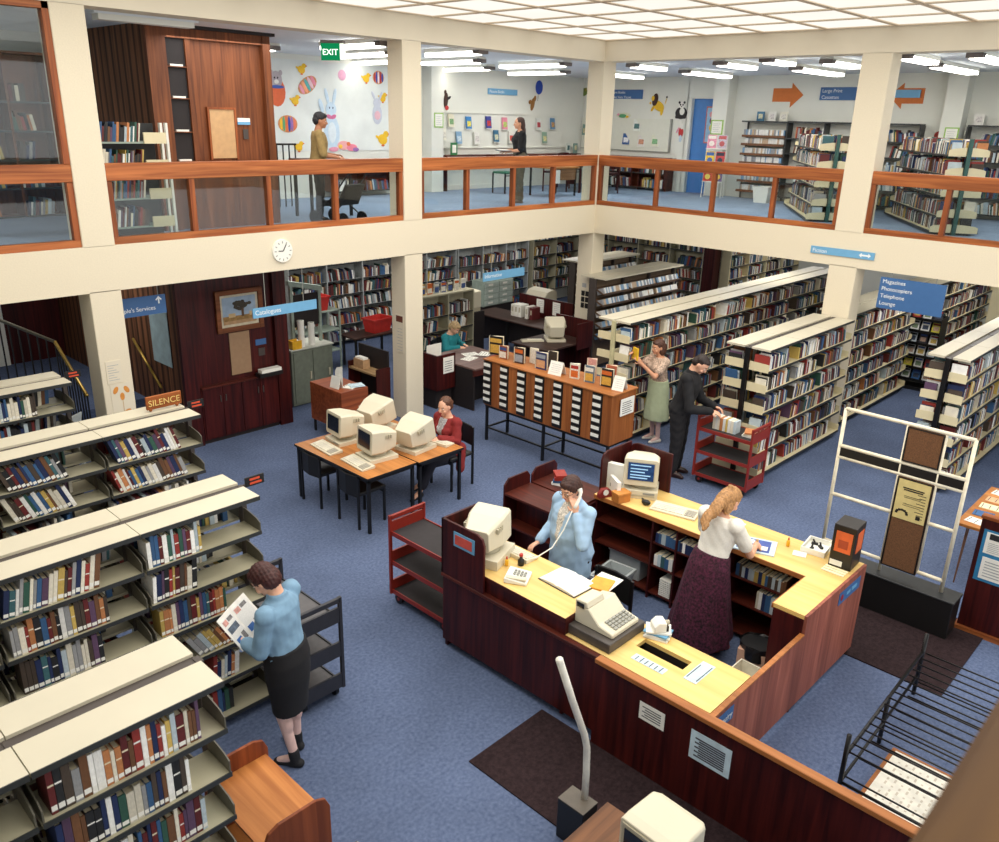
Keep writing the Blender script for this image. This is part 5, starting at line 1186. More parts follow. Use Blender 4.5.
b.box(-6.85, -6.81, 1.2155, 1.217, 1.84, 1.98, 4).box(-7.06, -6.95, 1.2155, 1.217, 1.84, 1.9, 5).box(-6.72, -6.68, 1.2155, 1.217, 1.84, 1.9, 5).box(-7.15, -6.61, 1.2155, 1.217, 1.74, 1.79, 6)
b.build('canvas', [mat('picture mount', (206, 196, 170), .7), mat('painted sky', (156, 176, 196), .6, var=.15, scale=8), mat('painted meadow', (150, 116, 66), .7, var=.3, scale=22), mat('painted foliage', (66, 58, 44), .7, var=.3, scale=30), mat('painted trunk', (96, 70, 50), .7), mat('painted house', (206, 176, 130), .7), mat('painted road', (176, 140, 100), .7, var=.2, scale=18)], t)
tag(MB().box(-7.08, -6.75, 1.222, 1.24, .965, 1.61).build('pin_board', mat('tan hardboard', (158, 126, 96), .85, var=.06)), 'plain tan pin board under the painting', 'board')
t = thing('wall_label', 'small blue and grey label right of the tan pin board', 'sign', (-6.56, 1.235, 1.3)); MB().box(-.09, .09, -.006, 0, .05, .14).build('plate', BLUES, t); MB().box(-.05, .06, -.006, 0, -.12, .0).build('switch_plate', DARKM, t)
t = thing('paper_tray', 'dark tray of white papers on the low cupboard', 'tray', (-6.52, 1.13, .885)); MB().box(-.2, .2, -.09, .05, 0, .06).build('tray', BLACK, t); MB().box(-.16, .18, -.08, .04, .06, .11).build('papers', PAPER, t)
t = thing('wall_map', 'pale blue wall map on the slatted stair wall', 'map', (-7.67, 2.2, 1.5), world=True)
b = MB().prism([(1.92, 1.04), (2.52, 1.04), (2.52, 1.78), (2.42, 1.98), (1.92, 1.96)], 'x', -7.676, -7.668, 0); b.build('sheet', [mat('map blue', (186, 210, 214), .7, var=.12, scale=7)], t)
slab('floor_landing', [(-9.0, -7.66, 3.0, 6.4, 0, .3), (-9.0, -7.66, 2.65, 3.0, 0, .15)], CARPET)
slab('floor_stair', [(-9.0-.28*i-.28, -9.0-.28*i, 3.0, 4.4, 0, .3+.17*(i+1)) for i in range(6)], CARPET)
BRASS = mat('brass', (190, 156, 76), .3, .7)
t = thing('stair_rail', 'black baluster stair railing with a brass handrail on its lower flight', 'railing', (-8.95, 2.6, 0), world=True)
P0, P1, P2 = Vector((-9.0, 1.75, .93)), Vector((-8.93, 2.92, 1.46)), Vector((-10.4, 2.95, 2.4))
MB().tube([P0, P0+(P1-P0)*.03, P1], .026, 8).build('handrail', BRASS, t, smooth=True); MB().tube([P1, P2], .024, 8).build('handrail', mat('grey rail', (120, 116, 100), .4), t, smooth=True)
for i in range(9): p = P0.lerp(P1, i/9); MB().box(p.x-.009, p.x+.009, p.y-.009, p.y+.009, 0 if p.y < 2.6 else .15, p.z).build('baluster', BLACKM, t)
for i in range(14): p = P1.lerp(P2, i/13); MB().box(p.x-.009, p.x+.009, p.y-.009, p.y+.009, .3, p.z).build('baluster', BLACKM, t)
t = thing('wall_handrail', 'short sloping brass handrail on the slatted stair wall', 'handrail', (-7.7, 2.7, .9), world=True)
MB().tube([(-7.72, 3.11, 1.27), (-7.72, 2.27, .65)], .022, 8).build('rail', BRASS, t, smooth=True)
for y, z in ((3.0, 1.19), (2.38, .73)): MB().tube([(-7.66, y, z-.04), (-7.72, y, z-.02)], .01).build('bracket', BLACKM, t)
t = thing('desk_chair', 'white moulded stacking chair beside the stairs', 'chair', (-9.55, 1.5, 0), .6)
WP = mat('white moulded plastic', (214, 220, 216), .4)
MB().box(-.22, .22, -.2, .22, .42, .45).build('seat', WP, t, .01); MB().prism([(-.2, .45), (-.17, .45), (-.26, .85), (-.29, .85)], 'x', -.2, .2).build('backrest', WP, t, .008)
for sx in (-1, 1):
    MB().box(sx*.24-.025, sx*.24+.025, -.2, .18, .62, .65).build('armrest', WP, t)
    for y in (-.19, .17): MB().box(sx*.23-.02, sx*.23+.02, y, y+.04, 0, .63).build('leg', WP, t)
# marks on the left column
t = thing('column_notice', 'small printed paper taped to the left column above the leaf drawing', 'notice', (-9.25, -.004, 1.7), world=True)
b = MB().box(-9.35, -9.17, -.006, -.001, 1.58, 1.86, 0)
for i in range(7): b.box(-9.33, -9.2-.03*(i % 3), -.007, -.006, 1.62+.03*i, 1.626+.03*i, 1)
b.build('sheet', [CREAM, mat('print grey', (150, 150, 150), .8)], t)
t = thing('column_drawing', 'orange leaf drawing on paper on the left column over the bookcase top', 'drawing', (-9.2, -.004, 1.4), world=True)
b = MB().box(-9.33, -9.07, -.004, -.001, 1.14, 1.57, 0)
OO = mat('drawing orange', (214, 140, 60), .7)
for x, z, a in ((-9.27, 1.49, .5), (-9.14, 1.48, -.5), (-9.2, 1.40, 0), (-9.16, 1.2, 1.2)): b.ell((x, -.0045, z), (.028, .001, .05), 1, 10, 6, Matrix.Rotation(a, 4, 'Y'))
b.box(-9.205, -9.195, -.005, -.004, 1.17, 1.42, 2); b.build('sheet', [CREAM, OO, mat('drawing tan', (200, 170, 130), .7)], t)
b = MB().box(-4.716, -4.711, .05, .25, 1.12, 1.74, 0).box(-4.718, -4.716, .07, .23, 1.62, 1.72, 1)
for i in range(8): b.box(-4.718, -4.716, .08, .22-.03*(i % 2), 1.16+.05*i, 1.166+.05*i, 2)
tag(b.build('column_poster', [CREAM, mat('notice brown', (110, 60, 44), .7), mat('print grey', (150, 150, 150), .8)]), 'tall printed notice with a dark heading on the side of the second column', 'notice')
b = MB()
for i in range(2):
    for j in range(3): b.box(-.008, -.001, .03+i*.10, .11+i*.10, 1.20+j*.12, 1.30+j*.12)
tag(b.build('switch_panel', BLACK), 'block of six dark switch plates on the corner column', 'switches')
for z0, z1, lab in ((1.55, 1.85, 'pale sheet above the dark switch plates on the corner column'), (.62, .9, 'pale sheet with a dark emblem below the switch plates on the corner column')):
    b = MB().box(-.005, -.001, .06, .24, z0, z1, 0).box(-.007, -.005, .10, .2, z0+.06, z0+.14, 1); tag(b.build('column_poster', [CREAM, mat('print grey', (150, 150, 150), .8)]), lab, 'notice')
# ================================================================ people
def skin(n, c): return mat(n, c, .55, var=.05, scale=20)
SKIN1, SKIN2, SKIN3 = skin('skin fair', (226, 172, 142)), skin('skin warm', (214, 156, 122)), skin('skin tan', (176, 120, 88))
LIPS = mat('lips', (170, 84, 78), .5); BROW = mat('brow', (70, 48, 36), .7); EYEW = mat('eye white', (232, 228, 220), .3); IRIS = mat('iris', (44, 36, 32), .2)

def vox(mb, size, smooth=3, fac=.5, name='m'):
    """one continuous skin over the overlapping volumes"""
    me = bpy.data.meshes.new(name); me.from_pydata(mb.v, [], mb.f); me.update()
    bm = bmesh.new(); bm.from_mesh(me); bmesh.ops.recalc_face_normals(bm, faces=bm.faces); bm.to_mesh(me); bm.free()
    o = bpy.data.objects.new('tmp', me)
    r = o.modifiers.new('r', 'REMESH'); r.mode = 'VOXEL'; r.voxel_size = size
    s = o.modifiers.new('s', 'SMOOTH'); s.iterations = smooth; s.factor = fac
    dg = scratch(o)
    res = bpy.data.meshes.new_from_object(o.evaluated_get(dg))
    bpy.data.objects.remove(o); bpy.data.meshes.remove(me)
    for p in res.polygons: p.use_smooth = True
    return res

def ripple(me, fn):
    ns = [v.normal.copy() for v in me.vertices]; cs = [v.co.copy() for v in me.vertices]
    out = []
    for c, n in zip(cs, ns): out += list(c + n*fn(c))
    me.vertices.foreach_set('co', out); me.update()

def link(me, name, parent, mats):
    me.materials.clear()
    for m in (mats if isinstance(mats, (list, tuple)) else [mats]): me.materials.append(m)
    o = bpy.data.objects.new(name, me); C.objects.link(o); o.parent = parent
    return o

TORSO = [(.84, .0, .145, .10), (.93, -.005, .17, .12), (1.04, .0, .142, .098), (1.14, .012, .142, .100), (1.26, .016, .160, .108), (1.35, .006, .165, .098), (1.405, -.008, .125, .078), (1.44, -.012, .065, .06), (1.50, .0, .05, .054), (1.55, .012, .05, .056)]

def person(name, label, loc, rotz, H=1.66, lean=.0, head=(0, 0), arms=None, legs=None, wide=1.0, bust=0.0, skin_m=SKIN1, legs_m=None, seat=0.0,
           hair=None, hair_m=None, top=None, bottom=None, shoes=None, curl=.6, belly=0.0, glasses=False):
    s = H/1.70
    t = thing('person', label, 'person', loc, rotz)
    piv = Vector((0, 0, .92 - seat))
    R = Matrix.Rotation(-lean, 3, 'X')
    def T(p):
        p = Vector(p) - Vector((0, 0, seat))
        return (piv + R @ (p - piv)) * s if p.z > piv.z else p * s
    def torso_rings(z0, z1, d=0.0, n=20, zstep=None):
        out = []
        z0 = max(z0, .841)
        zs = [q[0] for q in TORSO if z0 <= q[0] <= z1]
        if not zs or zs[0] > z0+.01: zs = [z0] + zs
        if zs[-1] < z1-.01: zs.append(z1)
        for z in zs:
            for a, b in zip(TORSO[:-1], TORSO[1:]):
                if a[0] <= z <= b[0]:
                    k = (z-a[0])/(b[0]-a[0]); y = a[1]+(b[1]-a[1])*k; w = a[2]+(b[2]-a[2])*k; dp = a[3]+(b[3]-a[3])*k; break
            if z < 1.40: w *= wide; dp *= wide
            if .95 < z < 1.2: y += belly*.5; dp += belly*.5; w += belly*.3
            ring = []
            for i in range(n):
                a_ = 2*PI*i/n
                ring.append(T((math.cos(a_)*(w+d), y + math.sin(a_)*(dp+d), z)))
            out.append(ring)
        return out
    mb = MB(); mb.loft(torso_rings(.84, 1.55))
    if bust: 
        for sx in (-1, 1): mb.ell(T((sx*.07, .085, 1.27)), (.062*s, .055*s*(1+bust), .06*s))
    # legs
    L = legs or {}
    hipx = .085*wide
    joints_ = {}
    for sd, sx in (('l', -1), ('r', 1)):
        hip = Vector((sx*hipx, 0, .88-seat))*s
        knee = Vector(L.get(sd+'k', (sx*.09, .015, .49)))*s
        ank = Vector(L.get(sd+'a', (sx*.09, -.015, .075)))*s
        fd = Vector(L.get(sd+'f', (sx*.15, 1, 0))).normalized()
        mb.cap(hip, knee, .082*s*wide, .052*s); mb.cap(knee, ank, .052*s, .034*s)
        c = knee.lerp(ank, .3) + Vector((0, -.014, 0))*s; mb.ell(c, (.046*s, .048*s, .1*s))
        mb.cap(ank, ank + fd*.13*s + Vector((0, 0, -.04*s)), .034*s, .026*s)
        joints_[sd] = (hip, knee, ank, fd)
    # arms
    A = arms or {}
    ajs = {}
    for sd, sx in (('l', -1), ('r', 1)):
        sh = T((sx*.172*max(1, wide*.97), -.005, 1.385))
        el = Vector(A.get(sd+'e', (sx*.24, -.03, 1.10)))*s; wr = Vector(A.get(sd+'w', (sx*.25, .06, .87)))*s
        mb.ell(sh, (.058*s, .056*s, .06*s)); mb.cap(sh, el, .047*s, .038*s); mb.cap(el, wr, .038*s, .026*s)
        d = Vector(A.get(sd+'d', (wr-el))).normalized(); nrm = Vector(A.get(sd+'n', (sx*.9, 0, .3)))
        nrm = (nrm - d*nrm.dot(d)).normalized(); th = d.cross(nrm)*(sx) * A.get(sd+'flip', 1)
        Mh = Matrix((th, d, nrm)).transposed()
        def P(u, v, w_): return wr + (th*u + d*v + nrm*w_)*s
        cu = A.get(sd+'c', curl)
        mb.ell(P(0, .045, 0), (.04*s, .05*s, .017*s), M=Mh.to_4x4())
        for i, (off, ln) in enumerate(((.030, .068), (.010, .076), (-.011, .070), (-.030, .054))):
            p0 = P(off, .075, 0); a1 = cu*.7; a2 = cu*1.6
            d1 = d*math.cos(a1) - nrm*math.sin(a1); d2 = d*math.cos(a2) - nrm*math.sin(a2)
            d1 = (d1 + th*off*2.2).normalized()
            p1 = p0 + d1*ln*.5*s; p2 = p1 + d2*ln*.5*s
            mb.cap(p0, p1, .0098*s, .0092*s, n=8); mb.cap(p1, p2, .0092*s, .0078*s, n=8)
        q0 = P(.03, .02, -.004); q1 = q0 + (th*.75 + d*.6 - nrm*.25).normalized()*.036*s; q2 = q1 + (th*.25 + d*.9 - nrm*.35).normalized()*.03*s
        mb.cap(q0, q1, .0125*s, .0105*s, n=8); mb.cap(q1, q2, .0105*s, .0085*s, n=8)
        ajs[sd] = (sh, el, wr)
    # head
    hp, hy = head
    base = T((0, .0, 1.50)); RH = R @ Matrix.Rotation(hy, 3, 'Z') @ Matrix.Rotation(-hp, 3, 'X')
    def HP(x, y, z): return base + RH @ (Vector((x, y, z))*s)
    MH = RH.to_4x4()
    hc = HP(0, .022, .105)
    mb.ell(hc, (.074*s, .094*s, .108*s), M=MH, nu=20, nv=14)
    mb.ell(HP(0, .045, .05), (.056*s, .062*s, .062*s), M=MH); mb.ell(HP(0, .092, .012), (.024*s, .02*s, .018*s), M=MH)
    mb.cap(HP(0, .112, .105), HP(0, .128, .072), .008*s, .014*s, n=8); mb.ell(HP(0, .117, .069), (.018*s, .012*s, .010*s), M=MH)
    for sx in (-1, 1):
        mb.ell(HP(sx*.075, .012, .09), (.010*s, .018*s, .030*s), M=MH)
        mb.ell(HP(sx*.04, .085, .06), (.024*s, .022*s, .024*s), M=MH)
    mb.ell(HP(0, .108, .04), (.024*s, .012*s, .012*s), M=MH)
    mb.ell(HP(0, .098, .128), (.05*s, .016*s, .012*s), M=MH)
    mb.cap(base + Vector((0, 0, -.06*s)), HP(0, .0, .03), .052*s, .05*s)
    me = vox(mb, .0072*s, 2, .45)
    mouth = HP(0, .117, .041); brows = [HP(sx*.033, .105, .127) for sx in (-1, 1)]
    kneez = (.5*s)
    mats = [skin_m, LIPS, BROW, legs_m or skin_m]
    body = link(me, 'body', t, mats)
    for p in me.polygons:
        c = p.center
        if (c-mouth).length < .018*s and abs((RH.transposed() @ (c-mouth)).z) < .006*s: p.material_index = 1
        elif any((c-b).length < .02*s and abs((RH.transposed() @ (c-b)).z) < .005*s for b in brows): p.material_index = 2
        elif legs_m is not None and min((c-joints_[k][1]).length for k in 'lr') < .5*s and c.z < .8*s and all((c-ajs[k][2]).length > .16*s for k in 'lr'): p.material_index = 3
    for sx in (-1, 1):
        e = MB().ell(HP(sx*.032, .1005, .102), (.014*s, .0085*s, .0075*s), M=MH).build('eye', EYEW, t, smooth=True)
        MB().ell(HP(sx*.032, .1075, .102), (.006*s, .003*s, .006*s), M=MH).build('iris', IRIS, e, smooth=True)
    if glasses:
        g = MB()
        for sx in (-1, 1):
            g.tube([HP(sx*.034 + .021*math.cos(a*PI/6), .116, .098 + .019*math.sin(a*PI/6)) for a in range(13)], .0022*s, 6)
            g.tube([HP(sx*.055, .114, .10), HP(sx*.078, .08, .104), HP(sx*.082, .01, .104)], .0022*s, 6)
        g.tube([HP(-.013, .118, .10), HP(.013, .118, .10)], .0022*s, 6)
        g.build('spectacles', mat('spectacle frame', (70, 56, 48), .3), t, smooth=True)
    # hair
    if hair:
        hb = MB()
        for c, r_ in hair: hb.ell(HP(*c), (r_[0]*s, r_[1]*s, r_[2]*s), M=MH, nu=18, nv=12)
        hm = vox(hb, .009*s, 2, .5)
        rr_ = random.Random(len(label))
        ripple(hm, lambda c: .0035*math.sin(c.x*160 + c.z*90)*math.sin(c.y*150))
        link(hm, 'hair', t, hair_m)
    # clothes
    if bottom:
        b = MB(); d = bottom.get('d', .012)
        if bottom['kind'] == 'trousers':
            b.loft(torso_rings(.84, bottom.get('waist', 1.04), d))
            for sd in 'lr':
                hip, knee, ank, fd = joints_[sd]
                b.cap(hip, knee, (.085*wide+d)*s, (.058+d)*s); b.cap(knee, ank.lerp(knee, .06), (.058+d)*s, (.044+d)*s)
            bm_ = vox(b, .010*s, 4)
            ripple(bm_, lambda c: .003*math.sin(c.z*50+c.x*40+math.sin(c.y*30)))
        else:
            rings = []
            n = 40; hem = bottom['hem']; prof = bottom['prof']; folds = bottom.get('folds', 0.0)
            for z, hw, hd, yo in prof:
                ring = []
                for i in range(n):
                    a_ = 2*PI*i/n; k = 1 + folds*math.sin(a_*9 + z*3)*max(0, (prof[0][0]-z)/(prof[0][0]-hem))
                    p = Vector((math.cos(a_)*hw*k, yo + math.sin(a_)*hd*k, z - seat))
                    ring.append(T(p + Vector((0, 0, seat))))
                rings.append(ring)
            b.loft(rings)
            if bottom.get('lap'):
                for sd in 'lr':
                    hip, knee, ank, fd = joints_[sd]; b.cap(hip, knee, .105*s, .08*s); b.cap(knee, knee.lerp(ank, bottom['lap']), .08*s, .07*s)
            bm_ = vox(b, .010*s, 2)
        link(bm_, bottom.get('name', 'trousers' if bottom['kind'] == 'trousers' else 'skirt'), t, bottom['m'])
    if top:
        b = MB(); d = top.get('d', .014)
        b.loft(torso_rings(top.get('z0', .98), top.get('z1', 1.43), d))
        if top.get('tail'):
            zt, wt_, dt_ = top['tail']
            b.loft([[T((math.cos(2*PI*i/20)*w_, belly*.5 + math.sin(2*PI*i/20)*dd, z)) for i in range(20)] for z, w_, dd in ((zt, wt_, dt_), (.9, wt_*.99, dt_*.99), (1.05, .142*wide+d+belly*.3, .1*wide+d+belly*.5))])
        d = top.get('ds', min(d, .02))
        if bust:
            for sx in (-1, 1): b.ell(T((sx*.07, .088, 1.27)), ((.064+d)*s, (.052+d)*s*(1+bust), (.062+d)*s))
        for sd in 'lr':
            sh, el, wr = ajs[sd]; sl = top.get('sleeve', 2)
            b.ell(sh, ((.06+d)*s, (.058+d)*s, (.06+d)*s))
            if sl >= 1: b.cap(sh, sh.lerp(el, min(1, sl)), (.049+d)*s, (.044+d)*s)
            else: b.cap(sh, sh.lerp(el, sl), (.052+d)*s, (.05+d)*s)
            if sl > 1: b.cap(el, el.lerp(wr, sl-1), (.044+d)*s, (.032+d)*s)
        if top.get('collar'):
            b.loft([[T((math.cos(2*PI*i/16)*r1, -.008+math.sin(2*PI*i/16)*r1*1.05, z)) for i in range(16)] for z, r1 in ((1.41, .085), (1.45, .075), (1.475, .07))])
        for q0, q1, r0, r1 in top.get('extra', ()): b.cap(T(q0), T(q1), r0*s, r1*s)
        tm = vox(b, .009*s, 3)
        ripple(tm, lambda c: .0015*(math.sin(c.z*48+c.x*52+2*math.sin(c.y*23))+math.sin(c.y*60-c.z*34+c.x*20)))
        ms = top['m'] if isinstance(top['m'], (list, tuple)) else [top['m']]
        o = link(tm, top.get('name', 'shirt'), t, ms)
        if len(ms) > 1:    # open front showing the blouse beneath
            for p in tm.polygons:
                c = R.transposed() @ (Vector(p.center)/s - piv) + piv
                w_ = top.get('open', .05)
                if c.y > .05 and abs(c.x) < w_*max(0, min(1, (c.z + seat - 1.02)/.38)) and c.z + seat > 1.02: p.material_index = 1
    if shoes:
        for sd in 'lr':
            hip, knee, ank, fd = joints_[sd]
            b = MB(); f_ = ank + Vector((0, 0, -.048*s))
            b.cap(f_ - fd*.035*s, f_ + fd*.15*s + Vector((0, 0, -.005*s)), .036*s, .028*s)
            b.cap(f_ - fd*.03*s, f_ + fd*.03*s, .038*s, .04*s)
            if shoes.get('full'): b.cap(ank + Vector((0, 0, -.02*s)), f_ + fd*.12*s + Vector((0, 0, .01*s)), .046*s, .034*s)
            if shoes.get('high'): b.cap(f_, ank + (knee-ank)*shoes['high'], .042*s, .044*s)
            b.box(-.03, .03, -.03, .03, -.0, .0) if False else None
            sm = vox(b, .007*s, 2)
            zmin = .004
            for v in sm.vertices:
                if v.co.z < zmin and not seat: v.co.z = zmin
            link(sm, 'shoe', t, shoes['m'])
    return t

def cap_hair(front=.06, down=.0, vol=1.0):
    return [((0, .0, .135), (.082*vol, .096*vol, .092*vol)), ((0, -.03, .09), (.08*vol, .075*vol, .085*vol)), ((0, .065, .175), (.06*vol, .045, .04))]
DENIM = mat('denim shirt', (120, 154, 180), .8, var=.10, scale=14, bump=.05)
CHAMB = mat('pale chambray', (160, 190, 218), .8, var=.07, scale=14, bump=.05)
BLACKC = mat('black cloth', (20, 19, 22), .85, var=.2)
TIGHTS = mat('pale tights', (222, 186, 176), .6)
# woman reading by the bookcase
def pencil(hem, z0=1.05, w=.192): return [(z0, w-.005, .150, 0), (.93, .205, .162, 0), (.80, .205, .158, 0), (hem+.1, .175, .13, 0), (hem, .168, .125, 0)]
P1 = person('person', 'woman in a blue denim shirt and black skirt reading a magazine between bookcases', (-10.30, -5.27, 0), .52, 1.68, .10, (.62, .0), wide=1.14,
    arms=dict(le=(-.22, .08, 1.10), lw=(-.13, .30, 1.10), ld=(.2, .8, .1), ln=(-.8, .1, -.5), re=(.23, .08, 1.08), rw=(.17, .30, 1.07), rd=(-.3, .8, .2), rn=(.8, .1, -.5)),
    legs=dict(lk=(-.09, .03, .49), la=(-.09, -.06, .075), rk=(.09, .02, .49), ra=(.10, .02, .075), lf=(-.1, 1, 0), rf=(.5, 1, 0)),
    legs_m=TIGHTS, hair=cap_hair(vol=1.10), hair_m=mat('dark auburn hair', (62, 26, 22), .6, var=.4, scale=60, bump=.4),
    top=dict(m=DENIM, z0=1.0, d=.022, sleeve=1.66, collar=True), bottom=dict(kind='skirt', m=BLACKC, hem=.50, prof=pencil(.48)), shoes=dict(m=mat('black suede', (26, 26, 30), .8), high=.12))
t = thing('open_magazine', 'white illustrated magazine held open by the woman in blue denim', 'magazine', (-10.49, -4.985, 1.15), .52 + .05)
for sx in (-1, 1):
    M = Matrix.Rotation(-.95+PI/2*0, 4, 'X') if False else Matrix.Rotation(.88, 4, 'X') @ Matrix.Rotation(-sx*.12, 4, 'Y')
    b = MB().box(0 if sx > 0 else -.20, .20 if sx > 0 else 0, -.14, .15, 0, .004, 0, M).box((.012 if sx > 0 else -.18), (.18 if sx > 0 else -.012), -.12, .12, .004, .0046, 1, M)
    x0 = .02 if sx > 0 else -.17
    for (u, v, uu, vv, mi) in ((0, .07, .06, .04, 2), (.07, .08, .07, .03, 3), (0, .0, .14, .05, 4), (0, -.1, .07, .05, 5), (.09, -.1, .05, .06, 3), (.0, -.105, .03, .02, 6)):
        if sx > 0 and mi in (4, 6): continue
        b.box(x0+u, x0+u+uu, v, v+vv, .0046, .0052, mi, M)
    b.build('page', [mat('glossy page', (236, 232, 224), .35), mat('page print', (226, 224, 220), .5, var=.06, scale=90), mat('photo pink', (206, 150, 140), .5, var=.3, scale=30), mat('photo grey', (120, 116, 116), .5, var=.4, scale=40), mat('photo slate', (84, 96, 112), .5, var=.5, scale=30), mat('photo blue', (50, 96, 160), .5, var=.3, scale=30), mat('photo yellow', (232, 190, 60), .5)], t)
# woman on the phone
P3 = person('person', 'dark-haired woman in a pale blue shirt holding a white telephone to her ear', (-7.44, -5.66, 0), 1.42, 1.64, .04, (.30, .05), wide=1.22, belly=.05, bust=.3, skin_m=SKIN1,
    arms=dict(le=(-.28, .14, 1.13), lw=(-.13, .11, 1.40), ld=(.1, .1, .9), ln=(-.9, .3, .1), re=(.27, .02, 1.10), rw=(.22, .26, .98), rd=(0, .8, -.2), rn=(.3, 0, .9)),
    legs_m=BLACKC, hair=cap_hair(vol=1.1), hair_m=mat('dark brown hair', (62, 34, 26), .6, var=.4, scale=60, bump=.4),
    top=dict(m=[CHAMB, mat('patterned blouse', (206, 200, 190), .8, var=.5, scale=70)], z0=.86, d=.035, ds=.02, sleeve=1.85, collar=True, open=.06, tail=(.70, .235, .19)),
    bottom=dict(kind='trousers', m=BLACKC, d=.02), shoes=dict(m=BLACK, full=True), glasses=True)
t = thing('telephone_handset', 'white telephone handset held at the ear of the woman in pale blue', 'telephone', (-7.44, -5.66, 0), 1.42)
MB().tube([(-.115, .125, 1.40), (-.122, .10, 1.43), (-.122, .07, 1.48), (-.110, .045, 1.53), (-.098, .05, 1.56)], [.022, .018, .014, .018, .024], 10).build('handset', PAPER, t, smooth=True)
MB().tube([(-.115, .13, 1.40), (-.10, .22, 1.2), (-.09, .34, 1.05), (-.05, .5, .975), (.0, .62, .97)], .006, 6).build('cord', PAPER, t, smooth=True)
# woman stamping
SK4 = mat('maroon patterned skirt', (66, 20, 42), .85, var=.95, scale=44)
P4 = person('person', 'fair-haired woman in a white top and long maroon skirt stamping a book at the counter', (-6.80, -6.74, 0), -PI/2-.15, 1.66, .22, (.5, .0), bust=.3,
    arms=dict(le=(-.24, .20, 1.10), lw=(-.17, .42, 1.03), ld=(.3, .8, -.1), ln=(-.3, 0, .9), re=(.25, .26, 1.07), rw=(.14, .50, 1.05), rd=(-.2, .8, -.2), rn=(.5, .1, .8), rc=1.0),
    legs=dict(ra=(.11, .10, .075), rk=(.1, .06, .48), rf=(.3, 1, 0)), legs_m=None,
    hair=[((0, .0, .135), (.086, .1, .094)), ((0, -.04, .10), (.088, .085, .10)), ((0, .06, .172), (.062, .05, .04)), ((0, -.10, .04), (.07, .05, .11)), ((.01, -.135, -.06), (.062, .042, .12)), ((-.01, -.15, -.17), (.05, .035, .10)), ((.02, -.15, -.25), (.03, .024, .06)), ((0, -.085, .19), (.035, .03, .02)), ((.06, -.03, .02), (.03, .05, .08)), ((-.06, -.03, .02), (.03, .05, .08))], hair_m=mat('fair wavy hair', (172, 126, 78), .55, var=.35, scale=50, bump=.5),
    top=dict(m=mat('white knit top', (236, 232, 222), .8, var=.05, scale=80, bump=.15), z0=1.02, d=.022, sleeve=.66),
    bottom=dict(kind='skirt', m=SK4, hem=.16, folds=.07, prof=[(1.07, .178, .14, 0), (.95, .205, .17, 0), (.80, .225, .195, -.01), (.5, .265, .25, -.02), (.3, .30, .285, -.02), (.18, .31, .295, -.02)]), shoes=dict(m=mat('tan leather', (150, 82, 52), .4)))
t = thing('stamped_book', 'large blue covered picture book being stamped on the rear worktop', 'book', (-6.23, -6.88, .953), .35)
MB().box(-.15, .15, -.20, .20, 0, .012, 0).box(-.12, .12, -.15, .15, .012, .0126, 1).box(-.08, .0, -.13, -.04, .0126, .0132, 2).box(.02, .10, .0, .1, .0126, .0132, 2).build('cover', [PB, mat('cover blue', (60, 84, 158), .4, var=.2, scale=9), PAPER], t)
t = thing('hand_stamp', 'wooden handled date stamp in the hand of the woman in white', 'stamp', (-6.28, -6.93, .966)); MB().box(-.02, .02, -.012, .012, 0, .02).build('block', BLACK, t); MB().tube([(0, 0, .02), (0, 0, .05), (0, 0, .09)], [.008, .011, .014], 10).build('handle', mat('stamp handle', (206, 166, 110), .4), t, smooth=True)
# man in black at the cart
P5 = person('person', 'man in black shirt and trousers sorting paperbacks on the red cart', (-3.36, -4.26, 0), PI+.28, 1.82, .20, (.55, 0), skin_m=SKIN1, wide=1.05,
    arms=dict(le=(-.25, .18, 1.02), lw=(-.15, .40, .98), ld=(.1, .9, -.2), ln=(-.3, 0, .9), re=(.26, .18, 1.02), rw=(.1, .42, .99), rd=(-.2, .9, -.2), rn=(.3, 0, .9)),
    hair=[((0, -.005, .14), (.079, .093, .084)), ((0, -.035, .09), (.074, .068, .075)), ((0, .06, .18), (.055, .04, .03))], hair_m=mat('near black hair', (38, 24, 20), .55, var=.3, scale=60, bump=.3),
    top=dict(m=BLACKC, z0=.86, d=.03, sleeve=1.92, collar=True), bottom=dict(kind='trousers', m=mat('charcoal trousers', (26, 24, 26), .85), d=.028), shoes=dict(m=mat('brown black leather', (46, 24, 20), .35), full=True))
# woman at the long bookcase
P6 = person('person', 'woman in a floral blouse and pale green skirt taking a yellow book from the shelf', (-2.45, -3.30, 0), 1.12, 1.62, .06, (.12, .0), bust=.25, skin_m=SKIN2, legs_m=TIGHTS,
    arms=dict(le=(-.22, .22, 1.17), lw=(-.10, .42, 1.38), ld=(.1, .5, .6), ln=(-.9, .1, 0), re=(.22, .24, 1.26), rw=(.08, .44, 1.50), rd=(-.3, .8, .3), rn=(.5, -.1, .8)),
    legs=dict(lf=(-.1, 1, 0), rf=(.1, 1, 0)),
    hair=[((0, -.005, .135), (.086, .098, .094)), ((0, -.045, .075), (.09, .075, .11)), ((0, .065, .178), (.06, .04, .03)), ((.055, -.02, .03), (.035, .06, .07)), ((-.055, -.02, .03), (.035, .06, .07))], hair_m=mat('wavy brown hair', (78, 46, 32), .6, var=.4, scale=50, bump=.5),
    top=dict(m=mat('floral blouse', (196, 170, 150), .85, var=.45, scale=46), z0=1.0, d=.022, sleeve=.62),
    bottom=dict(kind='skirt', m=mat('pale green skirt', (176, 186, 152), .85, var=.06), hem=.42, folds=.03, prof=[(1.06, .176, .138, 0), (.95, .195, .16, 0), (.78, .205, .165, 0), (.55, .225, .19, 0), (.40, .235, .20, 0)]), shoes=dict(m=mat('white leather', (232, 226, 214), .4)))
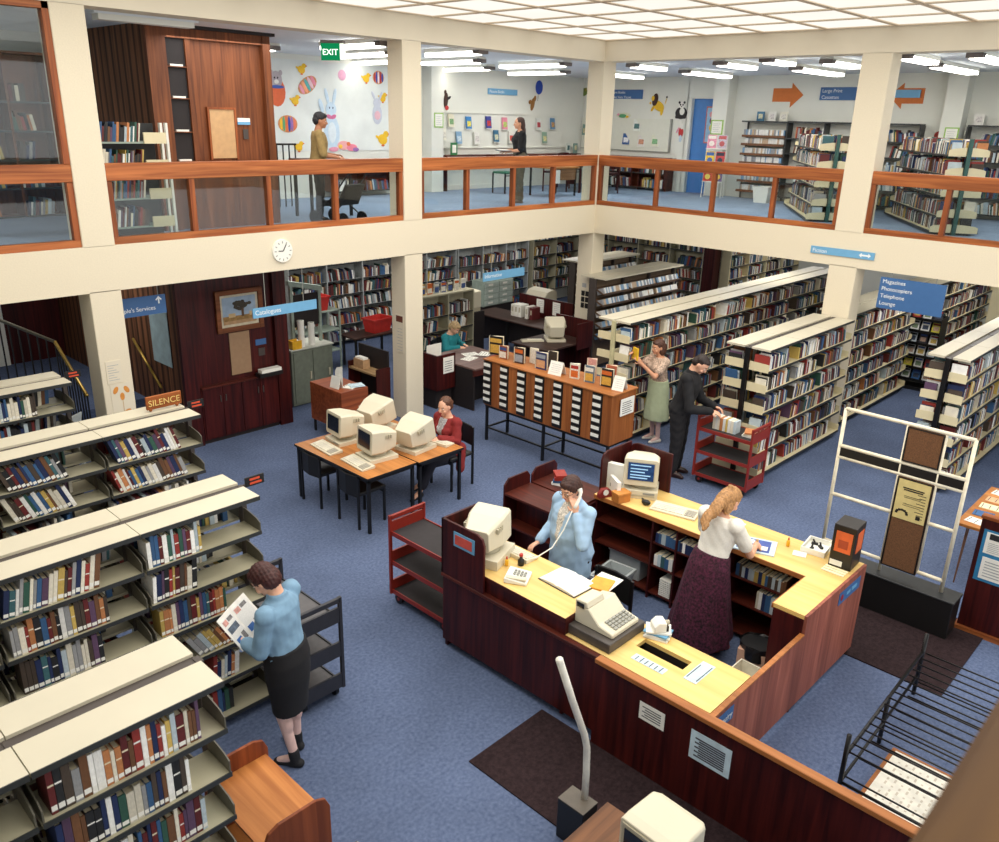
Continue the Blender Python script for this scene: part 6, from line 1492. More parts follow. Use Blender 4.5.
t = thing('yellow_book', 'yellow book in the hands of the woman in the green skirt', 'book', (-2.88, -3.12, 1.42), 1.12)
MB().box(-.07, .07, -.012, .012, -.06, .12, 0).box(-.066, .072, -.009, .009, -.056, .116, 1).build('cover', [mat('book yellow', (236, 190, 40), .5), PAGES], t)
# woman in red typing
P2 = person('person', 'woman in a red jacket and dark skirt typing at a table terminal', (-5.93, -2.34, 0), PI/2, 1.66, .10, (.14, .12), seat=.42, skin_m=SKIN1, bust=.2,
    arms=dict(le=(-.24, .10, .74), lw=(-.12, .32, .80), ld=(.2, .9, -.1), ln=(-.2, .1, .9), re=(.24, .10, .74), rw=(.1, .33, .80), rd=(-.2, .9, -.1), rn=(.2, .1, .9)),
    legs=dict(lk=(-.09, .42, .47), la=(-.05, .60, .075), rk=(.09, .42, .47), ra=(.12, .42, .10), lf=(-.1, 1, -.1), rf=(.1, 1, -.1)), legs_m=None,
    hair=[((0, -.012, .146), (.083, .097, .086)), ((0, -.04, .09), (.08, .07, .085)), ((0, -.11, .10), (.035, .035, .035))], hair_m=mat('brown tied hair', (92, 56, 36), .5, var=.3, scale=60, bump=.3),
    top=dict(m=[mat('red wool jacket', (132, 34, 34), .85, var=.1, scale=40), mat('patterned blouse grey', (170, 168, 170), .8, var=.7, scale=80)], z0=.90, d=.026, sleeve=1.9, collar=False, open=.07, name='jacket', extra=(((-.17, -.06, 1.0), (-.21, .0, .72), .07, .06), ((.17, -.06, 1.0), (.21, .0, .72), .07, .06))),
    bottom=dict(kind='skirt', m=mat('navy skirt', (28, 28, 40), .85), hem=.82, lap=.75, name='skirt', prof=[(1.06, .152, .11, 0), (.95, .185, .14, 0), (.86, .19, .15, .02)]), shoes=dict(m=BLACK))
# woman in teal writing
P7 = person('person', 'older woman with curled grey-blond hair in a teal cardigan writing at the enquiry desk', (-2.82, 1.12, 0), PI+.25, 1.62, .22, (.45, 0), seat=.42, skin_m=SKIN1,
    arms=dict(le=(-.26, .16, .76), lw=(-.10, .36, .80), ld=(.2, .9, -.1), ln=(-.2, .1, .9), re=(.26, .18, .76), rw=(.1, .40, .80), rd=(-.2, .9, -.1), rn=(.2, .1, .9)),
    legs=dict(lk=(-.09, .42, .47), la=(-.09, .40, .075), rk=(.09, .42, .47), ra=(.09, .40, .075)),
    hair=[((0, .0, .14), (.09, .102, .092)), ((0, -.03, .09), (.088, .08, .09)), ((0, .065, .18), (.065, .045, .035))], hair_m=mat('grey blond curls', (176, 150, 110), .6, var=.4, scale=50, bump=.6),
    top=dict(m=mat('teal cardigan', (30, 128, 136), .85, var=.1, scale=40), z0=.90, d=.026, sleeve=1.85), bottom=dict(kind='skirt', m=BLACKC, hem=.82, lap=.75, prof=[(1.06, .152, .11, 0), (.95, .185, .14, 0), (.86, .19, .15, .02)]), shoes=dict(m=BLACK))
chair('dark chair under the woman in teal', (-2.82, 1.10, 0), PI+.25)
# two people on the gallery
P8 = person('person', 'person in a green-brown shirt with dark cropped hair standing at the gallery table', (-5.32, 1.3, 3.1), -PI/2-.55, 1.60, .06, (.1, -.1), skin_m=SKIN3,
    arms=dict(le=(-.25, .06, 1.08), lw=(-.2, .3, 1.06), ld=(.1, .9, 0), ln=(-.2, .1, .9), re=(.26, .08, 1.08), rw=(.2, .32, 1.04), rd=(-.1, .9, -.1), rn=(.2, .1, .9)),
    hair=[((0, .0, .15), (.088, .102, .086)), ((0, -.04, .10), (.084, .07, .08)), ((0, .06, .185), (.066, .05, .035))], hair_m=mat('black hair', (26, 24, 28), .6, var=.3, scale=50),
    top=dict(m=mat('olive tan shirt', (146, 122, 74), .85, var=.1, scale=30), z0=.92, d=.03, sleeve=.95), bottom=dict(kind='trousers', m=BLACKC), shoes=dict(m=BLACK, full=True))
P9 = person('person', 'long-haired woman in a black top carrying papers along the gallery', (-.15, 1.85, 3.1), .95, 1.62, .02, (.05, 0), wide=1.1, skin_m=SKIN2, bust=.2,
    arms=dict(le=(-.24, .04, 1.08), lw=(-.14, .28, 1.04), ld=(.2, .9, 0), ln=(-.3, .1, .8), re=(.24, .04, 1.08), rw=(.14, .28, 1.04), rd=(-.2, .9, 0), rn=(.3, .1, .8)),
    hair=[((0, -.005, .135), (.084, .098, .092)), ((0, -.045, .06), (.08, .065, .13)), ((0, -.07, -.05), (.07, .045, .10))], hair_m=mat('dark brown long hair', (66, 40, 32), .55, var=.3, scale=50, bump=.3),
    top=dict(m=BLACKC, z0=.95, d=.028, sleeve=.9), bottom=dict(kind='trousers', m=mat('olive grey trousers', (96, 88, 72), .85), d=.03), shoes=dict(m=mat('grey brown leather', (110, 92, 84), .5), full=True))
t = thing('clipboard', 'dark grey tray of papers carried by the woman in black on the gallery', 'tray', (-.42, 2.04, 4.10), .95); MB().box(-.2, .2, -.12, .14, 0, .015, 0).box(-.17, .17, -.09, .11, .015, .02, 1).build('board', [mat('slate board', (70, 76, 86), .5), PAPER], t)
# ================================================================ gallery level
XW, YW = 5.595, 4.895
def plate(name, label, cat, plane, u0, u1, z0, z1, m, th=.01, grp=None, txt=None, sz=.1, tm=None, inset=.04, border=None):
    """flat thing on the right wall (plane 'x') or back wall (plane 'y'); u0..u1 in y or x"""
    if plane == 'x': t = thing(name, label, cat, (XW, u0, z0), -PI/2, grp); w_ = abs(u1-u0)
    else: t = thing(name, label, cat, (u0, YW, z0), 0, grp); w_ = abs(u1-u0)
    MB().box(0, w_, -th, 0, 0, z1-z0).build('board' if cat != 'notice' else 'sheet', m, t)
    if border: MB().box(w_*.1, w_*.9, -th-.003, -th, (z1-z0)*.08, (z1-z0)*.92).build('panel', border, t)
    if txt:
        for i, ln in enumerate(txt): lettering(ln, sz, tm or SIGNW, t, (inset, -th-.003, (z1-z0)-sz*1.05-i*sz*1.3), FACE_Y)
    return t
LIME = mat('lime border', (150, 190, 90), .6)
plate('wall_sign', 'blue sign reading Picture Books on the back gallery wall', 'sign', 'y', 1.98, 2.99, 5.24, 5.37, BLUEL, .02, None, ['Picture Books'], .09)
plate('wall_sign', 'two-line blue sign for the very young, left of the yellow lion', 'sign', 'x', 4.45, 3.0, 5.255, 5.475, BLUES, .02, None, ['Picture Books', 'for the Very Young'], .088, inset=.42)
plate('wall_sign', 'blue sign reading Large Print Cassettes between the orange arrows', 'sign', 'x', -1.58, -2.50, 5.25, 5.505, BLUES, .02, None, ['Large Print', 'Cassettes'], .098)
plate('wall_sign', 'plain pale blue strip sign over the left-pointing orange arrow', 'sign', 'x', -2.75, -3.64, 5.30, 5.45, BLUEL, .045)
ORA = mat('arrow orange', (206, 112, 44), .6, var=.05)
for i, (u, poly, lab) in enumerate(((-.49, [(0, .12), (.43, .12), (.43, .0), (.71, .26), (.43, .51), (.43, .40), (0, .40)], 'orange paper arrow pointing right on the gallery wall'), (-3.02, [(.69, .10), (.28, .10), (.28, 0), (0, .25), (.28, .49), (.28, .39), (.69, .39)], 'orange paper arrow pointing left, partly under a blue strip'))):
    o = MB().prism([(a, c_) for a, c_ in poly], 'y', -.008, 0).build('paper_arrow', ORA); o.location = (XW, u, 5.09); o.rotation_euler = (0, 0, -PI/2); tag(o, lab, 'arrow')
o = MB().cyl((0, 0, 0), (-.01, 0, 0), .085, n=28).build('paper_disc', mat('brick red disc', (150, 44, 34), .6)); o.location = (XW, -4.12, 4.60); tag(o, 'brick red paper disc on the gallery wall at the right', 'disc')
for (pl, u0, u1, z0, z1, off, lab) in (('x', .79, .47, 4.48, 4.80, .345, 'lime bordered notice on the pilaster beside the blue door'), ('x', -4.32, -4.58, 4.47, 4.76, .345, 'lime bordered notice on the pilaster right of the red disc'), ('y', .02, .29, 4.48, 4.79, .30, 'lime bordered notice on the back wall pilaster')):
    t = plate('notice', lab, 'notice', pl, u0, u1, z0, z1, LIME, .006, None, None, border=PAPER)
    if pl == 'x': t.location.x -= off + .002
    else: t.location.y -= off
    for i in range(5): MB().box(abs(u1-u0)*.2, abs(u1-u0)*(.8-.1*(i % 2)), -.0115, -.0095, (z1-z0)*(.2+.13*i), (z1-z0)*(.22+.13*i)).build('print_line', mat('faint print', (170, 172, 178), .8), t)
# cut-out animals (plain paper shapes)
def cutout(name, label, plane, u, z, blobs, cat='cut-out'):
    mats = []; b = MB()
    for k, (du, dz, ru, rz, rgb, rot) in enumerate(blobs):
        m = mat('cut paper %d %d %d' % rgb, rgb, .7, var=.06)
        if m not in mats: mats.append(m)
        b.ell((du, -.006-.0016*k, dz), (ru, .004, rz), mats.index(m), 16, 8, Matrix.Rotation(rot, 4, 'Y'))
    o = b.build(name, mats)
    if plane == 'x': o.location = (XW, u, z); o.rotation_euler = (0, 0, -PI/2)
    else: o.location = (u, YW, z)
    return tag(o, label, cat)
Yl, Bk, Wh_, Br, Rd, Pk, Bl, Or, Gr, Lb, Pu = (232, 186, 40), (34, 28, 30), (232, 230, 222), (66, 40, 30), (190, 50, 50), (226, 150, 170), (40, 70, 160), (222, 110, 60), (90, 160, 110), (190, 210, 226), (150, 110, 170)
cutout('paper_lion', 'yellow paper lion with a dark mane on the gallery wall', 'x', 2.55, 5.14, [(.05, -.05, .17, .11, Yl, .5), (.15, -.17, .04, .1, Yl, .2), (-.12, -.1, .035, .09, Yl, .6), (-.07, .10, .085, .15, Br, .2), (-.13, .13, .05, .06, Yl, 0), (-.2, .02, .03, .03, Yl, 0), (.25, .07, .012, .08, Yl, .3), (.27, .16, .025, .025, Bk, 0)])
cutout('paper_panda', 'black and white paper panda beside the blue door', 'x', 1.84, 5.0, [(0, -.06, .17, .14, Bk, 0), (.02, -.03, .08, .09, Wh_, 0), (.0, .12, .09, .075, Wh_, 0), (-.07, .18, .03, .03, Bk, 0), (.07, .18, .03, .03, Bk, 0), (-.035, .13, .02, .024, Bk, 0), (.035, .13, .02, .024, Bk, 0), (0, .09, .018, .012, Bk, 0), (-.1, -.15, .06, .04, Bk, 0), (.1, -.15, .06, .04, Bk, 0)])
cutout('paper_rabbit', 'small red and white paper rabbit below the panda', 'x', 1.80, 4.5, [(0, 0, .07, .12, Rd, 0), (0, -.14, .04, .09, Lb, 0), (.02, .13, .05, .06, Wh_, 0), (-.03, .22, .02, .07, Wh_, -.4), (.05, .22, .02, .07, Wh_, .2), (-.09, .05, .02, .08, Pk, .5)])
cutout('paper_leaf_creature', 'small green paper leaf shape left of the two-line blue sign', 'x', 4.9, 5.42, [(0, 0, .14, .1, (110, 130, 60), 0), (-.06, .08, .05, .05, (110, 130, 60), 0), (.08, .06, .04, .05, (150, 140, 60), .3)])
cutout('paper_fish', 'green and yellow paper fish picture above the yellow strip', 'x', 3.55, 4.86, [(0, 0, .24, .07, (214, 214, 190), 0), (-.02, -.01, .14, .05, Gr, 0), (.12, -.03, .05, .03, Yl, 0), (-.16, .02, .04, .03, Pk, 0)])
plate('yellow_strip', 'plain yellow paper strip on the white display board', 'strip', 'x', 3.87, 3.28, 4.54, 4.71, mat('strip yellow', (236, 186, 40), .6), .03)
cutout('paper_balloon', 'dark blue paper balloon on a string on the back wall', 'y', 3.80, 5.44, [(0, .02, .14, .165, Bl, 0), (-.03, -.22, .006, .09, (90, 80, 70), .15)])
cutout('paper_bird', 'small dark and red paper bird on the back wall', 'y', .64, 5.06, [(0, 0, .07, .17, Br, .1), (.03, -.16, .06, .05, Rd, 0), (.09, .05, .07, .03, Bk, -.5), (-.02, .17, .04, .05, Br, 0)])
cutout('paper_bear', 'plain brown paper animal shape under the blue balloon', 'y', 3.58, 5.06, [(0, 0, .07, .16, (150, 104, 50), .3), (.07, .13, .05, .08, (150, 104, 50), .4), (-.1, .05, .06, .05, (150, 104, 50), -.4)])
# Easter frieze: eggs, chicks and pale rabbits on a white paper sheet
tag(MB().box(-3.95, -.95, 4.885, 4.893, 4.0, 5.66).build('frieze_sheet', mat('frieze paper', (222, 226, 222), .85, var=.06, scale=2.5)), 'big white paper frieze sheet behind the eggs and chicks', 'frieze')
YW = 4.884
def egg(label, u, z, ru, rz, cols, rot=0, base=(206, 140, 90)):
    bl = [(0, 0, ru, rz, base, rot)]
    n = len(cols)
    for i, c in enumerate(cols):
        d = (-.8 + 1.6*(i+.5)/n); h = rz*math.sqrt(max(.05, 1-d*d))*.93
        bl.append((d*ru*math.cos(rot) if not rot else d*ru*math.cos(rot), -d*ru*math.sin(rot), ru*.8/n, h, c, rot))
    cutout('paper_egg', label, 'y', u, z, bl)
egg('striped paper egg, green orange and violet, low on the frieze', -3.52, 4.5, .22, .16, (Yl, Gr, Or, Bl, Pu, (226, 120, 90)))
egg('pink striped tilted paper egg on the frieze near its top', -3.03, 5.22, .24, .14, (Pk, (240, 160, 120), (90, 170, 170), (226, 190, 200), (230, 140, 160)), -.55)
egg('speckled red and blue paper egg at the top right of the frieze', -1.28, 5.44, .15, .13, (Rd, Bl, (240, 230, 230), Rd, Bl))
cutout('paper_egg_bear', 'grey bear face peeping out of an orange paper egg', 'y', -3.72, 5.12, [(0, -.05, .19, .26, (222, 104, 60), 0), (0, .16, .13, .16, (176, 166, 170), 0), (-.1, .29, .04, .05, (176, 166, 170), 0), (.1, .29, .04, .05, (176, 166, 170), 0), (0, .04, .17, .03, (60, 90, 170), 0), (0, .13, .05, .04, Wh_, 0), (.03, .2, .015, .018, Bk, 0), (-.04, .2, .015, .018, Bk, 0)])
for i, (u, z, lab) in enumerate(((-3.15, 5.49, 'yellow paper chick at the top of the frieze, left part'), (-3.33, 4.92, 'yellow paper chick under the pink egg'), (-1.6, 5.40, 'yellow paper chick left of the speckled egg'), (-1.18, 5.04, 'yellow paper chick below the speckled egg'), (-1.2, 4.22, 'largest yellow paper chick, low at the right of the frieze'), (-3.3, 4.07, 'yellow paper chick at the bottom of the frieze behind the person in tan'))):
    k = 1.5 if i == 4 else 1.0
    cutout('paper_chick', lab, 'y', u, z, [(0, 0, .085*k, .07*k, Yl, .3), (.06*k, .07*k, .05*k, .045*k, Yl, 0), (-.09*k, .03*k, .04*k, .02*k, Yl, .5), (.11*k, .07*k, .02*k, .012*k, Or, 0), (.0, -.08*k, .03*k, .015*k, Or, 0)])
cutout('paper_rabbit', 'tall pale blue paper rabbit with a bow tie in the middle of the frieze', 'y', -2.5, 4.45, [(0, -.1, .19, .34, Lb, 0), (0, .34, .13, .14, Lb, 0), (-.09, .58, .04, .16, Lb, -.25), (.09, .58, .04, .16, Lb, .25), (-.05, .2, .07, .04, (206, 110, 150), .4), (.05, .2, .07, .04, (206, 110, 150), -.4), (0, -.1, .10, .2, (214, 224, 230), 0), (-.04, .37, .014, .02, (90, 100, 120), 0), (.04, .37, .014, .02, (90, 100, 120), 0), (-.24, .4, .05, .14, Lb, -.3)])
cutout('paper_rabbit', 'faint grey paper rabbit at the right of the frieze', 'y', -1.33, 4.72, [(0, 0, .13, .2, (196, 200, 212), 0), (0, .22, .1, .1, (196, 200, 212), 0), (-.09, .36, .03, .1, (196, 200, 212), -.5), (.09, .36, .03, .1, (196, 200, 212), .5), (0, -.02, .08, .09, (226, 180, 190), 0)])
cutout('paper_flowers', 'patch of pink and orange paper flowers at the foot of the frieze', 'y', -2.22, 4.08, [(-.25, -.05, .12, .05, Pk, 0), (0, .02, .16, .09, (236, 170, 170), 0), (.2, -.02, .14, .07, (230, 130, 150), 0), (-.08, .0, .05, .04, (240, 190, 60), 0), (.12, .05, .05, .04, Or, 0), (.3, -.06, .08, .04, Pu, 0)])
cutout('paper_balloon', 'pink paper balloon shape at the top of the frieze', 'y', -2.2, 5.44, [(0, 0, .1, .1, (230, 170, 196), 0)])
YW = 4.895
# display boards with face-out picture books
slab('trim_7', [(.34, 5.59, 4.865, 4.9, 4.80, 4.815), (.34, 5.59, 4.86, 4.9, 4.03, 4.05)], WALLW)
t = thing('display_board', 'white display board below the lion holding picture books', 'board', (XW, 3.0, 4.0), world=True)
MB().box(5.55, 5.592, 2.10, 4.85, 4.03, 4.79).build('panel', mat('board white', (222, 222, 208), .8, var=.02), t); MB().box(5.54, 5.592, 2.06, 2.10, 4.02, 4.80).box(5.54, 5.592, 2.10, 4.85, 4.015, 4.03).build('edge_strip', GREYPL, t)
YB = [(.78, 4.64, 'cream and green'), (1.34, 4.60, 'blue and yellow'), (2.0, 4.62, 'red and blue'), (2.56, 4.60, 'pink and green'), (3.8, 4.61, 'white and red'), (4.35, 4.62, 'blue and tan'), (.53, 4.35, 'plain cream'), (1.03, 4.27, 'soft blue'), (1.61, 4.27, 'plain white'), (2.27, 4.31, 'deep teal'), (2.8, 4.29, 'red topped white'), (4.06, 4.28, 'pale green')]
YC = {'cream and green': ((220, 214, 190), (120, 160, 110)), 'blue and yellow': ((60, 130, 190), (230, 210, 90)), 'red and blue': ((60, 70, 150), (190, 60, 60)), 'pink and green': ((226, 140, 160), (180, 200, 110)), 'white and red': ((226, 226, 220), (170, 50, 60)), 'blue and tan': ((90, 140, 180), (200, 150, 90)), 'plain cream': ((226, 222, 206), (210, 206, 196)), 'soft blue': ((130, 166, 196), (190, 206, 216)), 'plain white': ((226, 224, 216), (206, 200, 196)), 'deep teal': ((60, 110, 140), (200, 200, 170)), 'red topped white': ((230, 226, 216), (200, 70, 60)), 'pale green': ((150, 180, 160), (220, 210, 150)),
      'white and teal': ((220, 224, 216), (70, 110, 110)), 'dark brown': ((60, 46, 46), (170, 130, 70)), 'grey green': ((120, 150, 140), (200, 190, 150)), 'navy and white': ((50, 90, 150), (226, 226, 226)), 'white with rose': ((226, 222, 216), (200, 140, 110)), 'mint edged cream': ((222, 222, 200), (120, 170, 120))}
def wallbook(key, plane, u, z, lab):
    a, c_ = YC[key]; t = thing('picture_book', lab, 'book', (XW-.06 if plane == 'x' else u, u if plane == 'x' else YW-.045, z-.14), -PI/2 if plane == 'x' else 0, 'face-out picture books on the gallery walls')
    M = Matrix.Rotation(-.12, 4, 'X') @ Matrix.Rotation(.15, 4, 'Z')
    MB().box(-.1, .1, -.012, .012, 0, .27, 0, M).build('cover', mat('cover ' + key, a, .5, var=.1, scale=12), t); MB().box(-.07, .07, -.0145, -.012, .05, .17, 0, M).build('picture', mat('picture ' + key, c_, .5, var=.4, scale=24), t); MB().box(-.11, .11, -.025, .03, -.012, 0).build('ledge', WALLW, t)
for u, z, k in YB: wallbook(k, 'y', u, z, '%s picture book face-out on the back gallery wall' % k)
for u, z, k in ((5.3, 4.65, 'white and teal'), (5.0, 4.59, 'dark brown'), (4.72, 4.49, 'grey green'), (3.08, 4.64, 'white and teal'), (3.38, 4.30, 'navy and white'), (2.91, 4.27, 'white with rose'), (2.5, 4.29, 'mint edged cream')): wallbook(k, 'x', u, z, '%s picture book face-out on the side wall, %s the white display board' % (k, 'on' if u < 4.2 else 'left of'))
for pl in 'xy':
    t = thing('wall_ledge', 'narrow dark wooden ledge along the %s' % ('side wall under the white board' if pl == 'x' else 'back wall under the picture books'), 'ledge', (5.4, 3, 3.87) if pl == 'x' else (3, 4.7, 3.87), world=True)
    (MB().box(5.22, 5.59, 1.86, 4.35, 3.865, 3.89) if pl == 'x' else MB().box(.34, 5.2, 4.55, 4.89, 3.865, 3.89)).build('board', MAHOGX, t)
    for k in range(4): (MB().box(5.26, 5.58, 1.9+k*.8, 1.93+k*.8, 3.1, 3.865) if pl == 'x' else MB().box(.4+k*1.55, .43+k*1.55, 4.6, 4.88, 3.1 if k in (0, 3) else 3.70, 3.865)).build('bracket', MAHOG, t)
wallcase('low dark wood case of picture books under the white display board', 1.9, 3.85, 2, 5.17, .04+.36, (3.52, 3.17), 3.84, 'y', 1, MAHOGY)
GRF = mat('green frame', (46, 120, 70), .5)
t = thing('framed_card', 'small card in a green frame on the back wall ledge', 'frame', (.72, 4.7, 3.89)); MB().box(-.1, .1, -.01, .01, 0, .27, 0).build('frame', GRF, t); MB().box(-.06, .06, -.014, -.01, .05, .22).build('card', PAPER, t)
for x, k in ((4.95, 'grey green'), (4.55, 'white and teal')):
    t = thing('picture_book', '%s picture book standing on the dark ledge near the gallery corner' % k, 'book', (5.1 if x > 4.8 else 4.8, 4.68, 3.89), .2); MB().box(-.1, .1, -.012, .012, 0, .25).build('cover', mat('cover ' + k, YC[k][0], .5), t); MB().box(-.06, .06, -.0145, -.012, .08, .2).build('picture', mat('picture ' + k, YC[k][1], .5), t)
# children's tables and chair in the corner
GRV = mat('green vinyl', (44, 110, 84), .5)
chair('green cushioned chair on the gallery left of the woman in black', (1.35, 3.65, 3.1), PI, seat_m=GRV, back=False)
t = thing('wooden_desk', 'light brown desk with a white sheet on its side, right of the woman in black', 'desk', (1.9, 2.7, 3.1), world=True)
MB().box(1.35, 2.35, 2.3, 3.0, 3.70, 3.73).build('desk_top', TEAKTOP, t); MB().box(1.4, 2.3, 2.34, 2.36, 3.45, 3.70).build('front_panel', wood('gallery desk', (120, 84, 54), (150, 110, 74), 'x', .4), t)
for x in (1.4, 2.26):
    for y in (2.34, 2.92): MB().box(x, x+.035, y, y+.035, 3.1, 3.70).build('leg', BLACKM, t)
t = thing('notice', 'white sheet taped to the front of the brown gallery desk', 'notice', (1.5, 2.325, 3.45)); MB().box(0, .2, -.003, .003, -.06, .22).build('sheet', PAPER, t)
t = thing('reading_table', 'long brown reading table in the gallery corner', 'table', (3.6, 3.2, 3.1), world=True)
MB().box(2.9, 4.5, 2.7, 3.6, 3.68, 3.71).build('table_top', wood('gallery table', (88, 56, 38), (120, 80, 54), 'x', .4), t)
for x in (2.95, 4.42):
    for y in (2.75, 3.52): MB().box(x, x+.04, y, y+.04, 3.1, 3.68).build('leg', MAHOG, t)
for x, y, r_, l in ((2.7, 3.3, -PI/2, 'wooden chair at the left end of the gallery reading table'), (3.5, 2.4, 0, 'wooden chair at the near side of the gallery reading table'), (4.0, 3.95, PI, 'wooden chair at the far side of the gallery reading table')): chair(l, (x, y, 3.1), r_, None, MAHOG, MAHOG)
# blue door
slab('door_1', [(5.72, 5.75, .86, 1.60, 3.1, 5.27)], mat('door blue', (70, 128, 196), .5, var=.04))
slab('trim_8', [(5.6, 5.75, 1.575, 1.70, 3.1, 5.30), (5.6, 5.75, .80, .87, 3.1, 5.30), (5.6, 5.75, .80, 1.7, 5.27, 5.77)], WALLW)
t = thing('door_poster', 'tall colourful ice-cream poster on the blue door', 'poster', (5.71, 1.12, 4.3), world=True)
b = MB().box(5.708, 5.719, .90, 1.22, 4.27, 5.1, 0).box(5.705, 5.708, .93, 1.19, 4.3, 5.07, 1)
for y, z, r1, mi in ((1.03, 4.62, .08, 2), (1.02, 4.78, .09, 3), (1.06, 4.92, .07, 4), (1.0, 4.50, .06, 5)): b.ell((5.704, y, z), (.002, r1, r1), mi, 14, 8)
b.build('sheet', [mat('poster red rim', (196, 110, 100), .5), mat('poster pale blue', (150, 190, 220), .5), mat('poster yellow', (236, 190, 60), .5), mat('poster plum', (120, 60, 90), .5), mat('poster pink', (226, 150, 150), .5), mat('poster orange', (220, 110, 60), .5)], t)
# magazine rack by the door
t = thing('magazine_rack', 'white wire magazine rack of bright comics before the blue door', 'rack', (4.85, .35, 3.1), -PI/2+.35)
for x in (-.22, .22): MB().tube([(x, -.12, 0), (x, .06, 1.35)], .01, 6).build('post', PAPER, t); MB().tube([(x, .25, 0), (x, .06, 1.35)], .01, 6).build('post', PAPER, t)
for k in range(3): MB().box(-.23, .23, -.16+.05*k, -.1+.05*k, .35+.36*k, .365+.36*k).build('tray', PAPER, t)
CK = [((206, 70, 50), (240, 210, 90)), ((90, 70, 120), (230, 180, 60)), ((226, 190, 60), (60, 100, 170)), ((190, 60, 60), (40, 40, 60)), ((226, 150, 170), (240, 230, 220)), ((200, 190, 200), (190, 90, 90))]
for k in range(6):
    cl, rw = k % 2, k//2; a = -PI/2+.35
    lx, ly, lz = -.115+.23*cl, -.125+.05*rw, 3.1+.37+.36*rw
    o = MB().box(-.1, .1, -.004, .004, 0, .29, 0, Matrix.Rotation(-.13, 4, 'X')).box(-.085, .085, -.006, -.004, .2, .27, 1, Matrix.Rotation(-.13, 4, 'X')).ell((0, -.004, .1), (.06, .004, .06), 1, 10, 6, Matrix.Rotation(-.13, 4, 'X')).build('comic', [mat('comic %d' % k, CK[k][0], .4, var=.3, scale=30), mat('comic art %d' % k, CK[k][1], .4)])
    o.location = (4.85+lx*math.cos(a)-ly*math.sin(a), .35+lx*math.sin(a)+ly*math.cos(a), lz); o.rotation_euler = (0, 0, a)
    tag(o, '%s comic on the wire rack, %s row, %s side' % (('orange red', 'violet', 'yellow', 'dark red', 'pink', 'pale grey')[k], ('bottom', 'middle', 'top')[rw], ('door', 'balustrade')[cl]), 'comic', 'comics on the white wire rack')
# wall shelving along the side wall
WSH = mat('tape rack brown', (112, 72, 44), .5)
t = thing('cassette_rack', 'brown slatted cassette rack on the gallery wall under the right-pointing arrow', 'rack', (5.45, -.55, 3.1), world=True)
MB().box(5.27, 5.58, -1.05, .02, 4.77, 4.80).build('top_board', LIP, t)
for y in (-1.03, 0): MB().box(5.52, 5.58, y-.01, y+.01, 3.1, 4.77).build('upright', LIP, t)
for k, z in enumerate((4.50, 4.32, 4.11, 3.92, 3.52, 3.30)):
    sh = MB().box(5.30, 5.58, -1.03, 0, z-.05, z).build('shelf', WSH, t); mb = MB(); y = -1.0
    while y < -.06: w_ = rnd.uniform(.02, .06); mb.box(5.36, 5.5, y, y+w_-.004, z, z+.115, rnd.choice((0, 0, 0, 1, 2, 3))); y += w_
    o = mb.build('cassettes', CASS, sh); o['kind'] = 'stuff'
wallcase('grey wall shelving with leaning books on the gallery, left of the right-hand column', -2.75, -1.07, 2, 5.3, .26, (4.46, 4.15, 3.84, 3.5, 3.2), 4.78, 'y', 1, LIP, .3, bk=False)
wallcase('grey wall shelving of bright books on the gallery between column and red disc', -3.85, -2.77, 1, 5.3, .26, (4.46, 4.15, 3.84, 3.5, 3.2), 4.78, 'y', 1, LIP, .3, bk=False)
wallcase('grey wall shelving at the far right end of the gallery', -7.6, -4.7, 3, 5.3, .26, (4.46, 4.15, 3.84, 3.5, 3.2), 4.78, 'y', 1, LIP, .2, bk=False)
for i, (y, k) in enumerate(((-.35, 'deep teal'), (-.62, 'plain white'), (-.9, 'plain cream'), (-4.84, 'plain white'))):
    t = thing('display_card', ('teal card standing on the cassette rack top', 'white framed card on the cassette rack top', 'cream card at the right of the cassette rack top', 'white pictured card box on the far right shelving')[i], 'card', (5.42, y, 4.80 if i < 3 else 4.815), -PI/2); MB().box(-.09, .09, -.012, .012, 0, .2).build('card', mat('cover ' + k, YC[k][0], .5), t); MB().box(-.05, .05, -.014, -.012, .05, .15).build('picture', mat('picture ' + k, YC[k][1], .5), t)
t = thing('waste_bin', 'white plastic bin on the gallery floor before the cassette rack', 'bin', (4.75, -1.0, 3.1)); MB().loft([[Vector((sx*a, sy*a, z)) for sx, sy in ((-1,-1),(1,-1),(1,1),(-1,1))] for a, z in ((.15, 0), (.19, .34), (.175, .34), (.14, .02))]).build('body', PAPER, t)
# diagonal double-sided cases on the side gallery
def diag(label, x, y, L_, n, ztop=1.5):
    a = .575
    t = bookcase('bookcase', label, joints(0, L_, n), 0, .30, (1.24, .94, .62, .30, .06), ztop, (-1, 1), SHELFC, SHELFC, GREENP, SHELFC, None, loc=(x, y, 3.1), rotz=a, gap=.03, bheight=.11, tops=False, brackets='ends', bottom_deep=.06)
    M = Matrix.Translation((x, y, 3.1)) @ Matrix.Rotation(a, 4, 'Z')
    for q in range(n):
        for z in (1.24, .94, .62, .30, .06):
            for s in (-1, 1): stuff_row(L_/n*q+.03, L_/n*(q+1)-rnd.uniform(.02, .2), s*.26, -s, z, .26, rnd.random(), lean=rnd.choice((0, 0, .12)), M=M)
    return t
diag('diagonal two-sided bookcase with green posts on the gallery, left of the right-hand column', 2.05, -3.62, 3.1, 3)
diag('diagonal two-sided bookcase with green posts on the gallery behind the right balustrade', 2.0, -5.75, 3.1, 3)
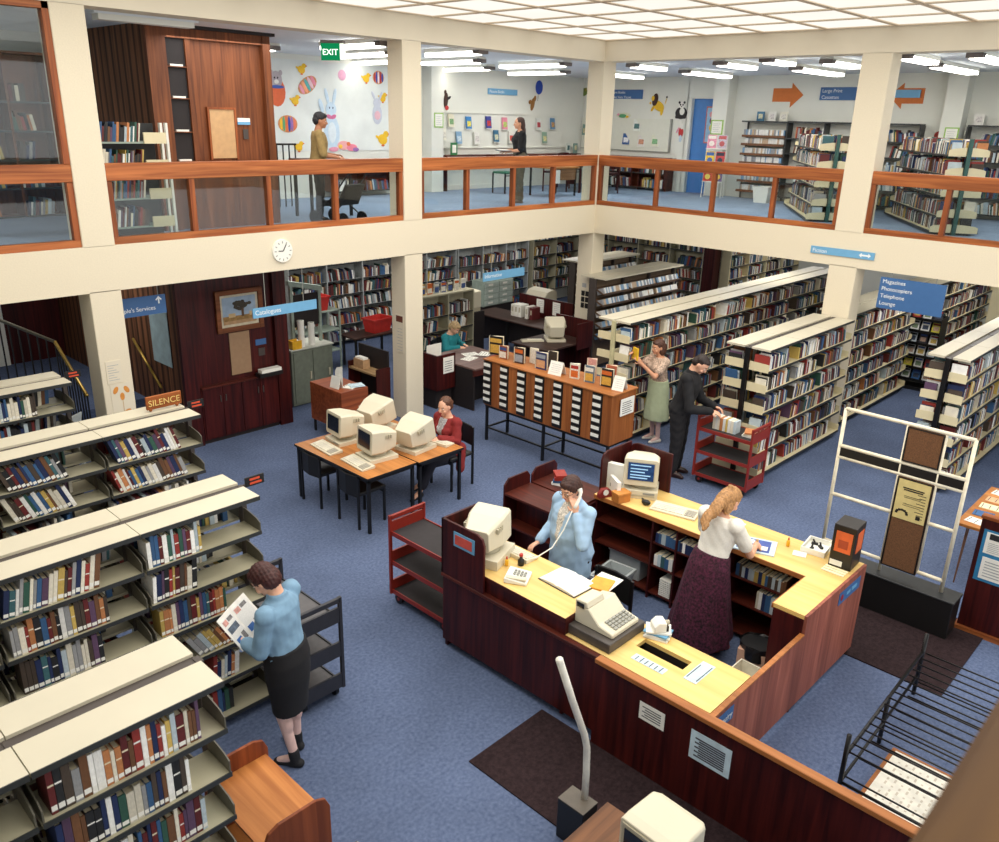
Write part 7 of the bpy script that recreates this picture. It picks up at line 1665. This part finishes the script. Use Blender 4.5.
# low cases and tables on the back gallery
wallcase('low case of picture books under the frieze on the back gallery', -2.75, -1.1, 2, 4.55, .3, (3.22,), 3.56, 'x', 1, MAHOGX)
t = thing('gallery_table', 'dark table beside the person in the tan shirt', 'table', (-4.9, 1.0, 3.1), world=True)
MB().box(-5.2, -4.3, 1.72, 2.3, 3.98, 4.01).build('table_top', MAHOGX, t)
for x in (-5.15, -4.38):
    for y in (1.78, 2.22): MB().box(x, x+.04, y, y+.04, 3.1, 3.98).build('leg', BLACK, t)
t = thing('push_chair', 'dark pushchair with a folded hood behind the balustrade below the person in tan', 'pushchair', (-5.2, 1.0, 3.1), .2)
MB().prism([(-.25, .3), (.2, .26), (.22, .34), (-.2, .40), (-.34, .62), (-.4, .6)], 'x', -.2, .2).build('seat', BLACKC, t, .01)
for sx in (-1, 1):
    MB().tube([(sx*.21, .3, .12), (sx*.21, -.1, .42), (sx*.21, -.45, .8)], .012, 6).build('frame', BLACKM, t); MB().tube([(sx*.21, -.3, .12), (sx*.21, .1, .38)], .012, 6).build('frame', BLACKM, t)
    for y in (-.3, .3): MB().cyl((sx*.21-.012, y, .1), (sx*.21+.012, y, .1), .1, n=18).build('wheel', BLACK, t)
t = thing('stair_guard', 'black metal railing bars in front of the frieze behind the person in tan', 'railing', (-4.5, 3.6, 3.1), world=True)
MB().box(-5.5, -4.2, 3.58, 3.62, 4.16, 4.19).build('rail', BLACKM, t)
for k in range(11): MB().box(-5.48+k*.125, -5.462+k*.125, 3.59, 3.61, 3.1, 4.16).build('bar', BLACKM, t)
# panelled tower on the gallery
slab('wall_tower_upper', [(-7.62, -5.9, 1.68, 4.88, 3.1, 5.77)], TOWER)
slab('wall_tower_side_upper', [(-7.68, -7.62, 1.68, 4.88, 3.1, 5.77)], SLATS)
slab('trim_9', [(-7.68, -7.42, 1.6, 1.68, 3.1, 5.72), (-5.98, -5.86, 1.58, 1.68, 3.1, 5.72), (-7.42, -5.98, 1.6, 1.68, 5.60, 5.72), (-7.14, -7.06, 1.62, 1.68, 3.1, 5.6)], TOWER)
slab('trim_10', [(-7.7, -5.82, 1.5, 1.7, 5.72, 5.76)], TOEK)
t = thing('recessed_shelf', 'tall dark recess with thin shelves in the wooden tower', 'shelf', (-7.28, 1.66, 4.0), world=True)
MB().box(-7.42, -7.14, 1.655, 1.675, 3.98, 5.6).build('back_panel', TOEK, t)
for z in (4.03, 4.42, 4.85, 5.25): sh = MB().box(-7.42, -7.14, 1.6, 1.66, z-.012, z).build('shelf', TOWER, t); MB().box(-7.38, -7.2, 1.61, 1.65, z, z+.025).build('papers', PAPER, sh)
t = thing('hatch_board', 'pale plywood hatch in an orange wood frame on the tower', 'hatch', (-6.67, 1.66, 4.06), world=True)
MB().box(-6.86, -6.48, 1.645, 1.68, 4.06, 4.72).build('panel', mat('plywood', (196, 156, 110), .6, var=.08), t)
MB().box(-6.89, -6.86, 1.63, 1.68, 4.04, 4.75).box(-6.48, -6.45, 1.63, 1.68, 4.04, 4.75).box(-6.86, -6.48, 1.63, 1.68, 4.72, 4.75).build('frame', RAILWZ, t)
t = thing('wall_label', 'small blue and white label beside the plywood hatch', 'sign', (-6.32, 1.67, 4.52)); MB().box(-.1, .1, -.01, 0, 0, .04, 0).box(-.1, .1, -.01, 0, .04, .09, 1).build('plate', [BLUEL, PAPER], t); MB().box(-.02, .06, -.008, 0, -.2, -.06).build('switch_plate', DARKM, t)
t = thing('return_counter', 'narrow wooden counter with papers in front of the tower', 'counter', (-6.8, 1.4, 3.1), world=True)
MB().box(-7.35, -6.1, 1.28, 1.62, 3.97, 4.0).build('counter_top', RAILW, t); MB().box(-7.3, -6.15, 1.55, 1.62, 3.1, 3.97).build('front_panel', TOWER, t)
for i, x in enumerate((-7.0, -6.6, -6.35)): flat('magazine', ('white magazine furthest left on the tower counter', 'dark edged magazine in the middle of the tower counter', 'pale magazine at the right of the tower counter')[i], 'magazine', x-.1, x+.14, 1.33, 1.55, 4.001, (PAPER, mat('magazine slate', (120, 130, 140), .5), PAPER)[i], .02, 2, None, .1*i)
# face-out stand left of the tower
t = thing('magazine_stand', 'dark cased display shelf of thin books left of the tower with cream end brackets', 'bookcase', (-8.3, .8, 3.1), world=True)
MB().box(-9.0, -8.0, .98, 1.02, 3.14, 4.53).build('back_panel', BLACK, t)
for x in (-8.0, -7.93): MB().box(x-.015, x+.015, .75, .80, 3.1, 4.54).build('upright', PAPER, t)
for k, z in enumerate((3.32, 3.66, 4.0, 4.32)):
    sh = MB().box(-9.0, -8.03, .62, .98, z-.02, z).build('shelf', GG, t); MB().box(-8.3, -8.02, .60, .62, z-.02, z+.11).build('bracket', SHELFC, sh)
    stuff_row(-8.95, -8.32, .66, 1, z, .27, k+77, lean=.15, thick=(.008, .03))
# left end of the gallery behind the tall glass
wallcase('wooden shelving of books behind the tall glass screen at the far left', -9.75, -8.75, 2, 2.2, .3, (4.75, 4.4, 4.05, 3.7, 3.35), 5.3, 'x', 1, TOWER, .2)
t = thing('exit_light', 'green and white illuminated exit box hanging under the gallery ceiling', 'exit sign', (-5.5, .55, 5.42), -.95)
MB().box(-.16, .16, -.07, .07, .20, .24).build('bracket', TRAY, t)
MB().box(-.14, .16, -.065, .065, 0, .20).build('lamp_box', mat('lamp box white', (230, 240, 226), .4, emit=.8), t); MB().box(-.15, .12, -.075, -.066, -.02, .20).build('face', emis('exit green', (20, 150, 90), .8), t)
lettering('EXIT', .11, emis('exit letters', (236, 255, 236), 2.2), t, (-.015, -.078, .05), FACE_Y, 'CENTER')
# ---------------------------------------------------------------- everything on the far shelves, too many to count
o = STUFF.build('shelved_books', [BM[i] for i in range(16)])
o['kind'] = 'stuff'; tag(o, 'rows of mixed library books filling the further shelves on both floors', 'books')

bpy.data.scenes.remove(WORK)
